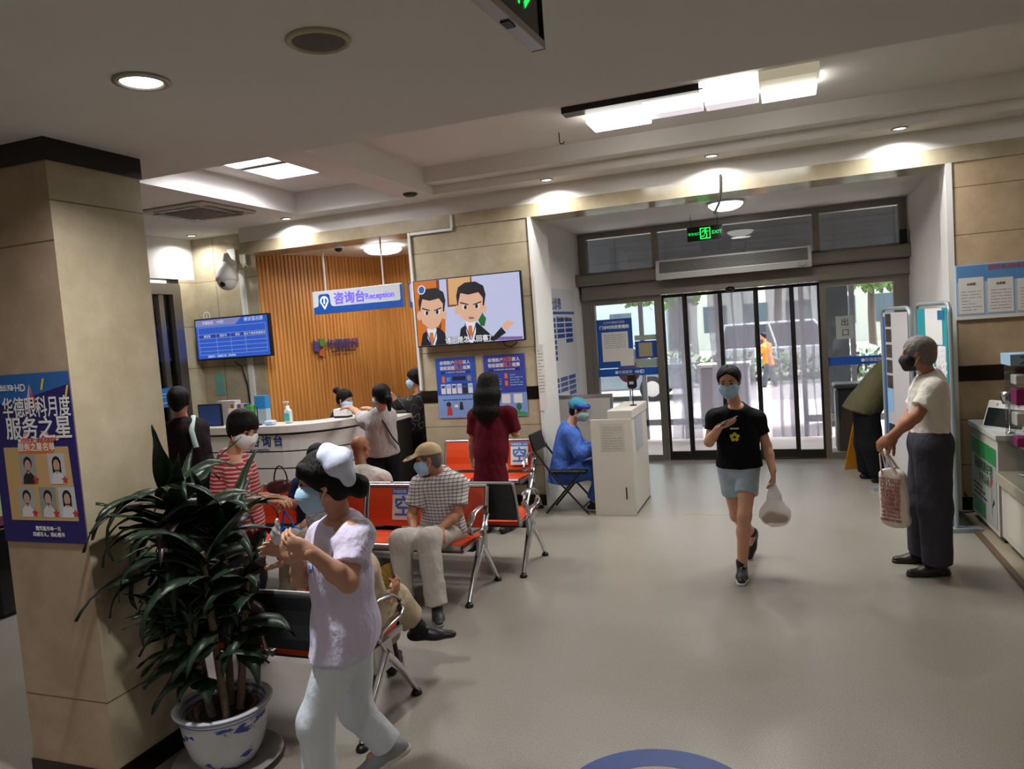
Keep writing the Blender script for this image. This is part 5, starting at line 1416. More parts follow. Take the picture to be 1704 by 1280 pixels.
# acrylic display rack
t = thing('display_rack', 'clear acrylic display rack with a pale blue sign on top at the right edge', 'rack')
x0, x1, y0, y1 = 1.52, 1.95, 6.26, 6.50
part(MB().box((x0, y1 - 0.006, 0.815), (x1, y1, 1.43)), 'back_sheet', M_acrylic, t)
for x in (x0, x0 + 0.21, x1 - 0.006): part(MB().box((x, y0, 0.815), (x + 0.006, y1, 1.42)), 'side_sheet', M_acrylic, t)
for z in (0.815, 0.97, 1.12, 1.27, 1.41): part(MB().box((x0, y0, z), (x1, y1, z + 0.006)), 'shelf', M_acrylic, t)
sg = part(MB().box((x0 - 0.02, y0 - 0.02, 1.42), (x1 + 0.02, y1, 1.50)), 'sign_box', mat('rack sign blue', '#9dc3de', 0.4), t)
S = Sheet((x0 - 0.02, y0 - 0.021, 1.42), (1, 0, 0), (0, 0, 1))
for s_, u, mm in (('太', 0.10, mat('plum print', '#5a2a5c', 0.5)), ('阳', 0.20, M_orangeprint), ('镜', 0.30, mat('sign blue print', '#3a7fc4', 0.5))): S.text(s_, 0.085, u, 0.04, 0.001, mm, sg, bold=0.001)
settle(t, (1.73, 6.38, 0.815))
cols_ = ['#9a2a6a', '#d6d2cc', '#c03a84', '#e0dcd8', '#5b3f8a', '#d8d5d0', '#4a8f58', '#c9c9c4']
k = 0
for zi, z in enumerate((0.821, 0.976, 1.126, 1.276)):
    for xi in range(4):
        x = x0 + 0.02 + xi * 0.103
        h_ = 0.07 + 0.025 * ((zi + xi) % 3)
        tag(settle(MB().bev((x, y0 + 0.03, z), (x + 0.078, y0 + 0.16, z + h_), 0.006).build('product_box', mat('pack %d' % (k % 8), cols_[(k * 3 + zi) % 8], 0.45)), (x + 0.04, y0 + 0.1, z)), 'small pack in the display rack, %s from the left on the %s shelf' % (ORD[xi], ('lowest', 'second lowest', 'second highest', 'highest')[zi]), 'pack', 'packs in the display rack'); k += 1
# cables by the cabinet foot
tag(settle(MB().tube([(1.46, 7.68, 0.17), (1.50, 7.64, 0.10), (1.56, 7.58, 0.03), (1.46, 7.56, 0.02), (1.36, 7.6, 0.012), (1.40, 7.5, 0.03)], 0.007, 6).build('floor_cable', M_black), (1.46, 7.6, 0.012)), 'black cable lying on the floor between the teal stand and the white cabinet', 'cable')

# wet floor sign by the right side light
t = thing('wet_floor_sign', 'orange folding wet floor sign behind the stooping man', 'sign', (0.80, 9.55, 0), 0.5)
M_wet = mat('orange yellow plastic', '#c98a1c', 0.45)
for s_ in (-1, 1):
    m_ = MB(); m_.prism([(-0.15, s_ * 0.16, 0.0), (0.15, s_ * 0.16, 0.0), (0.09, s_ * 0.015, 0.62), (-0.09, s_ * 0.015, 0.62)], 0.012, (0, 1, 0)); part(m_, 'leaf', M_wet, t)
part(MB().tube([(-0.05, 0, 0.61), (-0.03, 0, 0.66), (0.03, 0, 0.66), (0.05, 0, 0.61)], 0.01, 8), 'handle', M_wet, t)

# ---------------------------------------------------------------- street life outside
t = thing('waste_bin', 'dark grey litter bin behind the right side glass', 'bin', (0.86, 11.0, -0.005))
part(MB().bev((-0.27, -0.2, 0), (0.27, 0.2, 0.86), 0.03), 'body', mat('bin grey', '#34383a', 0.5), t); part(MB().bev((-0.29, -0.22, 0.86), (0.29, 0.22, 0.92), 0.02), 'lid', mat('bin lid', '#4a4e50', 0.5), t)
def car(name, label, loc, rz, color, L=4.5, W=1.8, H=1.5, suv=False):
    t = thing(name, label, 'car', loc, rz, 'cars parked on the street')
    paint = mat('paint ' + color, color, 0.25, coat=0.6)
    hw = W / 2
    low = [(-L / 2, 0.30), (-L / 2 + 0.05, 0.62), (-L / 2 + 0.12, 0.88 if suv else 0.78), (-L / 2 + 1.05, 1.0 if suv else 0.90), (L / 2 - 0.5, 1.02 if suv else 0.95), (L / 2 - 0.05, 0.92), (L / 2, 0.6), (L / 2, 0.30)]
    m_ = MB(); n = len(low)
    vs = [(x, -hw, z) for x, z in low] + [(x, hw, z) for x, z in low]
    m_.add(vs, [tuple(range(n)), tuple(range(2 * n - 1, n - 1, -1))] + [(j, n + j, n + (j + 1) % n, (j + 1) % n) for j in range(n)])
    part(m_, 'body', paint, t, 0.05)
    x0, x1 = -L / 2 + 1.0, L / 2 - (0.15 if suv else 0.7)
    rx0, rx1 = -L / 2 + 1.75, L / 2 - (0.45 if suv else 1.4)
    m_ = MB(); zb = 0.92; i_ = hw - 0.06; j_ = hw - 0.28
    vs = [(x0, -i_, zb), (x1, -i_, zb), (x1, i_, zb), (x0, i_, zb), (rx0, -j_, H - 0.05), (rx1, -j_, H - 0.05), (rx1, j_, H - 0.05), (rx0, j_, H - 0.05)]
    m_.add(vs, [(0, 1, 5, 4), (1, 2, 6, 5), (2, 3, 7, 6), (3, 0, 4, 7), (4, 5, 6, 7)])
    part(m_, 'windows', mat('car glass', '#15191c', 0.08), t)
    m_ = MB(); m_.box((rx0 - 0.05, -j_ - 0.02, H - 0.07), (rx1 + 0.05, j_ + 0.02, H)); part(m_, 'roof', paint, t, 0.03)
    m_ = MB()
    for s_ in (-1, 1):
        for (a, b) in (((x0, zb), (rx0, H - 0.05)), ((x1, zb), (rx1, H - 0.05)), (((x0 + x1) / 2, zb), ((rx0 + rx1) / 2, H - 0.05))):
            m_.tube([(a[0], s_ * (i_ + 0.005), a[1]), (b[0], s_ * (j_ + 0.005), b[1])], 0.035, 6)
    part(m_, 'window_posts', paint, t)
    for sx in (-L / 2 + 0.85, L / 2 - 0.85):
        for s_ in (-1, 1):
            w_ = part(MB().cyl((sx, s_ * (hw - 0.2), 0.32), (sx, s_ * (hw + 0.01), 0.32), 0.32, 22), 'wheel', mat('tyre', '#17181a', 0.8), t)
            part(MB().cyl((sx, s_ * (hw + 0.008), 0.32), (sx, s_ * (hw + 0.018), 0.32), 0.2, 18), 'hub_cap', M_alu, w_)
    for s_ in (-1, 1):
        part(MB().box((-L / 2 - 0.005, s_ * (hw - 0.35) - 0.18, 0.62), (-L / 2 + 0.1, s_ * (hw - 0.35) + 0.18, 0.76)), 'head_lamp', M_plainwhite, t)
    return t
car('car', 'white off-road car beyond the hedge, seen through the sliding doors', (0.2, 24.4, -0.08), PI, '#d5d6d6', 4.7, 1.9, 1.75, True)
car('car', 'blue grey car parked behind the left sliding door leaf', (-4.6, 19.8, -0.08), 0.0, '#5b6a72', 4.5, 1.8, 1.48)
car('car', 'silver car seen through the right side glass', (4.6, 19.2, -0.08), PI, '#8f9aa0', 4.5, 1.8, 1.5)
car('car', 'pale car on the far side of the street at the left side glass', (-9.2, 24.0, -0.08), 0, '#b9c0c4', 4.5, 1.8, 1.5)
# utility cabinet on the pavement
t = thing('utility_cabinet', 'pale mauve street cabinet standing on the pavement behind the doors', 'cabinet', (-1.05, 13.9, -0.005))
part(MB().bev((-0.42, -0.3, 0), (0.42, 0.3, 1.05), 0.02), 'body', mat('mauve grey cabinet', '#978f98', 0.6), t); part(MB().box((-0.45, -0.33, 1.05), (0.45, 0.33, 1.1)), 'lid', M_plainwhite, t)
M_leaf2 = mat('street leaves', '#5e7a3c', 0.7, var=0.4, vscale=8)
M_leaf3 = mat('hedge leaves', '#4d6440', 0.75, var=0.4, vscale=10)
M_bark = mat('bark', '#5f5448', 0.9, bump=0.4, bscale=14)
def leaf_cloud(m_, c, r, n, s, rnd):
    for _ in range(n):
        u = Vector((rnd.gauss(0, 1), rnd.gauss(0, 1), rnd.gauss(0, 1))).normalized() * (rnd.random() ** 0.4)
        p = Vector((c[0] + u.x * r[0], c[1] + u.y * r[1], c[2] + u.z * r[2]))
        a = Vector((rnd.uniform(-1, 1), rnd.uniform(-1, 1), rnd.uniform(-1, 1))).normalized() * s
        b = a.orthogonal().normalized() * s * 0.6
        m_.quad(tuple(p - a), tuple(p - b), tuple(p + a), tuple(p + b))
rnd = random.Random(11)
for k, (x, y) in enumerate(((-13, 28), (-8.4, 27), (-4.4, 29), (-0.2, 28), (3.4, 34), (7.2, 31), (10.2, 27.5), (13.6, 30))):
    t = thing('street_tree', 'broad green street tree beyond the road, %s from the left' % ORD[k], 'tree', (x, y, -0.08), rnd.uniform(0, 6), 'trees beyond the road')
    part(MB().tube([(0, 0, 0), (0.05, 0.03, 1.6), (-0.05, 0.05, 3.2), (0, 0, 4.6)], [0.17, 0.14, 0.12, 0.06], 10), 'trunk', M_bark, t)
    m_ = MB()
    for _ in range(7): leaf_cloud(m_, (rnd.uniform(-1.3, 1.3), rnd.uniform(-1.3, 1.3), rnd.uniform(3.2, 5.6)), (1.4, 1.4, 1.0), 190, 0.19, rnd)
    part(m_, 'crown', M_leaf2, t)
t = thing('hedge', 'long clipped green hedge between the parked cars and the road', 'hedge', (0, 22.6, -0.08))
m_ = MB()
for k in range(40): leaf_cloud(m_, (-14 + k * 0.72, 0, 0.5), (0.55, 0.4, 0.5), 90, 0.10, rnd)
m_.use(M_leaf3)
part(m_, 'foliage', M_leaf3, t)
# canopy over the far pavement and a far row of buildings
t = thing('street_canopy', 'pale sloping canopy seen through the right side glass', 'canopy', (6.0, 25.5, 0))
part(MB().box((-3.0, -1.6, 3.0), (3.2, 1.6, 3.12), Matrix.Rotation(0.22, 3, 'Y')), 'roof_sheet', M_plainwhite, t)
for sx in (-2.2, 2.2): part(MB().cyl((sx, 0, -0.08), (sx, 0, 3.1 - sx * 0.22), 0.06, 10), 'post', M_alu, t)
for (x, w_, h_, c, label) in ((-14, 14, 11, '#a9b0b4', 'pale grey office block across the street on the left'), (2, 15, 14, '#b5b2ab', 'cream block across the street behind the trees'), (19, 15, 10, '#9aa4ab', 'blue grey block across the street on the right')):
    t = thing('building', label, 'building', (x, 48, 0))
    part(MB().box((-w_ / 2, 0, 0), (w_ / 2, 8, h_)), 'walls', mat('wall ' + c, c, 0.8), t)
    for r_ in range(int(h_ / 3)):
        for q in range(int(w_ / 2.4)):
            xx = -w_ / 2 + 0.8 + q * 2.4
            part(MB().box((xx, -0.03, 1 + r_ * 3), (xx + 1.4, 0.02, 2.6 + r_ * 3)), 'window', mat('far window', '#4d5a63', 0.2), t)
# ---------------------------------------------------------------- dracaena in a blue and white porcelain pot
PX, PY = -2.55, 2.70
t = thing('potted_plant', 'big dark leaved plant in a blue and white porcelain pot beside the near pillar', 'plant', (PX, PY, 0))
M_porc = bpy.data.materials.new('blue and white porcelain'); M_porc.use_nodes = True
_nt = M_porc.node_tree; _b = _nt.nodes['Principled BSDF']; _b.inputs['Roughness'].default_value = 0.15
_tc = _nt.nodes.new('ShaderNodeTexCoord'); _mp = _nt.nodes.new('ShaderNodeMapping'); _mp.inputs['Scale'].default_value = (5.2, 5.2, 10)
_n = _nt.nodes.new('ShaderNodeTexNoise'); _n.inputs['Scale'].default_value = 1.0; _n.inputs['Detail'].default_value = 5; _n.inputs['Roughness'].default_value = 0.6
_nt.links.new(_tc.outputs['Object'], _mp.inputs[0]); _nt.links.new(_mp.outputs[0], _n.inputs[0])
_r = _nt.nodes.new('ShaderNodeValToRGB')
_r.color_ramp.elements[0].position = 0.555; _r.color_ramp.elements[0].color = lin('#c3c6cc')
_r.color_ramp.elements[1].position = 0.575; _r.color_ramp.elements[1].color = lin('#3a4a9a')
_e = _r.color_ramp.elements.new(0.66); _e.color = lin('#2b3a88'); _e = _r.color_ramp.elements.new(0.70); _e.color = lin('#8c96c4')
_nt.links.new(_n.outputs[0], _r.inputs[0])
_sp = _nt.nodes.new('ShaderNodeSeparateXYZ'); _nt.links.new(_tc.outputs['Object'], _sp.inputs[0])
_gt = _nt.nodes.new('ShaderNodeMath'); _gt.operation = 'GREATER_THAN'; _gt.inputs[1].default_value = 0.252
_nt.links.new(_sp.outputs['Z'], _gt.inputs[0])
_mx = _nt.nodes.new('ShaderNodeMixRGB'); _nt.links.new(_gt.outputs[0], _mx.inputs[0]); _nt.links.new(_r.outputs[0], _mx.inputs[1]); _mx.inputs[2].default_value = lin('#c3c6cc')
_col = _mx.outputs[0]
for z in (0.262, 0.286, 0.293):
    _c = _nt.nodes.new('ShaderNodeMath'); _c.operation = 'COMPARE'; _c.inputs[1].default_value = z; _c.inputs[2].default_value = 0.0022
    _nt.links.new(_sp.outputs['Z'], _c.inputs[0])
    _m2 = _nt.nodes.new('ShaderNodeMixRGB'); _nt.links.new(_c.outputs[0], _m2.inputs[0]); _nt.links.new(_col, _m2.inputs[1]); _m2.inputs[2].default_value = lin('#34418f'); _col = _m2.outputs[0]
_nt.links.new(_col, _b.inputs['Base Color'])
part(MB().lathe([(0.0, 0.03), (0.125, 0.03), (0.135, 0.035), (0.165, 0.09), (0.185, 0.16), (0.192, 0.23), (0.198, 0.268), (0.218, 0.285), (0.224, 0.297), (0.216, 0.303), (0.19, 0.297), (0.18, 0.27), (0.172, 0.22), (0, 0.2)], n=56), 'pot', M_porc, t)
part(MB().lathe([(0.0, 0.0), (0.19, 0.0), (0.235, 0.02), (0.252, 0.034), (0.244, 0.036), (0.19, 0.016), (0, 0.014)], n=48), 'saucer', mat('grey saucer', '#8c8b88', 0.3), t)
part(MB().lathe([(0.0, 0.20), (0.125, 0.20), (0.14, 0.262), (0.15, 0.266), (0.148, 0.274), (0.132, 0.27), (0.125, 0.25), (0, 0.245)], n=40), 'inner_pot', mat('red brown plastic', '#4e2a26', 0.5), t)
part(MB().lathe([(0.128, 0.246), (0.08, 0.258), (0, 0.262)], n=24), 'soil', mat('potting soil', '#17110d', 0.95, bump=0.8, bscale=60), t)
M_cane = mat('pale cane', '#6d5c4c', 0.8, bump=0.5, bscale=30, stretch=(1, 1, 6))
rnd = random.Random(21)
canes = []
for (dx, dy, lx, ly, top) in ((-0.05, -0.03, -0.08, -0.03, 1.32), (0.05, -0.04, 0.03, -0.08, 1.05), (0.0, 0.05, 0.0, 0.06, 1.2), (-0.01, -0.06, -0.02, -0.1, 0.8), (0.07, 0.03, 0.09, 0.03, 0.9)):
    pts = [(dx + lx * q, dy + ly * q, 0.25 + (top - 0.25) * q) for q in (0, 0.3, 0.6, 1.0)]
    canes.append(pts)
    part(MB().tube(pts, [0.019, 0.018, 0.017, 0.012], 10), 'stem', M_cane, t)
M_dleaf = mat('dark glossy leaf', '#1b2a1c', 0.38, spec=0.4, var=0.35, vscale=7, bump=0.12, bscale=18, stretch=(4, 4, 0.6))
M_dleaf2 = mat('purple brown leaf', '#2a1f22', 0.32, spec=0.5, var=0.3, vscale=7)
def leaf_mesh(base, az, e0, bend, L, Wd, twist):
    n = 10; p = Vector(base); pts = []
    d2 = Vector((math.cos(az), math.sin(az), 0)); side = Vector((-math.sin(az), math.cos(az), 0))
    for k in range(n + 1):
        q = k / n
        e = e0 - bend * q ** 1.2
        f_ = d2 * math.cos(e) + Vector((0, 0, 1)) * math.sin(e)
        nn_ = side.cross(f_)
        s_ = side * math.cos(twist * q) + nn_ * math.sin(twist * q)
        w_ = Wd * (0.30 + 0.70 * math.sin(math.pi * min(1, q * 1.15 + 0.12)) if q < 0.8 else (0.30 + 0.70 * math.sin(math.pi * min(1, 0.8 * 1.15 + 0.12))) * (1 - (q - 0.8) / 0.2) ** 0.7 * 1.0)
        w_ = max(w_, 0.003)
        rip = 0.006 * math.sin(q * 11 + az * 3)
        pts.append((p - s_ * w_ / 2 + nn_ * (w_ * 0.16 + rip), Vector(p), p + s_ * w_ / 2 + nn_ * (w_ * 0.16 - rip)))
        p = p + f_ * (L / n)
    return pts
def clear_of_pillar(pts):
    for tri in pts:
        for v in tri:
            X, Y = PX + v.x, PY + v.y
            if -3.40 < X < -2.865 and Y > 2.345: return False
            if v.z < 0.32 and math.hypot(v.x, v.y) < 0.27: return False
            if X > -2.27 and Y < 2.55 and v.z < 1.3: return False
            if X > -2.3 and Y > 2.8 and v.z > 0.9: return False
    return True
made = 0; tries = 0
bulk = MB()
while made < 190 and tries < 12000:
    tries += 1
    ci = rnd.choice((0, 0, 0, 1, 1, 2, 2, 3, 4)); pts = canes[ci]
    q = rnd.uniform(0.42, 1.0) if made % 3 else rnd.uniform(0.80, 1.0)
    k = min(2, int(q * 3)) ; a, b = Vector(pts[min(3, int(q * 3))]), Vector(pts[min(3, int(q * 3) + 1)])
    base = a + (b - a) * ((q * 3) % 1.0 if q < 1 else 0)
    az = rnd.uniform(0, 2 * PI) if rnd.random() < 0.55 else rnd.gauss(math.radians(222), 0.55)
    high = q > 0.8
    e0 = rnd.uniform(0.35, 1.25) if high else rnd.uniform(-0.1, 0.5)
    lowb = base.z < 0.92
    lf = leaf_mesh(base, az, e0, (rnd.uniform(1.5, 2.8) if not lowb else rnd.uniform(1.1, 1.9)) if not (high and rnd.random() < 0.25) else rnd.uniform(0.2, 0.8), rnd.uniform(0.20, 0.30) if lowb else rnd.uniform(0.32, 0.52), rnd.uniform(0.088, 0.125), rnd.uniform(-0.6, 0.6))
    if not clear_of_pillar(lf): continue
    m_ = MB(); vs = []; fs = []
    for tri in lf: vs += [tuple(v) for v in tri]
    for k in range(len(lf) - 1):
        i = 3 * k; fs += [(i, i + 1, i + 4, i + 3), (i + 1, i + 2, i + 5, i + 4)]
    made += 1
    if made > 98:
        bulk.add(vs, fs, True); continue
    m_.add(vs, fs, True)
    o = part(m_, 'leaf', M_dleaf if rnd.random() < 0.8 else M_dleaf2, t)
    sd = o.modifiers.new('thick', 'SOLIDIFY'); sd.thickness = 0.0015
o = part(bulk, 'inner_leaves', M_dleaf, t); o['kind'] = 'stuff'
sd = o.modifiers.new('thick', 'SOLIDIFY'); sd.thickness = 0.0015
# ---------------------------------------------------------------- soft bodies: rounded limbs melted into one skin
def V3(p): return np.array(p, dtype=np.float64)
def unit(v):
    v = V3(v); return v / max(np.linalg.norm(v), 1e-9)
def lerp(a, b, t): return V3(a) * (1 - t) + V3(b) * t
def frame(fwd, up=(0, 0, 1)):
    """columns right, forward, up"""
    f = unit(fwd); u = V3(up); r = unit(np.cross(f, u)); u = np.cross(r, f)
    return np.stack([r, f, u], 1)

class Field:
    def __init__(self, res):
        self.res = res; self.prims = []; self.cuts = []; self.noise = None
    def rc(self, a, b, ra, rb, k=0.03, cut=None, flat=None, op='u'):
        """limb from a to b with end radii; flat=(direction, factor) squeezes it along a direction"""
        a = V3(a); b = V3(b); m = max(ra, rb) * (max(1, flat[1]) if flat else 1)
        lo = np.minimum(a, b) - m; hi = np.maximum(a, b) + m
        def fn(P):
            ba = b - a; L2 = max(ba @ ba, 1e-12)
            q = P - a.astype(np.float32)
            t = np.clip((q @ ba.astype(np.float32)) / np.float32(L2), 0, 1)
            q = q - t[..., None] * ba.astype(np.float32)
            r = ra + (rb - ra) * t
            if flat is None:
                return np.sqrt((q * q).sum(-1)) - r
            n = unit(flat[0]).astype(np.float32); dn = q @ n
            l2 = (q * q).sum(-1) - dn * dn + (dn / flat[1]) ** 2
            return (np.sqrt(np.maximum(l2, 0)) - r) * min(1.0, flat[1])
        self.prims.append((fn, lo, hi, k, cut, op)); return self
    def ell(self, c, R, r, k=0.03, cut=None, op='u'):
        c = V3(c); r = V3(r); R = np.eye(3) if R is None else R
        e = np.abs(R) @ r
        def fn(P):
            q = (P - c.astype(np.float32)) @ R.astype(np.float32)
            a = q / r.astype(np.float32); k0 = np.sqrt((a * a).sum(-1)); a = a / r.astype(np.float32)
            k1 = np.sqrt((a * a).sum(-1)) + 1e-9
            return k0 * (k0 - 1) / k1
        self.prims.append((fn, c - e, c + e, k, cut, op)); return self
    def cutp(self, p, n):
        self.cuts.append((V3(p), unit(n))); return self
    def mesh(self):
        res = self.res
        us = [p for p in self.prims if p[5] == 'u']
        lo = np.min([p[1] for p in us], 0) - 3 * res - 0.01; hi = np.max([p[2] for p in us], 0) + 3 * res + 0.01
        n = np.ceil((hi - lo) / res).astype(int) + 1
        D = np.full(n, 0.3, np.float32)
        ax = [(lo[i] + np.arange(n[i]) * res).astype(np.float32) for i in range(3)]
        for fn, a, b, k, cut, op in self.prims:
            i0 = np.clip(np.floor((a - k - 0.01 - lo) / res).astype(int) - 1, 0, n); i1 = np.clip(np.ceil((b + k + 0.01 - lo) / res).astype(int) + 2, 0, n)
            if (i1 <= i0).any(): continue
            sl = tuple(slice(i0[j], i1[j]) for j in range(3))
            P = np.stack(np.meshgrid(ax[0][sl[0]], ax[1][sl[1]], ax[2][sl[2]], indexing='ij'), -1)
            d = fn(P)
            if cut:
                for p, nn in cut: d = np.maximum(d, (P - V3(p).astype(np.float32)) @ unit(nn).astype(np.float32))
            S_ = D[sl]
            if op == 'u':
                h = np.maximum(k - np.abs(S_ - d), 0) / max(k, 1e-6)
                D[sl] = np.minimum(S_, d) - h * h * (k * 0.25)
            else:
                h = np.maximum(k - np.abs(S_ + d), 0) / max(k, 1e-6)
                D[sl] = np.maximum(S_, -d) + h * h * (k * 0.25)
        if self.noise or self.cuts:
            P = np.stack(np.meshgrid(*ax, indexing='ij'), -1)
            if self.noise:
                amp, fr, seed = self.noise
                rg = np.random.RandomState(seed)
                for _ in range(5):
                    w = rg.normal(size=3); w[2] *= 0.45
                    w = (w / np.linalg.norm(w) * fr * rg.uniform(0.6, 1.6)).astype(np.float32)
                    ph = P @ w + np.float32(rg.uniform(0, 6)) + np.float32(1.3) * np.sin(P @ w[[1, 2, 0]] * np.float32(0.45))
                D += (amp / 2.6) * (np.abs(np.sin(ph)) - np.float32(0.6))
            for p, nn in self.cuts: D = np.maximum(D, (P - p.astype(np.float32)) @ nn.astype(np.float32))
        return nets(D, lo, res)

def nets(D, lo, res):
    ins = D < 0
    c = [(i, j, k) for i in (0, 1) for j in (0, 1) for k in (0, 1)]
    n = np.array(D.shape)
    sl = lambda o: tuple(slice(o[a], n[a] - 1 + o[a]) for a in range(3))
    cnt = np.zeros(n - 1, np.uint8)
    for o in c: cnt += ins[sl(o)]
    act = (cnt > 0) & (cnt < 8)
    idx = np.argwhere(act)
    if len(idx) == 0: return np.zeros((0, 3)), np.zeros((0, 4), int)
    pos = np.zeros((len(idx), 3)); num = np.zeros(len(idx))
    for a in range(3):
        for o in c:
            if o[a]: continue
            o2 = list(o); o2[a] = 1
            v0 = D[idx[:, 0] + o[0], idx[:, 1] + o[1], idx[:, 2] + o[2]]; v1 = D[idx[:, 0] + o2[0], idx[:, 1] + o2[1], idx[:, 2] + o2[2]]
            cr = (v0 < 0) != (v1 < 0)
            t = np.where(cr, v0 / np.where(cr, v0 - v1, 1), 0)
            q = np.tile(np.array(o, float), (len(idx), 1)); q[:, a] = t
            pos += q * cr[:, None]; num += cr
    verts = lo + (idx + pos / num[:, None]) * res
    vid = np.full(n - 1, -1, np.int64); vid[tuple(idx.T)] = np.arange(len(idx))
    faces = []
    for a in range(3):
        b, d = (a + 1) % 3, (a + 2) % 3
        s0 = [slice(None)] * 3; s1 = [slice(None)] * 3
        s0[a] = slice(0, n[a] - 1); s1[a] = slice(1, n[a])
        A = ins[tuple(s0)]; B = ins[tuple(s1)]
        e = np.argwhere(A != B)
        ok = (e[:, b] > 0) & (e[:, d] > 0) & (e[:, b] < n[b] - 1) & (e[:, d] < n[d] - 1)
        e = e[ok]
        def cell(db, dd):
            q = e.copy(); q[:, b] += db; q[:, d] += dd; return vid[tuple(q.T)]
        f = np.stack([cell(-1, -1), cell(0, -1), cell(0, 0), cell(-1, 0)], 1)
        flip = ~A[tuple(e.T)]
        f[flip] = f[flip][:, ::-1]
        faces.append(f)
    f = np.concatenate(faces)
    return verts, f[(f >= 0).all(1)]

def soft(name, fields, m, parent):
    """one mesh object out of one or more fields"""
    vs, fs, n = [], [], 0
    for F in (fields if isinstance(fields, (list, tuple)) else [fields]):
        v, f = F.mesh()
        vs.append(v); fs.append(f + n); n += len(v)
    v = np.concatenate(vs); f = np.concatenate(fs)
    q = parent
    while q is not None and '_base' not in q: q = q.parent
    off = V3(q['_base']) if q is not None else np.zeros(3)
    v = v - off
    me = bpy.data.meshes.new(name)
    me.vertices.add(len(v)); me.vertices.foreach_set('co', v.astype(np.float32).ravel())
    me.loops.add(len(f) * 4); me.loops.foreach_set('vertex_index', f.astype(np.int32).ravel())
    me.polygons.add(len(f)); me.polygons.foreach_set('loop_start', np.arange(0, len(f) * 4, 4, dtype=np.int32))
    me.polygons.foreach_set('loop_total', np.full(len(f), 4, np.int32)) if False else None
    me.polygons.foreach_set('use_smooth', np.ones(len(f), bool))
    me.update(calc_edges=True); me.validate()
    me.materials.append(m)
    return obj_from(name, me, parent)

# ---------------------------------------------------------------- people
def skin(n, c): return mat('skin ' + n, c, 0.5, spec=0.35, bump=0.03, bscale=120)
SK_A, SK_B, SK_C = skin('light', '#c9977c'), skin('tanned', '#a9755a'), skin('brown', '#96654b')
M_hair = mat('black hair', '#0b0909', 0.55, spec=0.22, bump=0.5, bscale=45, stretch=(3, 3, 0.35))
M_hairgrey = mat('grey hair', '#77736f', 0.6, bump=0.5, bscale=60)
M_maskblue = mat('blue face mask', '#a4cbe8', 0.75, bump=0.15, bscale=30, stretch=(0.3, 0.3, 3))
M_maskblack = mat('black face mask', '#15161a', 0.7)
M_eye = mat('dark eye', '#120d0b', 0.2)
M_shoeblack = mat('black shoe', '#16151a', 0.45)
M_sole = mat('white rubber sole', '#cfccc4', 0.6)
def cloth(n, c, b=0.25, sc=14): return mat('cloth ' + n, c, 0.85, spec=0.2, bump=min(1, b * 2.2), bscale=sc, stretch=(1, 1, 0.55), bdist=0.05)

def hand_field(w, d, n, side, curl, s, fore=None, res=0.0045, spread=0.0, k=0.008):
    """w wrist, d towards the fingers, n the way the palm faces, side +1 / -1 puts the thumb"""
    F = Field(res)
    d = unit(d); n = unit(V3(n) - d * (V3(n) @ d)); t = np.cross(n, d) * side; w = V3(w)
    R = np.stack([t, d, n], 1)
    if fore is not None:
        F.rc(w + unit(V3(fore) - w) * 0.06 * s, w, 0.0275 * s, 0.025 * s, 0.012, flat=(n, 0.85))
    F.ell(w + d * 0.048 * s, R, (0.039 * s, 0.054 * s, 0.017 * s), 0.02)
    F.ell(w + d * 0.028 * s + t * 0.022 * s + n * 0.006 * s, R, (0.02 * s, 0.032 * s, 0.016 * s), 0.015)
    for i, (L, u) in enumerate(((0.068, 0.028), (0.077, 0.0095), (0.071, -0.0095), (0.055, -0.027))):
        p = w + d * (0.088 - 0.004 * abs(i - 1)) * s + t * u * s
        v = unit(d + t * (u * 3.0 * (0.4 + spread)))
        r0 = 0.0092 if i < 3 else 0.0082
        for j, fr in enumerate((0.46, 0.30, 0.24)):
            a = curl * (0.55, 1.0, 0.7)[j] * (1 + 0.08 * i)
            v = unit(v * math.cos(a) + n * math.sin(a))
            q = p + v * L * fr * s
            F.rc(p, q, r0 * s * (1 - 0.1 * j), r0 * s * (0.92 - 0.1 * j), k * 0.6)
            p = q
    p = w + d * 0.03 * s + t * 0.032 * s + n * 0.004 * s
    v = unit(t * 0.75 + d * 0.75 + n * 0.25)
    for j, (L, r0) in enumerate(((0.036, 0.0125), (0.03, 0.0105), (0.024, 0.009))):
        q = p + v * L * s
        F.rc(p, q, r0 * s, r0 * 0.9 * s, k)
        p = q; v = unit(v * math.cos(0.3 + curl * 0.35) + (n * 0.6 - t * 0.35 + d * 0.5) * math.sin(0.3 + curl * 0.35))
    return F

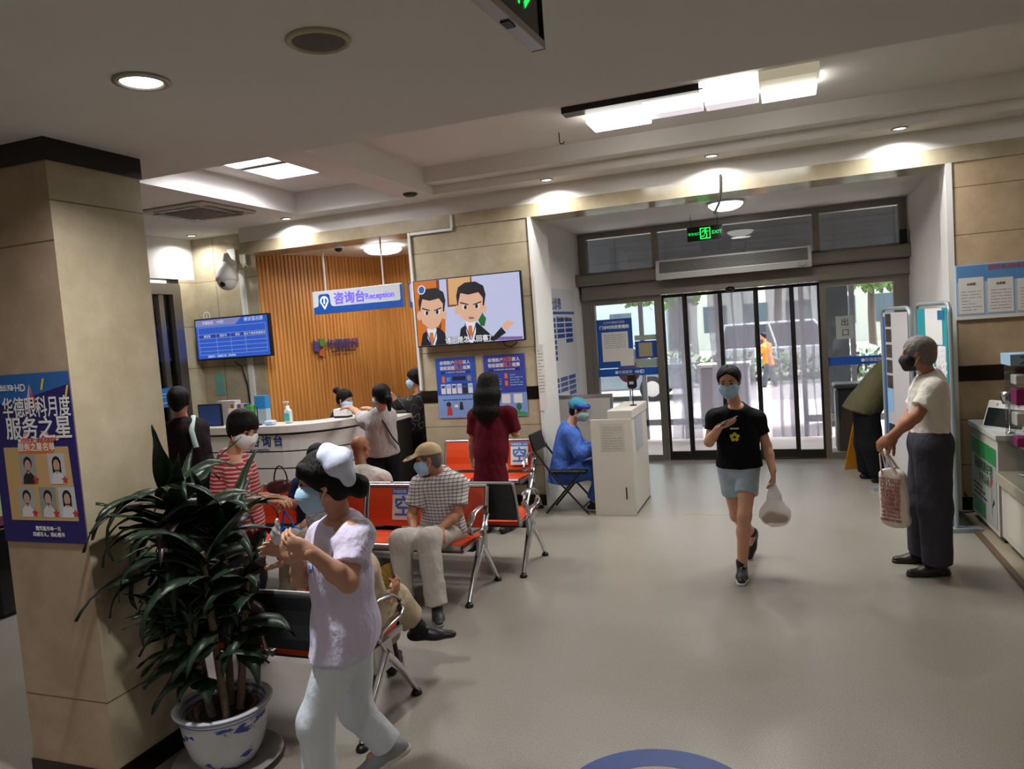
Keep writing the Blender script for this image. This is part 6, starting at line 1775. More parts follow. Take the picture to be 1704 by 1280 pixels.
class Person:
    def __init__(self, label, base, J, fwd, face, s=1.0, sk=None, res=0.012, build=1.0, face_up=(0, 0, 1), hand_res=0.005, shoulder=None):
        self.s = s; self.res = res; self.sk = sk or SK_A; self.J = {k: V3(v) for k, v in J.items()}; self.hand_res = hand_res; self.b = build
        self.root = thing('person', label, 'person', base)
        self.root['_base'] = list(base)
        self.off = V3(base)
        self.fwd = unit(fwd); self.up = V3((0, 0, 1)); self.right = unit(np.cross(self.fwd, self.up))
        j = self.J
        self.spine = unit(j['chest'] - j['pel'])
        self.right = unit(self.right - self.spine * (self.right @ self.spine))
        self.TF = np.stack([self.right, np.cross(self.spine, self.right), self.spine], 1)
        sw = (shoulder or 0.165) * s
        j.setdefault('ls', j['chest'] - self.right * sw); j.setdefault('rs', j['chest'] + self.right * sw)
        j.setdefault('lhip', j['pel'] - self.right * 0.088 * s - self.spine * 0.03 * s); j.setdefault('rhip', j['pel'] + self.right * 0.088 * s - self.spine * 0.03 * s)
        self.HF = frame(face, face_up)
        for q, sg in (('ls', -1), ('rs', 1)): j[q] = j['chest'] + (j[q] - j['chest']) * 0.95 - self.spine * 0.016 * s
        self.neck0 = j['chest'] + self.spine * 0.045 * s
    def hp(self, x, y, z):
        return self.J['head'] + self.HF @ (V3((x, y, z)) * self.s)
    # -- skin
    def torso(self, F, g=0.0, k=0.05, low=True, cut=None):
        j, s, b = self.J, self.s, self.b; R = self.TF
        p, c = j['pel'], j['chest']
        if low: F.ell(p, R, V3((0.158 * b, 0.112 * b, 0.13)) * s + g, k, cut=cut)
        F.ell(lerp(p, c, 0.38), R, V3((0.138 * b, 0.102 * b, 0.15)) * s + g, k, cut=cut)
        F.ell(lerp(p, c, 0.74) + R[:, 1] * 0.005 * s, R, V3((0.152 * b, 0.108 * b, 0.17)) * s + g, k, cut=cut)
        F.rc(j['ls'], j['rs'], 0.05 * s + g * 0.9, 0.05 * s + g * 0.9, k, cut=cut)
        for q in ('ls', 'rs'): F.rc(self.neck0 - R[:, 1] * 0.012 * s - self.spine * 0.01 * s, lerp(self.neck0, j[q], 0.85), 0.05 * s + g * 1.0, 0.044 * s + g * 1.0, k, cut=cut)
        F.rc(c - R[:, 1] * 0.02 * s - self.spine * 0.03 * s, self.neck0, 0.08 * s + g * 0.5, 0.052 * s + g * 0.4, k, cut=cut)
    def head_fields(self, F):
        s = self.s; h = self.hp; R = self.HF
        F.ell(h(0, -0.012, 0.030), R, V3((0.074, 0.092, 0.082)) * s, 0.02)
        F.ell(h(0, 0.026, -0.042), R, V3((0.058, 0.062, 0.072)) * s, 0.03)
        F.rc(h(0, 0.055, -0.094), h(0, 0.05, -0.098), 0.024 * s, 0.022 * s, 0.025)
        for x in (-1, 1):
            F.rc(h(x * 0.052, 0.0, -0.055), h(x * 0.022, 0.055, -0.095), 0.02 * s, 0.018 * s, 0.02)
            F.ell(h(x * 0.036, 0.058, -0.028), R, V3((0.026, 0.022, 0.022)) * s, 0.015)
        F.rc(h(-0.036, 0.070, 0.030), h(0.036, 0.070, 0.030), 0.015 * s, 0.015 * s, 0.015)
        for x in (-1, 1): F.ell(h(x * 0.031, 0.094, 0.010), R, V3((0.017, 0.012, 0.010)) * s, 0.010, op='s')
        F.rc(h(0, 0.080, 0.016), h(0, 0.100, -0.028), 0.0085 * s, 0.0125 * s, 0.010)
        for x in (-1, 1): F.ell(h(x * 0.011, 0.090, -0.034), R, V3((0.009, 0.011, 0.008)) * s, 0.006)
        F.rc(h(-0.019, 0.080, -0.062), h(0.019, 0.080, -0.062), 0.0065 * s, 0.0065 * s, 0.006, flat=(self.HF[:, 2], 0.8))
        F.rc(h(-0.017, 0.079, -0.071), h(0.017, 0.079, -0.071), 0.007 * s, 0.007 * s, 0.006)
        for x in (-1, 1):
            F.ell(h(x * 0.077, -0.006, -0.004), R @ np.array([[1, 0.25 * x, 0], [-0.25 * x, 1, 0], [0, 0, 1.0]]), V3((0.009, 0.019, 0.031)) * s, 0.006)
        F.rc(self.neck0 - self.TF[:, 1] * 0.008 * s, h(0, -0.03, -0.06), (0.047 if self.b <= 0.98 else 0.055) * s, (0.043 if self.b <= 0.98 else 0.05) * s, 0.03)
    def body(self, hands=(), shirt=None):
        """hands = list of (side letter, finger direction, palm normal, curl)"""
        j, s, b = self.J, self.s, self.b
        F = Field(self.res)
        self.torso(F)
        arms = []
        for q in 'lr':
            if q + 'el' in j:
                F.rc(j[q + 's'], j[q + 'el'], 0.050 * s * b, 0.039 * s * b, 0.03); F.rc(j[q + 'el'], lerp(j[q + 'el'], j[q + 'w'], 0.35), 0.039 * s * b, 0.040 * s * b, 0.02)
                F.rc(lerp(j[q + 'el'], j[q + 'w'], 0.35), j[q + 'w'], 0.040 * s * b, 0.0275 * s, 0.02)
            if q + 'kn' in j:
                F.rc(j[q + 'hip'], j[q + 'kn'], 0.086 * s * b, 0.054 * s * b, 0.03)
                m_ = lerp(j[q + 'kn'], j[q + 'an'], 0.32); bk = -unit(j[q + 'toe'] - j[q + 'an']) if q + 'toe' in j else -self.fwd
                F.rc(j[q + 'kn'], m_ + bk * 0.012 * s, 0.053 * s * b, 0.055 * s * b, 0.03); F.rc(m_ + bk * 0.012 * s, j[q + 'an'], 0.055 * s * b, 0.036 * s, 0.03)
                if q + 'toe' in j: F.rc(j[q + 'an'] - V3((0, 0, 0.015)) * s, lerp(j[q + 'an'], j[q + 'toe'], 0.55) - V3((0, 0, 0.012)) * s, 0.028 * s, 0.018 * s, 0.02)
        Hd = Field(min(self.res, 0.008 * s) if self.res < 0.013 else self.res * 0.75)
        self.head_fields(Hd)
        fields = [F, Hd]
        for (q, d, n, curl) in hands:
            side = 1 if q == 'r' else -1
            fields.append(hand_field(j[q + 'w'], d, n, side, curl, s, j[q + 'el'], self.hand_res))
        o = soft('body', fields, self.sk, self.root)
        return o
    def eyes(self, brows=True, closed=False):
        for x in (-1, 1):
            m_ = MB(); c = self.hp(x * 0.031, 0.0835, 0.009) - self.off
            R = Matrix([list(r) for r in self.HF])
            m_.ball(c, (0.0125 * self.s, 0.006 * self.s, 0.0045 * self.s if not closed else 0.002 * self.s), 12, 8, R)
            part(m_, 'eye', M_eye, self.root)
            if brows:
                m_ = MB(); pts = [tuple(self.hp(x * (0.014 + 0.034 * t), 0.089 - 0.012 * t * t, 0.030 + 0.004 * math.sin(t * 2.6)) - self.off) for t in np.linspace(0, 1, 6)]
                m_.tube(pts, [0.002 * self.s, 0.0032 * self.s, 0.0035 * self.s, 0.003 * self.s, 0.0022 * self.s, 0.001 * self.s], 6)
                part(m_, 'eyebrow', M_hair, self.root)
    def mask(self, m, drop=0.0):
        F = Field(0.006 if self.res < 0.013 else 0.008); h = self.hp; s = self.s
        F.ell(h(0, 0.034, -0.050 - drop), self.HF, V3((0.071, 0.077, 0.068)) * s, 0.02)
        for x in (-1, 1): F.ell(h(x * 0.036, 0.060, -0.034 - drop), self.HF, V3((0.032, 0.028, 0.034)) * s, 0.02)
        F.rc(h(0, 0.085, -0.01 - drop), h(0, 0.100, -0.04 - drop), 0.010 * s, 0.018 * s, 0.03)
        F.rc(h(0, 0.068, -0.09 - drop), h(0, 0.064, -0.095 - drop), 0.03 * s, 0.03 * s, 0.03)
        F.cutp(h(0, 0.02, 0), -self.HF[:, 1] + self.HF[:, 2] * 0.05); F.cutp(h(0, 0.09, -0.004 - drop), self.HF[:, 2] + self.HF[:, 1] * 0.15); F.cutp(h(0, 0.06, -0.116 - drop), -self.HF[:, 2])
        o = soft('face_mask', F, m, self.root)
        for x in (-1, 1):
            for z0, z1 in ((-0.018, 0.012), (-0.085, -0.02)):
                part(MB().tube([tuple(h(x * 0.0625, 0.026, z0 - drop) - self.off), tuple(h(x * 0.078, 0.012, (z0 + z1) / 2) - self.off), tuple(h(x * 0.084, -0.012, z1) - self.off)], 0.0016 * s, 5), 'ear_loop', M_whiteprint, o)
    def hair(self, m=None, extra=None, thick=0.012, line=0.030, cap=True, wide=0.0, parted=False):
        """cap of hair down to hairline; extra(F, person) adds tails, buns or long falls"""
        F = Field(0.007 if self.res < 0.013 else 0.009); h = self.hp; s = self.s
        if cap:
            n = self.HF @ unit((0, 0.76, -0.65))
            if parted:
                for sx in (-1, 1):
                    F.ell(h(0, -0.014, 0.032), self.HF, V3((0.076 + thick * (1 + wide), 0.092 + thick, 0.082 + thick)) * s, 0.004, cut=[(h(0, line / 0.76, 0), self.HF @ unit((-0.3 * sx, 0.76, -0.65))), (h(sx * 0.0012, 0, 0), self.HF[:, 0] * -sx)])
            else: F.ell(h(0, -0.014, 0.032), self.HF, V3((0.076 + thick * (1 + wide), 0.092 + thick, 0.082 + thick)) * s, 0.01, cut=[(h(0, line / 0.76, 0), n)])
            F.ell(h(0, -0.045, -0.02), self.HF, V3((0.068 + thick * 0.6, 0.062 + thick * 0.6, 0.075)) * s, 0.02, cut=[(h(0, -0.005, 0), self.HF[:, 1])])
        if extra: extra(F, self)
        F.noise = (0.004 * s, 70 / s, 3)
        return soft('hair', F, m or M_hair, self.root)
    # -- clothes
    def top(self, name, m, g=0.018, sleeve=0.6, hem=-0.12, sleeve_r=0.024, flare=0.0, amp=0.006, neck=0.02, seed=1, low=True, res=None, kk=0.04, lap=False):
        """sleeve: share of the upper arm covered (over 1 goes on down the forearm); hem: distance along the spine from the hips"""
        j, s, b = self.J, self.s, self.b
        F = Field(res or self.res * 0.9); R = self.TF
        hp_ = j['pel'] + self.spine * hem * s
        hc = [(hp_, -unit(self.spine + V3((0, 0, 1.2)) * (self.spine[2] > 0.8)))]
        nc = (self.neck0 + self.spine * neck * s, self.spine + R[:, 1] * 0.45)
        self.torso(F, g, 0.05, low, hc + [nc])
        if hem < 0.05:
            F.rc(lerp(j['pel'], j['chest'], 0.42), j['pel'] + self.spine * (hem - 0.03) * s, 0.138 * s * b + g, 0.160 * s * b + g + flare, 0.06, flat=(R[:, 1], 0.76), cut=hc)
        if lap:      # cloth lying over the thighs of a stride
            for q in 'lr': F.rc(j[q + 'hip'] + self.spine * 0.03, lerp(j[q + 'hip'], j[q + 'kn'], 0.7), 0.096 * s * b + g, 0.098 * s * b + g, 0.06, cut=hc)
        for q in 'lr':
            if q + 'el' not in j: continue
            a, e, w = j[q + 's'], j[q + 'el'], j[q + 'w']
            if sleeve <= 1:
                d_ = unit(e - a); c_ = lerp(a, e, sleeve)
                F.rc(a - self.spine * 0.006, lerp(a, e, sleeve + 0.15), 0.047 * s * b + g, 0.043 * s * b + sleeve_r, kk, cut=[(c_, d_)])
            else:
                c_ = lerp(e, w, sleeve - 1); d_ = unit(w - e)
                F.rc(a, e, 0.047 * s * b + g, 0.042 * s * b + sleeve_r, kk); F.rc(e, lerp(e, w, sleeve - 1 + 0.06), 0.042 * s * b + sleeve_r, 0.033 * s * b + sleeve_r, 0.03, cut=[(c_, d_)])
        F.noise = (amp, 34, seed)
        return soft(name, F, m, self.root)
    def trousers(self, name, m, g=0.014, cuff=0.93, r_knee=0.072, r_cuff=0.068, waist=0.09, amp=0.006, seed=2, hips=True, r_thigh=0.094, res=None):
        j, s, b = self.J, self.s, self.b
        F = Field(res or self.res * 0.95)
        if hips:
            F.ell(j['pel'], self.TF, V3((0.158 * b, 0.115 * b, 0.13)) * s + g, 0.05, cut=[(j['pel'] + self.spine * waist * s, self.spine)])
        for q in 'lr':
            if q + 'kn' not in j: continue
            a, k_, e = j[q + 'hip'], j[q + 'kn'], j[q + 'an']
            if cuff <= 0:      # shorts: cuff = -(share of the thigh)
                d_ = unit(k_ - a); F.rc(a, lerp(a, k_, -cuff + 0.1), r_thigh * s * b + g * 0.6, r_cuff * s * b, 0.012, cut=[(lerp(a, k_, -cuff), d_)])
            else:
                d_ = unit(e - k_)
                F.rc(a, k_, r_thigh * s * b + g, r_knee * s * b + g * 0.5, 0.04)
                F.rc(k_, lerp(k_, e, min(cuff + 0.08, 1.1)), r_knee * s * b + g * 0.5, r_cuff * s + g * 0.3, 0.04, cut=[(lerp(k_, e, cuff), d_)])
        F.noise = (amp, 30, seed)
        return soft(name, F, m, self.root)
    def shoe(self, q, m, sole=None, name='shoe', high=False, L=0.25, up=None):
        j, s = self.J, self.s
        an, toe = j[q + 'an'], j[q + 'toe']
        d_ = unit(toe - an); upv = unit(V3(up) if up is not None else (0, 0, 1)); f_ = unit(toe - an - upv * ((toe - an) @ upv))
        zb = 0.07 * s                                        # ankle joint height over the sole
        heel = an - upv * (zb - 0.03 * s) - f_ * 0.045 * s
        tip = an - upv * (zb - 0.026 * s) + f_ * (L - 0.075) * s
        F = Field(0.007)
        sd = np.cross(f_, upv)
        F.rc(heel, lerp(heel, tip, 0.62), 0.036 * s, 0.041 * s, 0.02, flat=(upv, 0.9)); F.rc(lerp(heel, tip, 0.55), tip, 0.042 * s, 0.030 * s, 0.02, flat=(upv, 0.75))
        F.rc(heel + f_ * 0.03 * s, an + upv * (0.05 if high else 0.012) * s, 0.038 * s, 0.043 * s, 0.02)
        F.rc(lerp(heel, tip, 0.35) + upv * 0.02 * s, lerp(heel, tip, 0.55) + upv * 0.012 * s, 0.034 * s, 0.03 * s, 0.02)
        F.cutp(an - upv * zb, -upv)
        sh = soft(name, F, m, self.root)
        if sole is not None:
            G = Field(0.007)
            G.rc(heel - upv * 0.012 * s, lerp(heel, tip, 0.6) - upv * 0.012 * s, 0.041 * s, 0.046 * s, 0.01); G.rc(lerp(heel, tip, 0.55) - upv * 0.012 * s, tip - upv * 0.012 * s, 0.046 * s, 0.035 * s, 0.01)
            G.cutp(an - upv * (zb - 0.022 * s), upv); G.cutp(an - upv * (zb + 0.001), -upv)
            soft('sole', G, sole, sh)
        return sh
# ---------------------------------------------------------------- where the joints of each person are, in metres in the hall
JT = {
    'nurse': {'head': (-1.648, 2.36, 1.418), 'chest': (-1.644, 2.43, 1.185), 'pel': (-1.706, 2.5, 0.807), 'ls': (-1.503, 2.32, 1.24), 'rs': (-1.799, 2.55, 1.154), 'lel': (-1.471, 2.2, 1.09), 'lw': (-1.555, 2.12, 1.219), 'rel': (-1.899, 2.5, 0.979), 'rw': (-1.732, 2.28, 1.16), 'lhip': (-1.652, 2.43, 0.796), 'rhip': (-1.729, 2.58, 0.743), 'lkn': (-1.755, 2.32, 0.492), 'lan': (-1.781, 2.36, 0.113), 'ltoe': (-1.871, 2.25, 0.098), 'rkn': (-1.773, 2.62, 0.384), 'ran': (-1.668, 2.68, 0.205), 'rtoe': (-1.789, 2.6, 0.161)},
    'walker': {'head': (-0.396, 5.62, 1.455), 'chest': (-0.361, 5.72, 1.186), 'pel': (-0.365, 5.76, 0.82), 'ls': (-0.211, 5.74, 1.166), 'rs': (-0.527, 5.7, 1.194), 'lel': (-0.164, 5.78, 0.949), 'lw': (-0.128, 5.68, 0.785), 'rel': (-0.564, 5.66, 1.003), 'rw': (-0.471, 5.5, 1.136), 'lhip': (-0.303, 5.76, 0.774), 'rhip': (-0.44, 5.76, 0.784), 'lkn': (-0.335, 5.58, 0.475), 'lan': (-0.375, 5.62, 0.068), 'ltoe': (-0.373, 5.47, 0.03), 'rkn': (-0.406, 5.82, 0.412), 'ran': (-0.315, 6.12, 0.18), 'rtoe': (-0.341, 5.98, 0.1)},
    'oldman': {'head': (0.861, 5.88, 1.567), 'chest': (0.928, 5.9, 1.343), 'pel': (0.923, 5.9, 0.927), 'ls': (0.938, 5.74, 1.337), 'rs': (0.93, 6.06, 1.329), 'lel': (0.807, 5.68, 1.147), 'lw': (0.653, 5.72, 1.008), 'rel': (0.833, 6.08, 1.111), 'rw': (0.697, 5.9, 0.975), 'lhip': (0.922, 5.81, 0.9), 'rhip': (0.924, 5.99, 0.878), 'lkn': (0.923, 5.8, 0.492), 'lan': (0.933, 5.84, 0.072), 'ltoe': (0.775, 5.8, 0.03), 'rkn': (0.875, 6.0, 0.473), 'ran': (0.883, 6.12, 0.072), 'rtoe': (0.726, 6.1, 0.03)},
    'stooper': {'head': (1.293, 9.0, 1.124), 'chest': (1.077, 9.0, 1.251), 'pel': (0.791, 9.0, 0.857), 'ls': (1.088, 8.83, 1.186), 'rs': (1.104, 9.17, 1.252), 'lel': (1.116, 8.8, 0.753), 'lw': (1.2, 8.85, 0.518), 'rel': (1.166, 9.2, 0.7), 'rw': (1.241, 9.15, 0.471), 'lhip': (0.793, 8.92, 0.793), 'rhip': (0.797, 9.1, 0.771), 'lkn': (0.831, 8.9, 0.413), 'lan': (0.883, 8.9, 0.068), 'ltoe': (0.999, 8.9, 0.03), 'rkn': (0.784, 9.1, 0.401), 'ran': (0.785, 9.12, 0.068), 'rtoe': (0.908, 9.15, 0.03)},
    'guard': {'head': (-2.064, 7.5, 1.058), 'chest': (-2.184, 7.5, 0.827), 'pel': (-2.264, 7.5, 0.432), 'ls': (-2.131, 7.36, 0.835), 'rs': (-2.238, 7.64, 0.813), 'lel': (-2.033, 7.32, 0.628), 'lw': (-1.861, 7.4, 0.668), 'rel': (-2.077, 7.68, 0.61), 'rw': (-1.898, 7.6, 0.653), 'lhip': (-2.23, 7.42, 0.404), 'rhip': (-2.278, 7.58, 0.384), 'lkn': (-1.805, 7.42, 0.452), 'lan': (-1.958, 7.44, 0.067), 'ltoe': (-1.816, 7.42, 0.03), 'rkn': (-1.835, 7.6, 0.436), 'ran': (-1.959, 7.6, 0.067), 'rtoe': (-1.832, 7.6, 0.03)},
    'maroon': {'head': (-2.673, 6.68, 1.424), 'chest': (-2.68, 6.66, 1.159), 'pel': (-2.712, 6.66, 0.814), 'ls': (-2.872, 6.68, 1.151), 'rs': (-2.487, 6.66, 1.182), 'lel': (-2.901, 6.66, 0.93), 'lw': (-2.983, 6.78, 0.708), 'rel': (-2.472, 6.72, 0.947), 'rw': (-2.59, 6.92, 1.003), 'lhip': (-2.794, 6.668, 0.787), 'rhip': (-2.63, 6.652, 0.787), 'lkn': (-2.802, 6.684, 0.432), 'lan': (-2.806, 6.649, 0.069), 'ltoe': (-2.821, 6.799, 0.032), 'rkn': (-2.619, 6.666, 0.432), 'ran': (-2.622, 6.631, 0.069), 'rtoe': (-2.578, 6.774, 0.032)},
    'capman': {'head': (-2.492, 4.88, 1.042), 'chest': (-2.453, 4.96, 0.865), 'pel': (-2.486, 5.03, 0.472), 'ls': (-2.303, 4.98, 0.842), 'rs': (-2.577, 4.88, 0.869), 'lel': (-2.295, 4.9, 0.633), 'lw': (-2.356, 4.72, 0.57), 'rel': (-2.626, 4.82, 0.644), 'rw': (-2.539, 4.66, 0.574), 'lhip': (-2.404, 5.0, 0.455), 'rhip': (-2.539, 4.97, 0.451), 'lkn': (-2.39, 4.58, 0.531), 'lan': (-2.331, 4.52, 0.066), 'ltoe': (-2.241, 4.36, 0.03), 'rkn': (-2.552, 4.5, 0.541), 'ran': (-2.589, 4.5, 0.066), 'rtoe': (-2.526, 4.34, 0.03)},
    'fanner': {'head': (-2.173, 3.12, 1.081), 'chest': (-2.209, 3.22, 0.86), 'pel': (-2.175, 3.25, 0.502), 'ls': (-2.338, 3.2, 0.815), 'rs': (-2.053, 3.22, 0.788), 'lel': (-2.442, 3.3, 0.565), 'lw': (-2.433, 3.5, 0.457), 'rel': (-2.052, 3.3, 0.49), 'rw': (-2.052, 3.46, 0.534), 'lhip': (-2.24, 3.26, 0.462), 'rhip': (-2.112, 3.26, 0.47), 'lkn': (-2.234, 3.62, 0.448), 'lan': (-2.238, 3.72, 0.067), 'ltoe': (-2.302, 3.9, 0.03), 'rkn': (-2.112, 3.58, 0.48), 'ran': (-2.064, 3.76, 0.252), 'rtoe': (-1.918, 3.8, 0.202)},
    'bald': {'head': (-3.574, 5.72, 1.006), 'chest': (-3.526, 5.66, 0.759), 'pel': (-3.439, 5.62, 0.416), 'ls': (-3.725, 5.66, 0.728), 'rs': (-3.347, 5.68, 0.733), 'lel': (-3.845, 5.72, 0.428), 'lw': (-3.784, 5.95, 0.314), 'rel': (-3.361, 5.8, 0.545), 'rw': (-3.503, 6.02, 0.606), 'lhip': (-3.526, 5.64, 0.388), 'rhip': (-3.381, 5.64, 0.401), 'lkn': (-3.81, 6.0, 0.358), 'lan': (-3.789, 6.02, 0.066), 'ltoe': (-3.889, 6.2, 0.03), 'rkn': (-3.512, 6.05, 0.418), 'ran': (-3.529, 6.08, 0.066), 'rtoe': (-3.612, 6.26, 0.03)},
    'bagger': {'head': (-3.528, 5.0, 1.041), 'chest': (-3.627, 5.06, 0.82), 'pel': (-3.62, 5.06, 0.459), 'ls': (-3.482, 5.06, 0.796), 'rs': (-3.765, 5.04, 0.809), 'lel': (-3.425, 4.98, 0.62), 'lw': (-3.444, 4.75, 0.631), 'rel': (-3.754, 4.94, 0.665), 'rw': (-3.616, 4.72, 0.758), 'lhip': (-3.545, 5.03, 0.434), 'rhip': (-3.672, 5.03, 0.431), 'lkn': (-3.366, 4.58, 0.496), 'lan': (-3.477, 4.6, 0.066), 'ltoe': (-3.402, 4.45, 0.03), 'rkn': (-3.527, 4.58, 0.482), 'ran': (-3.602, 4.6, 0.066), 'rtoe': (-3.529, 4.45, 0.03)},
    'leaner': {'head': (-3.65, 6.28, 1.406), 'chest': (-3.744, 6.4, 1.214), 'pel': (-3.816, 6.5, 0.823), 'ls': (-3.932, 6.4, 1.16), 'rs': (-3.701, 6.5, 1.2), 'lel': (-4.155, 6.66, 1.206), 'lw': (-4.394, 6.9, 1.248), 'rel': (-3.928, 6.8, 1.168), 'rw': (-4.273, 7.05, 1.213), 'lhip': (-3.871, 6.437, 0.795), 'rhip': (-3.761, 6.563, 0.795), 'lkn': (-3.877, 6.43, 0.437), 'lan': (-3.84, 6.397, 0.07), 'ltoe': (-3.971, 6.473, 0.033), 'rkn': (-3.777, 6.59, 0.437), 'ran': (-3.762, 6.576, 0.07), 'rtoe': (-3.854, 6.697, 0.033)},
    'printed': {'head': (-4.131, 7.92, 1.46), 'chest': (-4.12, 7.96, 1.198), 'pel': (-4.163, 7.98, 0.841), 'ls': (-4.187, 7.84, 1.185), 'rs': (-4.078, 8.1, 1.196), 'lel': (-4.35, 7.86, 1.175), 'lw': (-4.373, 7.75, 1.309), 'rel': (-4.071, 8.15, 0.926), 'rw': (-4.142, 8.0, 0.912), 'lhip': (-4.146, 7.896, 0.812), 'rhip': (-4.18, 8.064, 0.812), 'lkn': (-4.159, 7.884, 0.446), 'lan': (-4.125, 7.891, 0.071), 'ltoe': (-4.268, 7.832, 0.033), 'rkn': (-4.196, 8.07, 0.446), 'ran': (-4.162, 8.077, 0.071), 'rtoe': (-4.317, 8.077, 0.033)},
    'clerk': {'head': (-4.806, 7.45, 1.295), 'chest': (-4.926, 7.5, 1.081), 'pel': (-5.016, 7.5, 0.685), 'ls': (-4.895, 7.4, 1.066), 'rs': (-4.981, 7.66, 1.062), 'lel': (-4.87, 7.42, 0.802), 'lw': (-4.689, 7.46, 0.771), 'rel': (-4.955, 7.68, 0.783), 'rw': (-4.756, 7.62, 0.76)},
    'striped': {'head': (-3.139, 3.72, 1.451), 'chest': (-3.279, 3.76, 1.217), 'pel': (-3.322, 3.8, 0.841), 'ls': (-3.141, 3.64, 1.213), 'rs': (-3.419, 3.9, 1.199), 'lel': (-3.107, 3.58, 1.006), 'lw': (-2.949, 3.66, 1.033), 'rel': (-3.444, 3.96, 0.934), 'rw': (-3.041, 3.8, 1.018), 'lhip': (-3.322, 3.886, 0.812), 'rhip': (-3.322, 3.714, 0.812), 'lkn': (-3.337, 3.895, 0.446), 'lan': (-3.402, 3.895, 0.071), 'ltoe': (-3.25, 3.925, 0.033), 'rkn': (-3.277, 3.705, 0.446), 'ran': (-3.282, 3.705, 0.071), 'rtoe': (-3.13, 3.675, 0.033)},
    'waiter': {'head': (-5.248, 5.4, 1.524), 'chest': (-5.23, 5.42, 1.264), 'pel': (-5.205, 5.44, 0.867), 'ls': (-5.336, 5.36, 1.259), 'rs': (-5.137, 5.5, 1.261), 'lel': (-5.433, 5.42, 1.025), 'lw': (-5.583, 5.55, 0.8), 'rel': (-5.186, 5.55, 1.016), 'rw': (-5.357, 5.66, 0.806), 'lhip': (-5.289, 5.415, 0.838), 'rhip': (-5.121, 5.465, 0.838), 'lkn': (-5.303, 5.426, 0.461), 'lan': (-5.293, 5.393, 0.073), 'ltoe': (-5.367, 5.534, 0.034), 'rkn': (-5.115, 5.483, 0.461), 'ran': (-5.105, 5.449, 0.073), 'rtoe': (-5.122, 5.608, 0.034)},
    'sweeper': {'head': (-0.572, 21.6, 1.316), 'chest': (-0.519, 21.6, 1.067), 'pel': (-0.446, 21.6, 0.531), 'ls': (-0.611, 21.5, 1.04), 'rs': (-0.429, 21.7, 1.055), 'lel': (-0.667, 21.5, 0.799), 'lw': (-0.725, 21.55, 0.555), 'rel': (-0.377, 21.7, 0.764), 'rw': (-0.355, 21.7, 0.518), 'lhip': (-0.477, 21.5, 0.502), 'rhip': (-0.419, 21.7, 0.48), 'lkn': (-0.55, 21.5, 0.2), 'lan': (-0.591, 21.5, -0.063), 'ltoe': (-0.656, 21.5, -0.12), 'rkn': (-0.368, 21.7, 0.169), 'ran': (-0.3, 21.7, -0.08), 'rtoe': (-0.349, 21.7, -0.159)},
}
# ---------------------------------------------------------------- the people
def base_of(n, z=0.0):
    p = JT[n]['pel']; return (p[0], p[1], z)
def collar(p, m, r=0.062, h=0.03, open_=True, name='collar'):
    F = Field(0.006); s = p.s; c = p.neck0 + p.spine * 0.012 * s
    f = p.TF[:, 1]
    for k in range(-5, 6):
        a0, a1 = k * 0.27, (k + 1) * 0.27
        P = lambda a: c - f * math.cos(a) * r * s + p.right * math.sin(a) * r * 1.12 * s + p.spine * (0.012 - 0.02 * abs(a) / 1.5) * s
        if k < 5: F.rc(P(a0), P(a1), 0.016 * s, 0.016 * s, 0.01, flat=(p.spine, 1.3))
    if open_:
        for x in (-1, 1):
            F.rc(c + p.right * x * 0.066 * s + f * 0.03 * s - p.spine * 0.012 * s, c + p.right * x * 0.045 * s + f * 0.105 * s - p.spine * 0.085 * s, 0.02 * s, 0.011 * s, 0.015, flat=(f, 0.7))
    return soft(name, F, m, p.root)

# -- the nurse in the foreground
JJ = JT['nurse']
p = Person('nurse in white tunic, trousers and cap walking past the potted plant in a blue mask', base_of('nurse'), JJ, (-0.86, -0.51, 0), (-0.86, -0.50, -0.14), 0.95, skin('nurse', '#b98b74'), 0.0075, 0.91, hand_res=0.004)
p.body([('l', (-0.80, -0.10, 0.38), (0.05, 0.95, 0.1), 0.6), ('r', (-0.72, -0.52, 0.42), (0.35, -0.85, 0.1), 0.55)])
p.eyes()
p.mask(M_maskblue)
def nurse_hair(F, p):
    h, s = p.hp, p.s
    F.rc(h(0, -0.095, -0.03), h(0, -0.125, -0.05), 0.035 * s, 0.043 * s, 0.02); F.rc(h(0, -0.125, -0.05), h(0.0, -0.13, -0.075), 0.04 * s, 0.03 * s, 0.02)
    for x in (-1, 1):
        F.rc(h(x * 0.072, 0.015, 0.05), h(x * 0.074, 0.005, -0.0), 0.02 * s, 0.014 * s, 0.02)
        F.rc(h(x * 0.062, 0.052, 0.062), h(x * 0.07, 0.034, 0.018), 0.02 * s, 0.011 * s, 0.02)
    for k in range(6): F.rc(h(-0.055 + k * 0.022, 0.068, 0.075), h(-0.052 + k * 0.021, 0.09 - abs(k - 2.5) * 0.006, 0.045), 0.017 * s, 0.010 * s, 0.012)
p.hair(extra=nurse_hair, thick=0.014, line=0.036)
F = Field(0.007); h = p.hp; s = p.s          # folded nurse cap set on the back of the head
F.rc(h(-0.062, -0.035, 0.105), h(0.062, -0.035, 0.108), 0.030 * s, 0.030 * s, 0.03, flat=(p.HF[:, 1], 1.1))
F.rc(h(-0.078, -0.072, 0.06), h(0.078, -0.078, 0.062), 0.047 * s, 0.047 * s, 0.03, flat=(p.HF[:, 1], 1.1))
F.rc(h(-0.06, -0.10, -0.01), h(0.06, -0.10, -0.01), 0.028 * s, 0.028 * s, 0.04)
F.cutp(h(0, -0.005, 0.08), p.HF @ unit((0, 0.80, -0.1)))
soft('nurse_cap', F, cloth('nurse cap', '#cdd6ec', 0.1), p.root)
M_nurse = cloth('nurse white', '#cfcae2', 0.35, 11)
M_nurse2 = cloth('nurse trousers', '#d3dbe4', 0.35, 9)
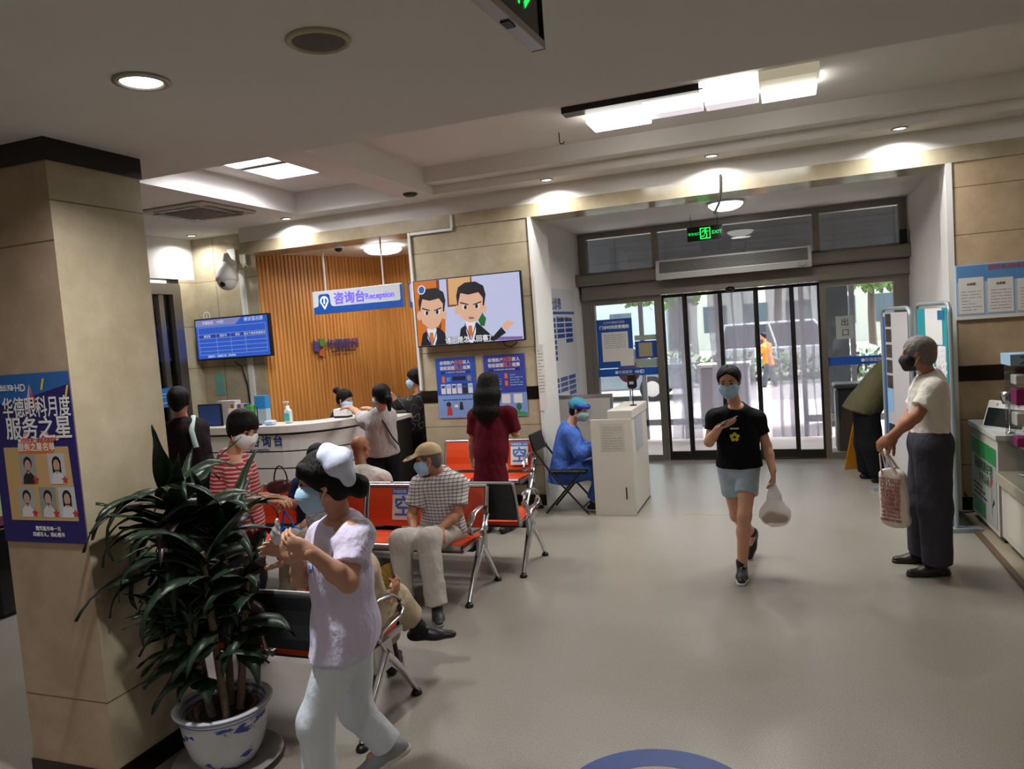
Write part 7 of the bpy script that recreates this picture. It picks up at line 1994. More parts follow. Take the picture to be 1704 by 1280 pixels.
tn = p.top('tunic', M_nurse, 0.020, 0.68, -0.07, 0.032, 0.012, amp=0.015, seed=7, res=0.007, lap=True)
collar(p, cloth('nurse collar', '#dcd9ea', 0.1), 0.080)
p.trousers('trousers', M_nurse2, 0.016, 0.97, 0.068, 0.066, 0.08, 0.012, 4, res=0.007, r_thigh=0.088)
S = Sheet(tuple(V3(JJ['chest']) - p.right * 0.115 * s + p.TF[:, 1] * 0.128 * s - p.spine * 0.09 * s - p.off), tuple(p.right), tuple(p.spine))
b_ = MB(); S.slab(b_, 0, 0, 0.055, 0.017, 0.008, 0.018); part(b_, 'name_tag', mat('tag blue', '#6a82b4', 0.5), tn)
for k in range(4):
    c = V3(JJ['chest']) + p.TF[:, 1] * (0.132 - 0.005 * k) * s - p.spine * (0.10 + 0.085 * k) * s - p.off
    part(MB().ball(tuple(c), 0.008, 10, 6), 'button', M_plainwhite, tn)
M_nshoe = mat('grey white shoe', '#8f9498', 0.5)
p.shoe('l', M_nshoe, M_sole); p.shoe('r', M_nshoe, M_sole, up=(-0.35, -0.2, 1))
# crumpled foil held in her fingers
rnd = random.Random(3)
m_ = MB(); c = lerp(JJ['lw'], JJ['rw'], 0.5) + V3((-0.075, -0.05, 0.075))
me_pts = []
F = Field(0.006); F.ell(c, None, (0.022, 0.018, 0.032), 0.01); F.rc(c, c + V3((0.01, 0.005, 0.06)), 0.016, 0.007, 0.01); F.noise = (0.014, 160, 2)
holder = thing('foil_packet', 'crumpled silver foil packet in the nurse\'s hands', 'packet', tuple(c)); holder['_base'] = list(c)
soft('foil', F, mat('crumpled foil', '#c9ccd2', 0.28, metal=0.7), holder)

# -- young woman walking in with a phone and a carrier bag
JJ = JT['walker']
p = Person('young woman in black tee and denim shorts walking in, looking at her phone', base_of('walker'), JJ, (-0.02, -1, 0), (-0.10, -0.9, -0.28), 0.955, SK_A, 0.009, 0.92, hand_res=0.0045)
p.body([('l', (0.05, -0.12, -1), (-1, 0.1, 0), 0.85), ('r', (0.72, -0.5, 0.25), (-0.25, 0.15, 1), 0.35)])
p.eyes(); p.mask(M_maskblue)
def tied(F, p):
    h, s = p.hp, p.s
    F.rc(h(0, -0.09, -0.02), h(0.0, -0.115, -0.06), 0.03 * s, 0.026 * s, 0.02)
p.hair(extra=tied, thick=0.009, line=-0.006, wide=0.7, parted=True)
tt = p.top('black_tee', cloth('black jersey', '#0e0e12', 0.15), 0.013, 0.52, 0.0, 0.02, 0.0, amp=0.005, seed=3)
S = Sheet(tuple(V3(JJ['chest']) - p.right * 0.0 - p.spine * 0.135 * p.s + p.TF[:, 1] * 0.126 * p.s - p.off), tuple(p.right), tuple(p.spine))
b_ = MB()
for k in range(5):
    a = 2 * math.pi * k / 5 + 0.3
    b_.prism([S.p(0.012 + 0.022 * math.cos(a) + 0.014 * math.cos(q * 1.0472), 0.022 * math.sin(a) + 0.014 * math.sin(q * 1.0472), -0.006) for q in range(6)], 0.016, S.n)
part(b_, 'yellow_flower_print', mat('flower yellow', '#d8cc2a', 0.6), tt)
b_ = MB(); S.slab(b_, -0.018, 0.058, 0.042, 0.066, -0.004, 0.01); part(b_, 'white_print', M_whiteprint, tt)
p.trousers('denim_shorts', mat('washed denim', '#a3b4c2', 0.85, bump=0.3, bscale=60, var=0.22, vscale=9), 0.016, -0.54, 0.1, 0.094, 0.115, 0.006, 6, r_thigh=0.086)
for q in 'lr':
    sh = p.shoe(q, M_shoeblack, M_sole, 'sneaker', True, up=(0, 0, 1) if q == 'l' else (0, -0.75, 0.66))
    a, t_ = V3(JJ[q + 'an']), V3(JJ[q + 'toe']); f_ = unit(t_ - a)
    if q == 'l':
        for k in range(5):
            c = a + V3((0, -1, 0)) * (0.035 + 0.022 * k) + V3((0, 0, 0.01 - 0.012 * k)) - p.off
            part(MB().tube([tuple(c + V3((-0.022, 0.012, -0.002))), tuple(c + V3((0, -0.006, 0.006))), tuple(c + V3((0.022, 0.012, -0.002)))], 0.0035, 5), 'lace', M_whiteprint, sh)
w_ = V3(JJ['rw']) + unit((0.72, -0.5, 0.25)) * 0.085 * p.s + unit((-0.25, 0.15, 1)) * 0.028
t = thing('phone', 'dark phone in the right hand of the woman in the black tee', 'phone', tuple(w_)); t['_base'] = list(w_)
m_ = MB(); R_ = Matrix.Rotation(0.9, 3, 'X') @ Matrix.Rotation(1.25, 3, 'Z')
m_.bev((-0.037, -0.078, -0.004), (0.037, 0.078, 0.004), 0.004)
o = part(m_, 'case', M_black, t); o.rotation_euler = (0.25, -0.35, -0.95)
# bag with food in her left hand
hb_ = V3(JJ['lw']) + V3((0.0, -0.01, -0.085))
t = thing('carrier_bag', 'thin white plastic bag of food hanging from the walking woman\'s hand', 'bag', tuple(hb_ - V3((0, 0, 0.33)))); t['_base'] = list(hb_ - V3((0, 0, 0.33)))
F = Field(0.008); c = hb_ - V3((0, 0, 0.24))
F.ell(c, None, (0.105, 0.075, 0.085), 0.05); F.rc(c + V3((0, 0, 0.03)), hb_ - V3((0, 0, 0.05)), 0.085, 0.02, 0.05, flat=((0, 1, 0), 0.6))
F.rc(hb_ - V3((0.03, 0, 0.10)), hb_ + V3((0, 0, 0.0)), 0.014, 0.009, 0.03); F.rc(hb_ - V3((-0.03, 0, 0.10)), hb_, 0.014, 0.009, 0.03)
F.noise = (0.012, 60, 4)
M_bagfilm = bpy.data.materials.new('thin plastic bag'); M_bagfilm.use_nodes = True
_nt = M_bagfilm.node_tree; _nt.nodes.clear()
_o = _nt.nodes.new('ShaderNodeOutputMaterial'); _t = _nt.nodes.new('ShaderNodeBsdfTransparent'); _g = _nt.nodes.new('ShaderNodeBsdfPrincipled')
_g.inputs['Base Color'].default_value = lin('#cfcac6'); _g.inputs['Roughness'].default_value = 0.3
_ms = _nt.nodes.new('ShaderNodeMixShader'); _ms.inputs[0].default_value = 0.5
_nt.links.new(_t.outputs[0], _ms.inputs[1]); _nt.links.new(_g.outputs[0], _ms.inputs[2]); _nt.links.new(_ms.outputs[0], _o.inputs[0])
soft('bag_film', F, M_bagfilm, t)
rnd = random.Random(6)
for k, (dx, dy, dz, cc) in enumerate(((-0.05, 0, -0.03, '#b98a6a'), (0.0, 0.02, -0.035, '#c9a08a'), (0.05, 0.0, -0.03, '#8a6f60'), (0.02, -0.03, -0.01, '#b27f5e'), (-0.02, -0.02, 0.0, '#a48676'))):
    F = Field(0.007); F.ell(c + V3((dx, dy, dz)), None, (0.042, 0.035, 0.032), 0.01); F.noise = (0.006, 90, k)
    ft = thing('food', ('lower left', 'lower middle', 'lower right', 'upper right', 'upper left')[k] + ' brown bun inside the thin plastic bag of the walking woman', 'food', tuple(c + V3((dx, dy, dz))), 0, 'buns in the carrier bag'); ft['_base'] = list(c + V3((dx, dy, dz)))
    soft('bun', F, mat('bun %d' % k, cc, 0.7), ft)

# -- old man standing at the right
JJ = JT['oldman']
p = Person('grey haired man in white tee standing sideways by the banner stands', base_of('oldman'), JJ, (-1, -0.12, 0), (-0.97, 0.18, -0.05), 1.02, SK_B, 0.009, 0.98, hand_res=0.005)
p.body([('l', (-0.72, 0.25, -0.62), (0.1, 0.75, -0.5), 0.75), ('r', (-0.7, -0.35, -0.65), (0.0, -0.75, -0.5), 0.75)])
p.eyes(False); p.mask(M_maskblack)
def short_hair(F, p): F.rc(p.hp(0, -0.07, 0.03), p.hp(0, -0.07, -0.045), 0.042 * p.s, 0.03 * p.s, 0.03)
p.hair(M_hairgrey, short_hair, 0.010, 0.040)
p.top('white_tee', cloth('cream jersey', '#dbd7ce', 0.25, 10), 0.020, 0.68, 0.05, 0.036, 0.0, amp=0.008, seed=9)
p.trousers('trousers', cloth('charcoal trousers', '#3b3a44', 0.25, 10), 0.030, 0.96, 0.092, 0.086, 0.135, 0.007, 3)
F = Field(0.009); F.ell(JJ['pel'], p.TF, V3((0.158, 0.115, 0.13)) * p.s + 0.036, 0.02, cut=[(V3(JJ['pel']) + p.spine * 0.14, p.spine), (V3(JJ['pel']) + p.spine * 0.105, -p.spine)])
soft('belt', F, M_black, p.root)
for q in 'lr': p.shoe(q, mat('dark brown leather', '#241c1b', 0.4), M_shoeblack)
# printed tote bag on two handles
tb = V3(JJ['lw']) + V3((0.0, 0.09, -0.55)); T0 = V3(JJ['lw']) * 0.5 + V3(JJ['rw']) * 0.5 + V3((-0.06, 0, -0.09))
t = thing('tote_bag', 'cream tote bag with rows of red lettering hanging from the old man\'s hands', 'bag', (T0[0] + 0.05, T0[1], T0[2] - 0.56)); t['_base'] = [T0[0] + 0.05, T0[1], T0[2] - 0.56]
F = Field(0.010); c0 = T0 + V3((0.05, 0, -0.18)); c1 = T0 + V3((0.06, 0, -0.50))
nb = unit((-0.62, -0.78, 0)); wb = unit((0.78, -0.62, 0))
F.ell(lerp(c0, c1, 0.5), np.stack([wb, nb, V3((0, 0, 1))], 1), (0.10, 0.045, 0.22), 0.02)
for x in (-1, 1): F.rc(c0 + wb * x * 0.06, c1 + wb * x * 0.065, 0.026, 0.033, 0.04)
F.rc(c0 - wb * 0.06, c0 + wb * 0.06, 0.024, 0.024, 0.04); F.rc(c1 - wb * 0.06, c1 + wb * 0.06, 0.033, 0.033, 0.05)
F.noise = (0.008, 40, 8)
M_tote = cloth('cream canvas', '#d8ccc2', 0.2, 20)
soft('bag_body', F, M_tote, t)
for dy in (-0.03, 0.03):
    part(MB().tube([tuple(c0 - wb * 0.06 + nb * dy - V3(t['_base'])), tuple(T0 - wb * 0.02 + nb * dy * 0.5 + V3((0, 0, -0.03)) - V3(t['_base'])), tuple(T0 + V3((0, 0, 0.01)) - V3(t['_base'])), tuple(T0 + wb * 0.02 + nb * dy * 0.5 + V3((0, 0, -0.03)) - V3(t['_base'])), tuple(c0 + wb * 0.06 + nb * dy - V3(t['_base']))], 0.011, 8, flat=0.5), 'handle', M_tote, t)
S = Sheet(tuple(c1 - wb * 0.085 + nb * 0.052 - V3((0, 0, 0.02)) - V3(t['_base'])), tuple(wb), (0, 0, 1))
M_brick = mat('brick red print', '#8e3a34', 0.7)
for k in range(11):
    sz = 0.052 - 0.0028 * k
    S.text(('YOU CAN DO', 'FOR A COOL', 'DAY OUT SIDE', 'THE PEOPLE AND', 'THE PLACES WE', 'GO TO EVERY DAY', 'IN THE SUMMER TIME', 'WITH ALL OUR FRIENDS', 'AND THE SUN IS UP', 'OVER THE WHOLE CITY', 'MORNING AND NIGHT')[k], sz, 0.085, 0.305 - 0.028 * k, 0.002, M_brick, t, bold=0.001, sx=min(1.0, 0.155 / (sz * 0.62 * len(('YOU CAN DO', 'FOR A COOL', 'DAY OUT SIDE', 'THE PEOPLE AND', 'THE PLACES WE', 'GO TO EVERY DAY', 'IN THE SUMMER TIME', 'WITH ALL OUR FRIENDS', 'AND THE SUN IS UP', 'OVER THE WHOLE CITY', 'MORNING AND NIGHT')[k]))), depth=0.003)

# -- stooping man in olive green
JJ = JT['stooper']
p = Person('man in an olive green shirt and black trousers stooping behind the white stand', base_of('stooper'), JJ, (0.85, -0.1, -0.4), (0.9, 0, -0.5), 0.96, SK_B, 0.013, 1.2, hand_res=0.007, face_up=(0.4, 0, 1))
p.body([('l', (0.3, 0, -1), (0, 1, 0), 0.5), ('r', (0.3, 0, -1), (0, -1, 0), 0.5)])
p.hair(thick=0.01, line=0.04)
p.top('olive_shirt', cloth('olive cotton', '#4f4d36', 0.25, 10), 0.045, 1.5, -0.10, 0.04, 0.01, amp=0.01, seed=12)
p.trousers('trousers', cloth('black trousers', '#101014', 0.2, 10), 0.022, 0.97, 0.09, 0.085, 0.1, 0.008, 5)
for q in 'lr': p.shoe(q, M_shoeblack, None)

# -- guard in blue protective gown
JJ = JT['guard']
p = Person('seated guard in blue protective gown, cap and clear face shield at the check-in desk', base_of('guard'), JJ, (1, 0, 0), (0.95, -0.12, -0.25), 0.95, SK_A, 0.012, 1.0, hand_res=0.006)
p.body([('l', (0.9, 0.2, -0.1), (0, 0.2, -1), 0.5), ('r', (0.9, -0.2, -0.1), (0, -0.2, -1), 0.5)])
p.eyes(); p.mask(mat('pale green face mask', '#9dbfb8', 0.75))
p.hair(thick=0.008, line=0.03)
F = Field(0.009); h = p.hp; s = p.s
F.ell(h(0, -0.022, 0.05), p.HF, V3((0.095, 0.112, 0.085)) * s, 0.02, cut=[(h(0, 0.0, 0.022), p.HF @ unit((0, 0.3, -1)))]); F.noise = (0.012, 70, 2)
soft('surgical_cap', F, cloth('teal cap', '#3f7f96', 0.3, 20), p.root)
M_gown = cloth('blue gown', '#4566b4', 0.45, 12)
p.top('gown', M_gown, 0.038, 1.95, -0.14, 0.032, 0.03, amp=0.014, seed=15)
p.trousers('gown_skirt', M_gown, 0.03, 0.86, 0.080, 0.085, 0.1, 0.014, 6)
p.root.location.y += 0.09
part(MB().tube([tuple(h(0.098 * math.cos(a) * 1.0, 0.0 + 0.115 * math.sin(a), 0.055) - p.off) for a in np.linspace(-0.2, math.pi + 0.2, 18)], 0.018, 8, flat=0.4, up=tuple(p.HF[:, 0] * 0 + p.HF[:, 1])), 'shield_band', mat('band blue', '#2740b0', 0.5), p.root)
m_ = MB(); vs = []; n_ = 12
for k in range(n_ + 1):
    a = math.pi * (0.05 + 0.9 * k / n_)
    for z in (0.05, -0.14): vs.append(tuple(h(0.105 * math.cos(a), 0.02 + 0.125 * math.sin(a) + (0.02 if z < 0 else 0), z) - p.off))
m_.add(vs, [(2 * k, 2 * k + 1, 2 * k + 3, 2 * k + 2) for k in range(n_)], True)
o = part(m_, 'face_shield', M_acrylic, p.root)
for q in 'lr': p.shoe(q, M_shoeblack, M_sole)

# -- woman in dark red seen from behind
JJ = JT['maroon']
p = Person('woman with long black hair in a dark red tunic seen from behind, before the posters', base_of('maroon'), JJ, (0.1, 1, 0), (0.15, 1, -0.12), 0.93, SK_A, 0.012, 1.0, hand_res=0.006)
p.body([('l', (0, 0.55, -0.9), (1, 0, 0), 0.6), ('r', (-0.1, 0.9, 0.3), (-1, 0.2, 0), 0.6)])
def long_hair(F, p):
    h, s = p.hp, p.s
    for k in range(9):
        x = (k - 4) / 4
        F.rc(h(x * 0.05, -0.05 - 0.03 * (1 - x * x), 0.06), h(x * 0.095, -0.085 - 0.02 * (1 - x * x), -0.10), 0.048 * s, 0.045 * s, 0.05)
        F.rc(h(x * 0.095, -0.085 - 0.02 * (1 - x * x), -0.10), h(x * 0.105, -0.115, -0.27), 0.045 * s, 0.040 * s, 0.05)
        F.rc(h(x * 0.105, -0.115, -0.27), h(x * 0.08, -0.12, -0.36 + 0.05 * x * x), 0.038 * s, 0.02 * s, 0.04)
p.hair(extra=long_hair, thick=0.014)
M_maroon = cloth('dark red jersey', '#561320', 0.25, 9)
p.top('tunic', M_maroon, 0.022, 0.85, -0.36, 0.026, 0.012, amp=0.009, seed=21)
p.trousers('leggings', cloth('black leggings', '#0f0e12', 0.15), 0.002, 0.98, 0.058, 0.045, 0.02, 0.003, 2, r_thigh=0.072)
for q in 'lr': p.shoe(q, M_shoeblack, None)

# -- man in the cream cap on the orange bench
JJ = JT['capman']
p = Person('elderly man in a cream cap and checked polo sitting on the orange bench', base_of('capman'), JJ, (-0.22, -1, 0), (-0.86, -0.5, -0.12), 0.93, SK_B, 0.010, 1.0, hand_res=0.0045)
p.body([('l', (-0.1, -0.75, -0.45), (-0.05, 0.4, -0.9), 0.35), ('r', (-0.05, -0.8, -0.4), (0.05, 0.4, -0.9), 0.35)])
p.eyes(); p.mask(M_maskblue)
p.hair(mat('cropped grey hair', '#5b5550', 0.7), None, 0.004, 0.03)
F = Field(0.007); h = p.hp; s = p.s
F.ell(h(0, -0.012, 0.045), p.HF, V3((0.090, 0.108, 0.088)) * s, 0.01, cut=[(h(0, 0.0, 0.042), p.HF @ unit((0, 0.12, -1)))])
F.ell(h(0, 0.115, 0.042), p.HF @ np.array([[1, 0, 0], [0, 0.97, 0.24], [0, -0.24, 0.97]]), V3((0.078, 0.085, 0.012)) * s, 0.015)
cp_ = soft('cap', F, cloth('cream cap', '#c2ac82', 0.12), p.root)
b_ = MB()
for k in range(3):
    b_.tube([tuple(h(x, 0.118 + 0.022 * k + 0.05 * math.cos(x * 18) - 0.05, 0.055 - 0.004 * k - 0.006 * (x / 0.07) ** 2) - p.off) for x in np.linspace(-0.06, 0.06, 9)], 0.0035, 5)
part(b_, 'brim_stripes', M_ink, cp_)
M_check = stripes_mat('checked polo', [(0.0, '#d2cdc9'), (0.45, '#756c72'), (0.72, '#d2cdc9')], 40, 'Z', 0.85, ('X', 34, [(0.0, '#ffffff'), (0.7, '#c9c2c6')]))
p.top('checked_polo', M_check, 0.026, 0.72, -0.04, 0.036, 0.014, amp=0.009, seed=31)
collar(p, mat('polo collar', '#c4bfbb', 0.8), 0.066)
p.trousers('trousers', cloth('pale grey trousers', '#b5ada6', 0.35, 9), 0.020, 0.95, 0.074, 0.076, 0.1, 0.014, 8, r_thigh=0.084, res=0.008)
for q in 'lr': p.shoe(q, mat('dark sneaker', '#26262b', 0.5, var=0.5, vscale=50), mat('grey sole', '#7b7a78', 0.6), 'sneaker')

# -- person with the fan on the near bench
JJ = JT['fanner']
p = Person('person in a cream shirt on the near bench holding a gold fan, legs crossed', base_of('fanner'), JJ, (0.25, 1, 0), (0.3, 1, -0.1), 0.95, SK_B, 0.011, 1.0, hand_res=0.0045)
p.body([('l', (0.3, 0.8, 0), (0, 0, -1), 0.4), ('r', (0.25, 0.25, 0.8), (-0.75, 0.1, 0.3), 0.85)])
p.hair(M_hairgrey, short_hair, 0.01, 0.03)
p.top('cream_shirt', cloth('cream shirt', '#bfae96', 0.3, 10), 0.03, 0.85, -0.03, 0.045, 0.02, amp=0.01, seed=41)
p.trousers('cropped_trousers', cloth('cream trousers', '#b9a98f', 0.3, 10), 0.02, 0.62, 0.085, 0.08, 0.1, 0.009, 9)
F = Field(0.008); s = p.s
for q in 'lr':
    a, k_ = V3(JJ[q + 'an']), V3(JJ[q + 'kn']); F.rc(lerp(k_, a, 0.66), a - unit(a - k_) * 0.0, 0.052 * s, 0.047 * s, 0.02)
soft('socks', F, mat('black sock', '#121115', 0.8), p.root)
for q in 'lr': p.shoe(q, M_shoeblack, None, L=0.27)
# gold folding fan
c = V3(JJ['rw']) + unit((0.25, 0.25, 0.8)) * 0.07
t = thing('hand_fan', 'gold folding fan in the hand of the person on the near bench', 'fan', tuple(c))
m_ = MB(); a0, a1 = 1.7, 3.3; n_ = 14
u_ = V3((1, 0.25, 0)) / 1.03; vv = V3((0, 0, 1)); nn_ = np.cross(u_, vv)
vs = []
for k in range(n_ + 1):
    a = a0 + (a1 - a0) * k / n_; zz = 0.004 * (1 if k % 2 else -1)
    for r_ in (0.035, 0.135): vs.append(tuple(u_ * math.cos(a) * r_ + vv * math.sin(a) * r_ + nn_ * zz))
m_.add(vs, [(2 * k, 2 * k + 1, 2 * k + 3, 2 * k + 2) for k in range(n_)])
part(m_, 'leaf', mat('gold paper', '#a07d3c', 0.35, metal=0.5), t)
for k in (0, n_):
    a = a0 + (a1 - a0) * k / n_
    part(MB().tube([(0, 0, 0), tuple(u_ * math.cos(a) * 0.135 + vv * math.sin(a) * 0.135)], 0.004, 6), 'guard_stick', mat('dark bamboo', '#4a3522', 0.5), t)
# black bag beside that person
t = thing('shoulder_bag', 'black soft bag on the near bench beside the person with the fan', 'bag', (-2.33, 3.46, 0.55)); t['_base'] = [-2.33, 3.46, 0.55]
F = Field(0.012); F.ell((-2.33, 3.46, 0.70), None, (0.10, 0.05, 0.14), 0.05); F.rc((-2.39, 3.46, 0.61), (-2.27, 3.46, 0.61), 0.05, 0.05, 0.06); F.rc((-2.39, 3.46, 0.81), (-2.28, 3.46, 0.81), 0.03, 0.03, 0.05); F.noise = (0.01, 40, 5)
soft('bag_body', F, cloth('black bag', '#16161a', 0.3, 10), t)

# -- bald man, back turned
JJ = JT['bald']
p = Person('bald man in white shirt seated with his back turned beside the counter', base_of('bald'), JJ, (0.25, 1, 0), (0.2, 1, -0.05), 0.93, SK_C, 0.012, 1.05, hand_res=0.006)
p.body([('l', (0.2, 0.8, -0.1), (0, 0, -1), 0.5), ('r', (-0.5, 0.5, 0.1), (0, -0.3, -1), 0.5)])
p.top('white_shirt', cloth('thin white shirt', '#b8b2aa', 0.35, 9), 0.028, 0.8, -0.08, 0.034, 0.012, amp=0.009, seed=51)
collar(p, mat('dark patterned collar', '#2d2b30', 0.8, var=0.8, vscale=60), 0.066, open_=False)
p.trousers('trousers', cloth('dark trousers', '#26262c', 0.25), 0.02, 0.97, 0.085, 0.08, 0.1, 0.008, 9)
for q in 'lr': p.shoe(q, M_shoeblack, None)

# -- person with the blue bag on the orange bench
JJ = JT['bagger']
p = Person('person in navy top with a blue bag sitting on a bench beyond the nurse', base_of('bagger'), JJ, (-0.05, -1, 0), (0.1, -1, -0.1), 0.93, SK_B, 0.012, 1.0, hand_res=0.005)
p.body([('l', (-0.3, -0.6, -0.3), (0, 0.2, -1), 0.5), ('r', (-0.15, -0.5, 0.0), (0.6, 0.1, -0.6), 0.8)])
p.eyes(); p.mask(M_maskblue)
p.hair(thick=0.013, line=0.03)
p.top('navy_top', cloth('navy top', '#1a2147', 0.25), 0.024, 0.75, -0.06, 0.03, 0.012, amp=0.008, seed=61)
p.trousers('beige_trousers', cloth('beige trousers', '#8f8272', 0.3), 0.02, 0.95, 0.085, 0.08, 0.1, 0.009, 10)
for q in 'lr': p.shoe(q, M_shoeblack, None)
c = V3(JJ['rw']) + V3((0.0, -0.07, -0.05))
t = thing('blue_bag', 'bright blue cloth bag hanging from the hand of the person in navy', 'bag', tuple(c - V3((0, 0, 0.40)))); t['_base'] = list(c - V3((0, 0, 0.40)))
F = Field(0.010); F.ell(c + V3((0.03, 0, -0.28)), None, (0.12, 0.05, 0.14), 0.03); F.rc(c + V3((-0.07, 0, -0.17)), c + V3((0.13, 0, -0.17)), 0.03, 0.03, 0.05); F.rc(c + V3((-0.06, 0, -0.36)), c + V3((0.12, 0, -0.36)), 0.04, 0.04, 0.05); F.noise = (0.01, 40, 3)
M_bb = cloth('bright blue cloth', '#1c5fb4', 0.3)
soft('bag_body', F, M_bb, t)
for dx in (-0.04, 0.09):
    part(MB().tube([tuple(c + V3((dx, 0, -0.16)) - V3(t['_base'])), tuple(c + V3((dx * 0.4, 0, -0.06)) - V3(t['_base'])), tuple(c - V3(t['_base']))], 0.009, 6, flat=0.6), 'handle', M_bb, t)

# -- woman leaning over the counter, woman in the printed blouse, clerk behind the counter
JJ = JT['leaner']
p = Person('woman in white tee leaning on the reception counter, black bag strap over her back', base_of('leaner'), JJ, (-0.75, 0.6, -0.25), (-0.85, 0.4, -0.15), 0.93, SK_A, 0.012, 0.95, hand_res=0.006)
p.body([('l', (-0.8, 0.3, 0.1), (0, 0, -1), 0.4), ('r', (-0.8, 0.3, 0.1), (0, 0, -1), 0.4)])
p.eyes(); p.mask(M_maskblue)
def pony(F, p):
    h, s = p.hp, p.s
    F.rc(h(0, -0.09, 0.0), h(0, -0.12, -0.05), 0.036 * s, 0.034 * s, 0.02); F.rc(h(0, -0.12, -0.05), h(0, -0.105, -0.16), 0.034 * s, 0.018 * s, 0.02)
p.hair(extra=pony, thick=0.015)
p.top('white_tee', cloth('soft white tee', '#aeaaa9', 0.25), 0.020, 0.6, 0.0, 0.03, 0.006, amp=0.007, seed=71)
p.trousers('jeans', cloth('black jeans', '#14161c', 0.2), 0.010, 0.97, 0.068, 0.06, 0.1, 0.005, 11)
for q in 'lr': p.shoe(q, M_shoeblack, M_sole)
a, b = V3(JJ['chest']), V3(JJ['pel']); bk = -p.TF[:, 1]
pts = [a + p.right * -0.08 + p.TF[:, 1] * 0.08 + p.spine * 0.03, a + p.right * -0.06 + p.spine * 0.09, a + p.right * -0.02 + bk * 0.11 - p.spine * 0.02, lerp(a, b, 0.5) + p.right * 0.06 + bk * 0.145, b + p.right * 0.15 + bk * 0.11 + p.spine * 0.08]
part(MB().tube([tuple(q - p.off) for q in pts], 0.013, 6, flat=0.5), 'bag_strap', M_black, p.root)
JJ = JT['printed']
p = Person('woman in black blouse with white printed lines standing at the counter\'s far end', base_of('printed'), JJ, (-1, -0.25, 0), (-1, -0.2, -0.1), 0.95, SK_A, 0.012, 1.0, hand_res=0.006)
p.body([('l', (-0.6, -0.5, 0.5), (0, 0, -1), 0.4), ('r', (-0.8, 0, 0), (0, 0, -1), 0.4)])
p.eyes(); p.mask(M_maskblue)
def bob(F, p):
    h, s = p.hp, p.s
    F.rc(h(0, -0.07, 0.03), h(0, -0.075, -0.07), 0.05 * s, 0.04 * s, 0.03)
    for x in (-1, 1): F.rc(h(x * 0.075, -0.02, 0.04), h(x * 0.078, -0.02, -0.04), 0.022 * s, 0.016 * s, 0.02)
p.hair(extra=bob, thick=0.016)
M_print = bpy.data.materials.new('black cloth with white lines'); M_print.use_nodes = True
_nt = M_print.node_tree; _b = _nt.nodes['Principled BSDF']; _b.inputs['Roughness'].default_value = 0.8
_tc = _nt.nodes.new('ShaderNodeTexCoord'); _n1 = _nt.nodes.new('ShaderNodeTexNoise'); _n1.inputs['Scale'].default_value = 9; _n1.inputs['Detail'].default_value = 1
_nt.links.new(_tc.outputs['Object'], _n1.inputs[0])
_r1 = _nt.nodes.new('ShaderNodeValToRGB'); _r1.color_ramp.elements[0].position = 0.485; _r1.color_ramp.elements[0].color = lin('#121216'); _r1.color_ramp.elements[1].position = 0.515; _r1.color_ramp.elements[1].color = lin('#121216')
_e = _r1.color_ramp.elements.new(0.5); _e.color = lin('#9a9894')
_nt.links.new(_n1.outputs[0], _r1.inputs[0]); _nt.links.new(_r1.outputs[0], _b.inputs['Base Color'])
p.top('printed_blouse', M_print, 0.028, 1.5, -0.16, 0.03, 0.02, amp=0.01, seed=81)
p.trousers('trousers', cloth('black trousers', '#101014', 0.2, 10), 0.02, 0.97, 0.085, 0.08, 0.1, 0.008, 12)
for q in 'lr': p.shoe(q, M_shoeblack, None)
JJ = JT['clerk']
p = Person('clerk with a black hair bun sitting low behind the reception counter', base_of('clerk'), JJ, (1, -0.2, 0), (0.95, -0.1, -0.35), 0.93, SK_A, 0.013, 0.95, hand_res=0.007)
p.body([('l', (0.9, 0, 0), (0, 0, -1), 0.4), ('r', (0.9, 0, 0), (0, 0, -1), 0.4)])
p.eyes(); p.mask(M_maskblue)
def bun(F, p): F.rc(p.hp(0, -0.11, 0.05), p.hp(0, -0.15, 0.06), 0.03 * p.s, 0.045 * p.s, 0.02)
p.hair(extra=bun, thick=0.014)
p.top('dark_uniform', cloth('dark uniform', '#1d1f28', 0.2), 0.02, 1.9, -0.1, 0.026, 0.01, amp=0.007, seed=91)
t = thing('office_stool', 'dark stool under the clerk behind the reception counter', 'stool', base_of('clerk'))
part(MB().lathe([(0.0, 0.50), (0.19, 0.50), (0.2, 0.53), (0.19, 0.56), (0, 0.57)], n=24), 'seat', M_black, t); part(MB().cyl((0, 0, 0.03), (0, 0, 0.5), 0.03, 12), 'column', M_alu, t); part(MB().lathe([(0, 0), (0.2, 0), (0.2, 0.02), (0.03, 0.05), (0, 0.05)], n=24), 'base', M_black, t)

# -- woman in red stripes, person by the side door
JJ = JT['striped']
p = Person('woman in red and white striped top behind the potted plant, looking down', base_of('striped'), JJ, (1, -0.05, 0), (0.9, -0.25, -0.42), 0.95, SK_A, 0.011, 0.98, hand_res=0.005)
p.body([('l', (0.9, 0.15, -0.1), (0, 0.3, -1), 0.6), ('r', (0.9, -0.2, -0.05), (0, -0.3, -1), 0.6)])
p.eyes(); p.mask(M_whiteprint)
p.hair(extra=bob, thick=0.018, line=0.042)
M_str = stripes_mat('red white stripes', [(0.0, '#a52a33'), (0.66, '#c9b3ae')], 42, 'Z', 0.85)
p.top('striped_top', M_str, 0.024, 0.8, -0.04, 0.032, 0.01, amp=0.008, seed=101)
p.trousers('black_trousers', cloth('black trousers', '#101014', 0.2, 10), 0.02, 0.97, 0.085, 0.08, 0.1, 0.008, 13)
for q in 'lr': p.shoe(q, M_shoeblack, None)
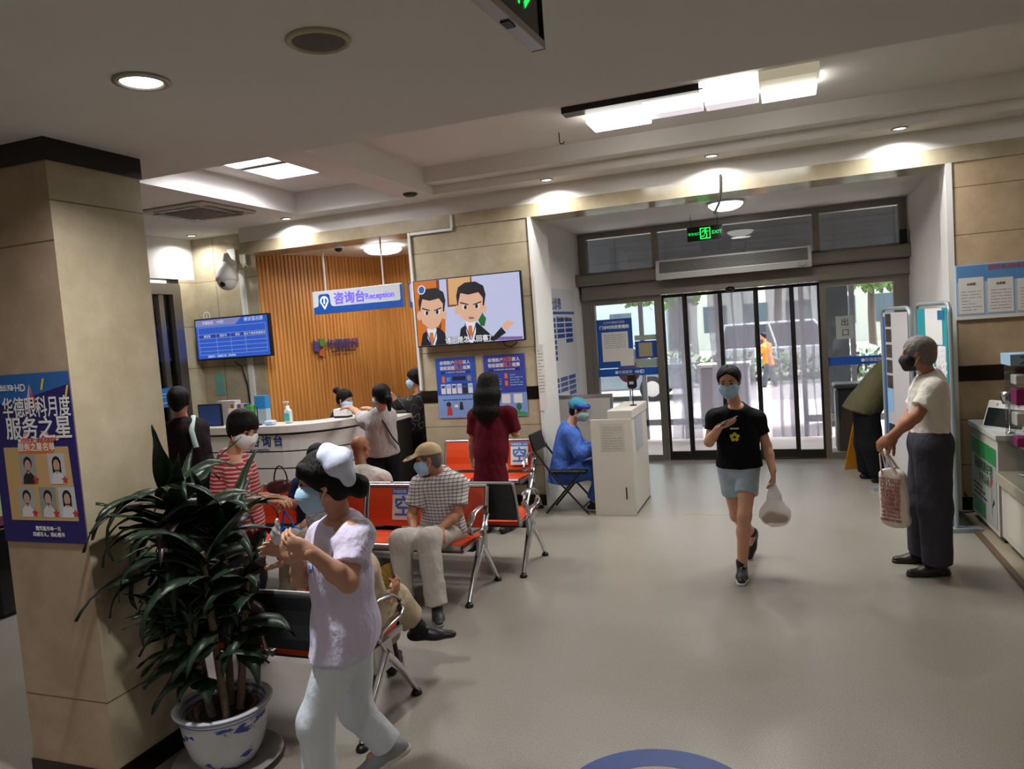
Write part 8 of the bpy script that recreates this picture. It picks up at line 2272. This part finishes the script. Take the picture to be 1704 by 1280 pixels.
# her bag: dark red purse in the hands, long strap
c = V3(JJ['lw']) * 0.5 + V3(JJ['rw']) * 0.5 + V3((0.07, 0, 0.06))
t = thing('purse', 'dark red purse held by the woman in stripes', 'purse', tuple(c)); t['_base'] = list(c)
F = Field(0.008); F.ell(c, None, (0.07, 0.05, 0.04), 0.02); F.rc(c - V3((0.05, 0, 0)), c + V3((0.05, 0, 0.02)), 0.035, 0.035, 0.02)
soft('purse_body', F, mat('dark red leather', '#3d1016', 0.4), t)
part(MB().tube([(0.05 * math.cos(a) + 0.01, 0.01, 0.02 + 0.11 * math.sin(a)) for a in np.linspace(0, math.pi, 14)], 0.005, 6), 'strap', M_black, t)
JJ = JT['waiter']
p = Person('person in dark clothes with a pale strap standing at the left side door', base_of('waiter'), JJ, (-0.3, 1, 0), (-0.45, 1, -0.1), 0.99, SK_B, 0.013, 1.1, hand_res=0.007)
p.body([('l', (0, 0.8, -0.3), (1, 0, 0), 0.5), ('r', (0, 0.8, -0.3), (-1, 0, 0), 0.5)])
p.hair(extra=bob, thick=0.02)
p.top('dark_shirt', cloth('brown black shirt', '#1d1617', 0.25), 0.03, 0.8, -0.12, 0.034, 0.01, amp=0.009, seed=111)
p.trousers('trousers', cloth('black trousers', '#101014', 0.2, 10), 0.022, 0.97, 0.09, 0.085, 0.1, 0.008, 14)
for q in 'lr': p.shoe(q, M_shoeblack, None)
a, b = V3(JJ['chest']), V3(JJ['pel']); bk = -p.TF[:, 1]
pts = [a + p.right * 0.10 + p.TF[:, 1] * 0.12 + p.spine * 0.02, a + p.right * 0.10 + p.spine * 0.098, a + p.right * 0.115 + bk * 0.12 - p.spine * 0.02, lerp(a, b, 0.45) + p.right * 0.14 + bk * 0.14]
part(MB().tube([tuple(q - p.off) for q in pts], 0.024, 8, flat=0.35), 'pale_strap', mat('mint strap', '#9fb5ae', 0.7), p.root)

# -- street sweeper outside
JJ = JT['sweeper']
p = Person('distant walker in an orange vest on the road outside the sliding doors', base_of('sweeper', -0.08), JJ, (-0.9, -0.3, 0), (-0.9, -0.3, 0), 0.84, SK_B, 0.02, 1.0, hand_res=0.012)
p.body([('l', (0, 0, -1), (1, 0, 0), 0.5), ('r', (0, 0, -1), (1, 0, 0), 0.5)])
p.hair(thick=0.014)
p.top('orange_vest', mat('orange vest', '#e0802a', 0.7), 0.03, 0.7, -0.02, 0.04, 0.01, amp=0.005)
p.trousers('trousers', cloth('grey trousers', '#4c5054', 0.2), 0.015, 0.97, 0.08, 0.07, 0.1, 0.006, 15)
for q in 'lr': p.shoe(q, M_shoeblack, None)
t = thing('paddle_sign', 'round pink sign on a white stalk outside the left side glass', 'sign', (-2.25, 11.3, -0.005))
part(MB().cyl((0, 0, 0), (0, 0, 1.05), 0.016, 10), 'post', M_plainwhite, t); part(MB().cyl((0, -0.01, 1.2), (0, 0.01, 1.2), 0.17, 28), 'disc', mat('pink disc', '#c05c66', 0.6), t); part(MB().lathe([(0, 0), (0.16, 0), (0.15, 0.03), (0, 0.04)], n=20), 'foot', M_darkgrey, t)
# ---------------------------------------------------------------- lettering becomes plain mesh
def letters_to_mesh():
    bpy.context.view_layer.update()
    dg = bpy.context.evaluated_depsgraph_get()
    fonts = [o for o in bpy.data.objects if o.type == 'FONT']
    made = []
    for o in fonts:
        me = bpy.data.meshes.new_from_object(o.evaluated_get(dg))
        made.append((o, me))
    for o, me in made:
        n = bpy.data.objects.new('lettering_', me)
        COL.objects.link(n)
        n.parent = o.parent
        n.matrix_basis = o.matrix_basis.copy()
        name = o.name
        bpy.data.objects.remove(o)
        n.name = name
letters_to_mesh()
for o in bpy.data.objects:
    if '_base' in o: del o['_base']
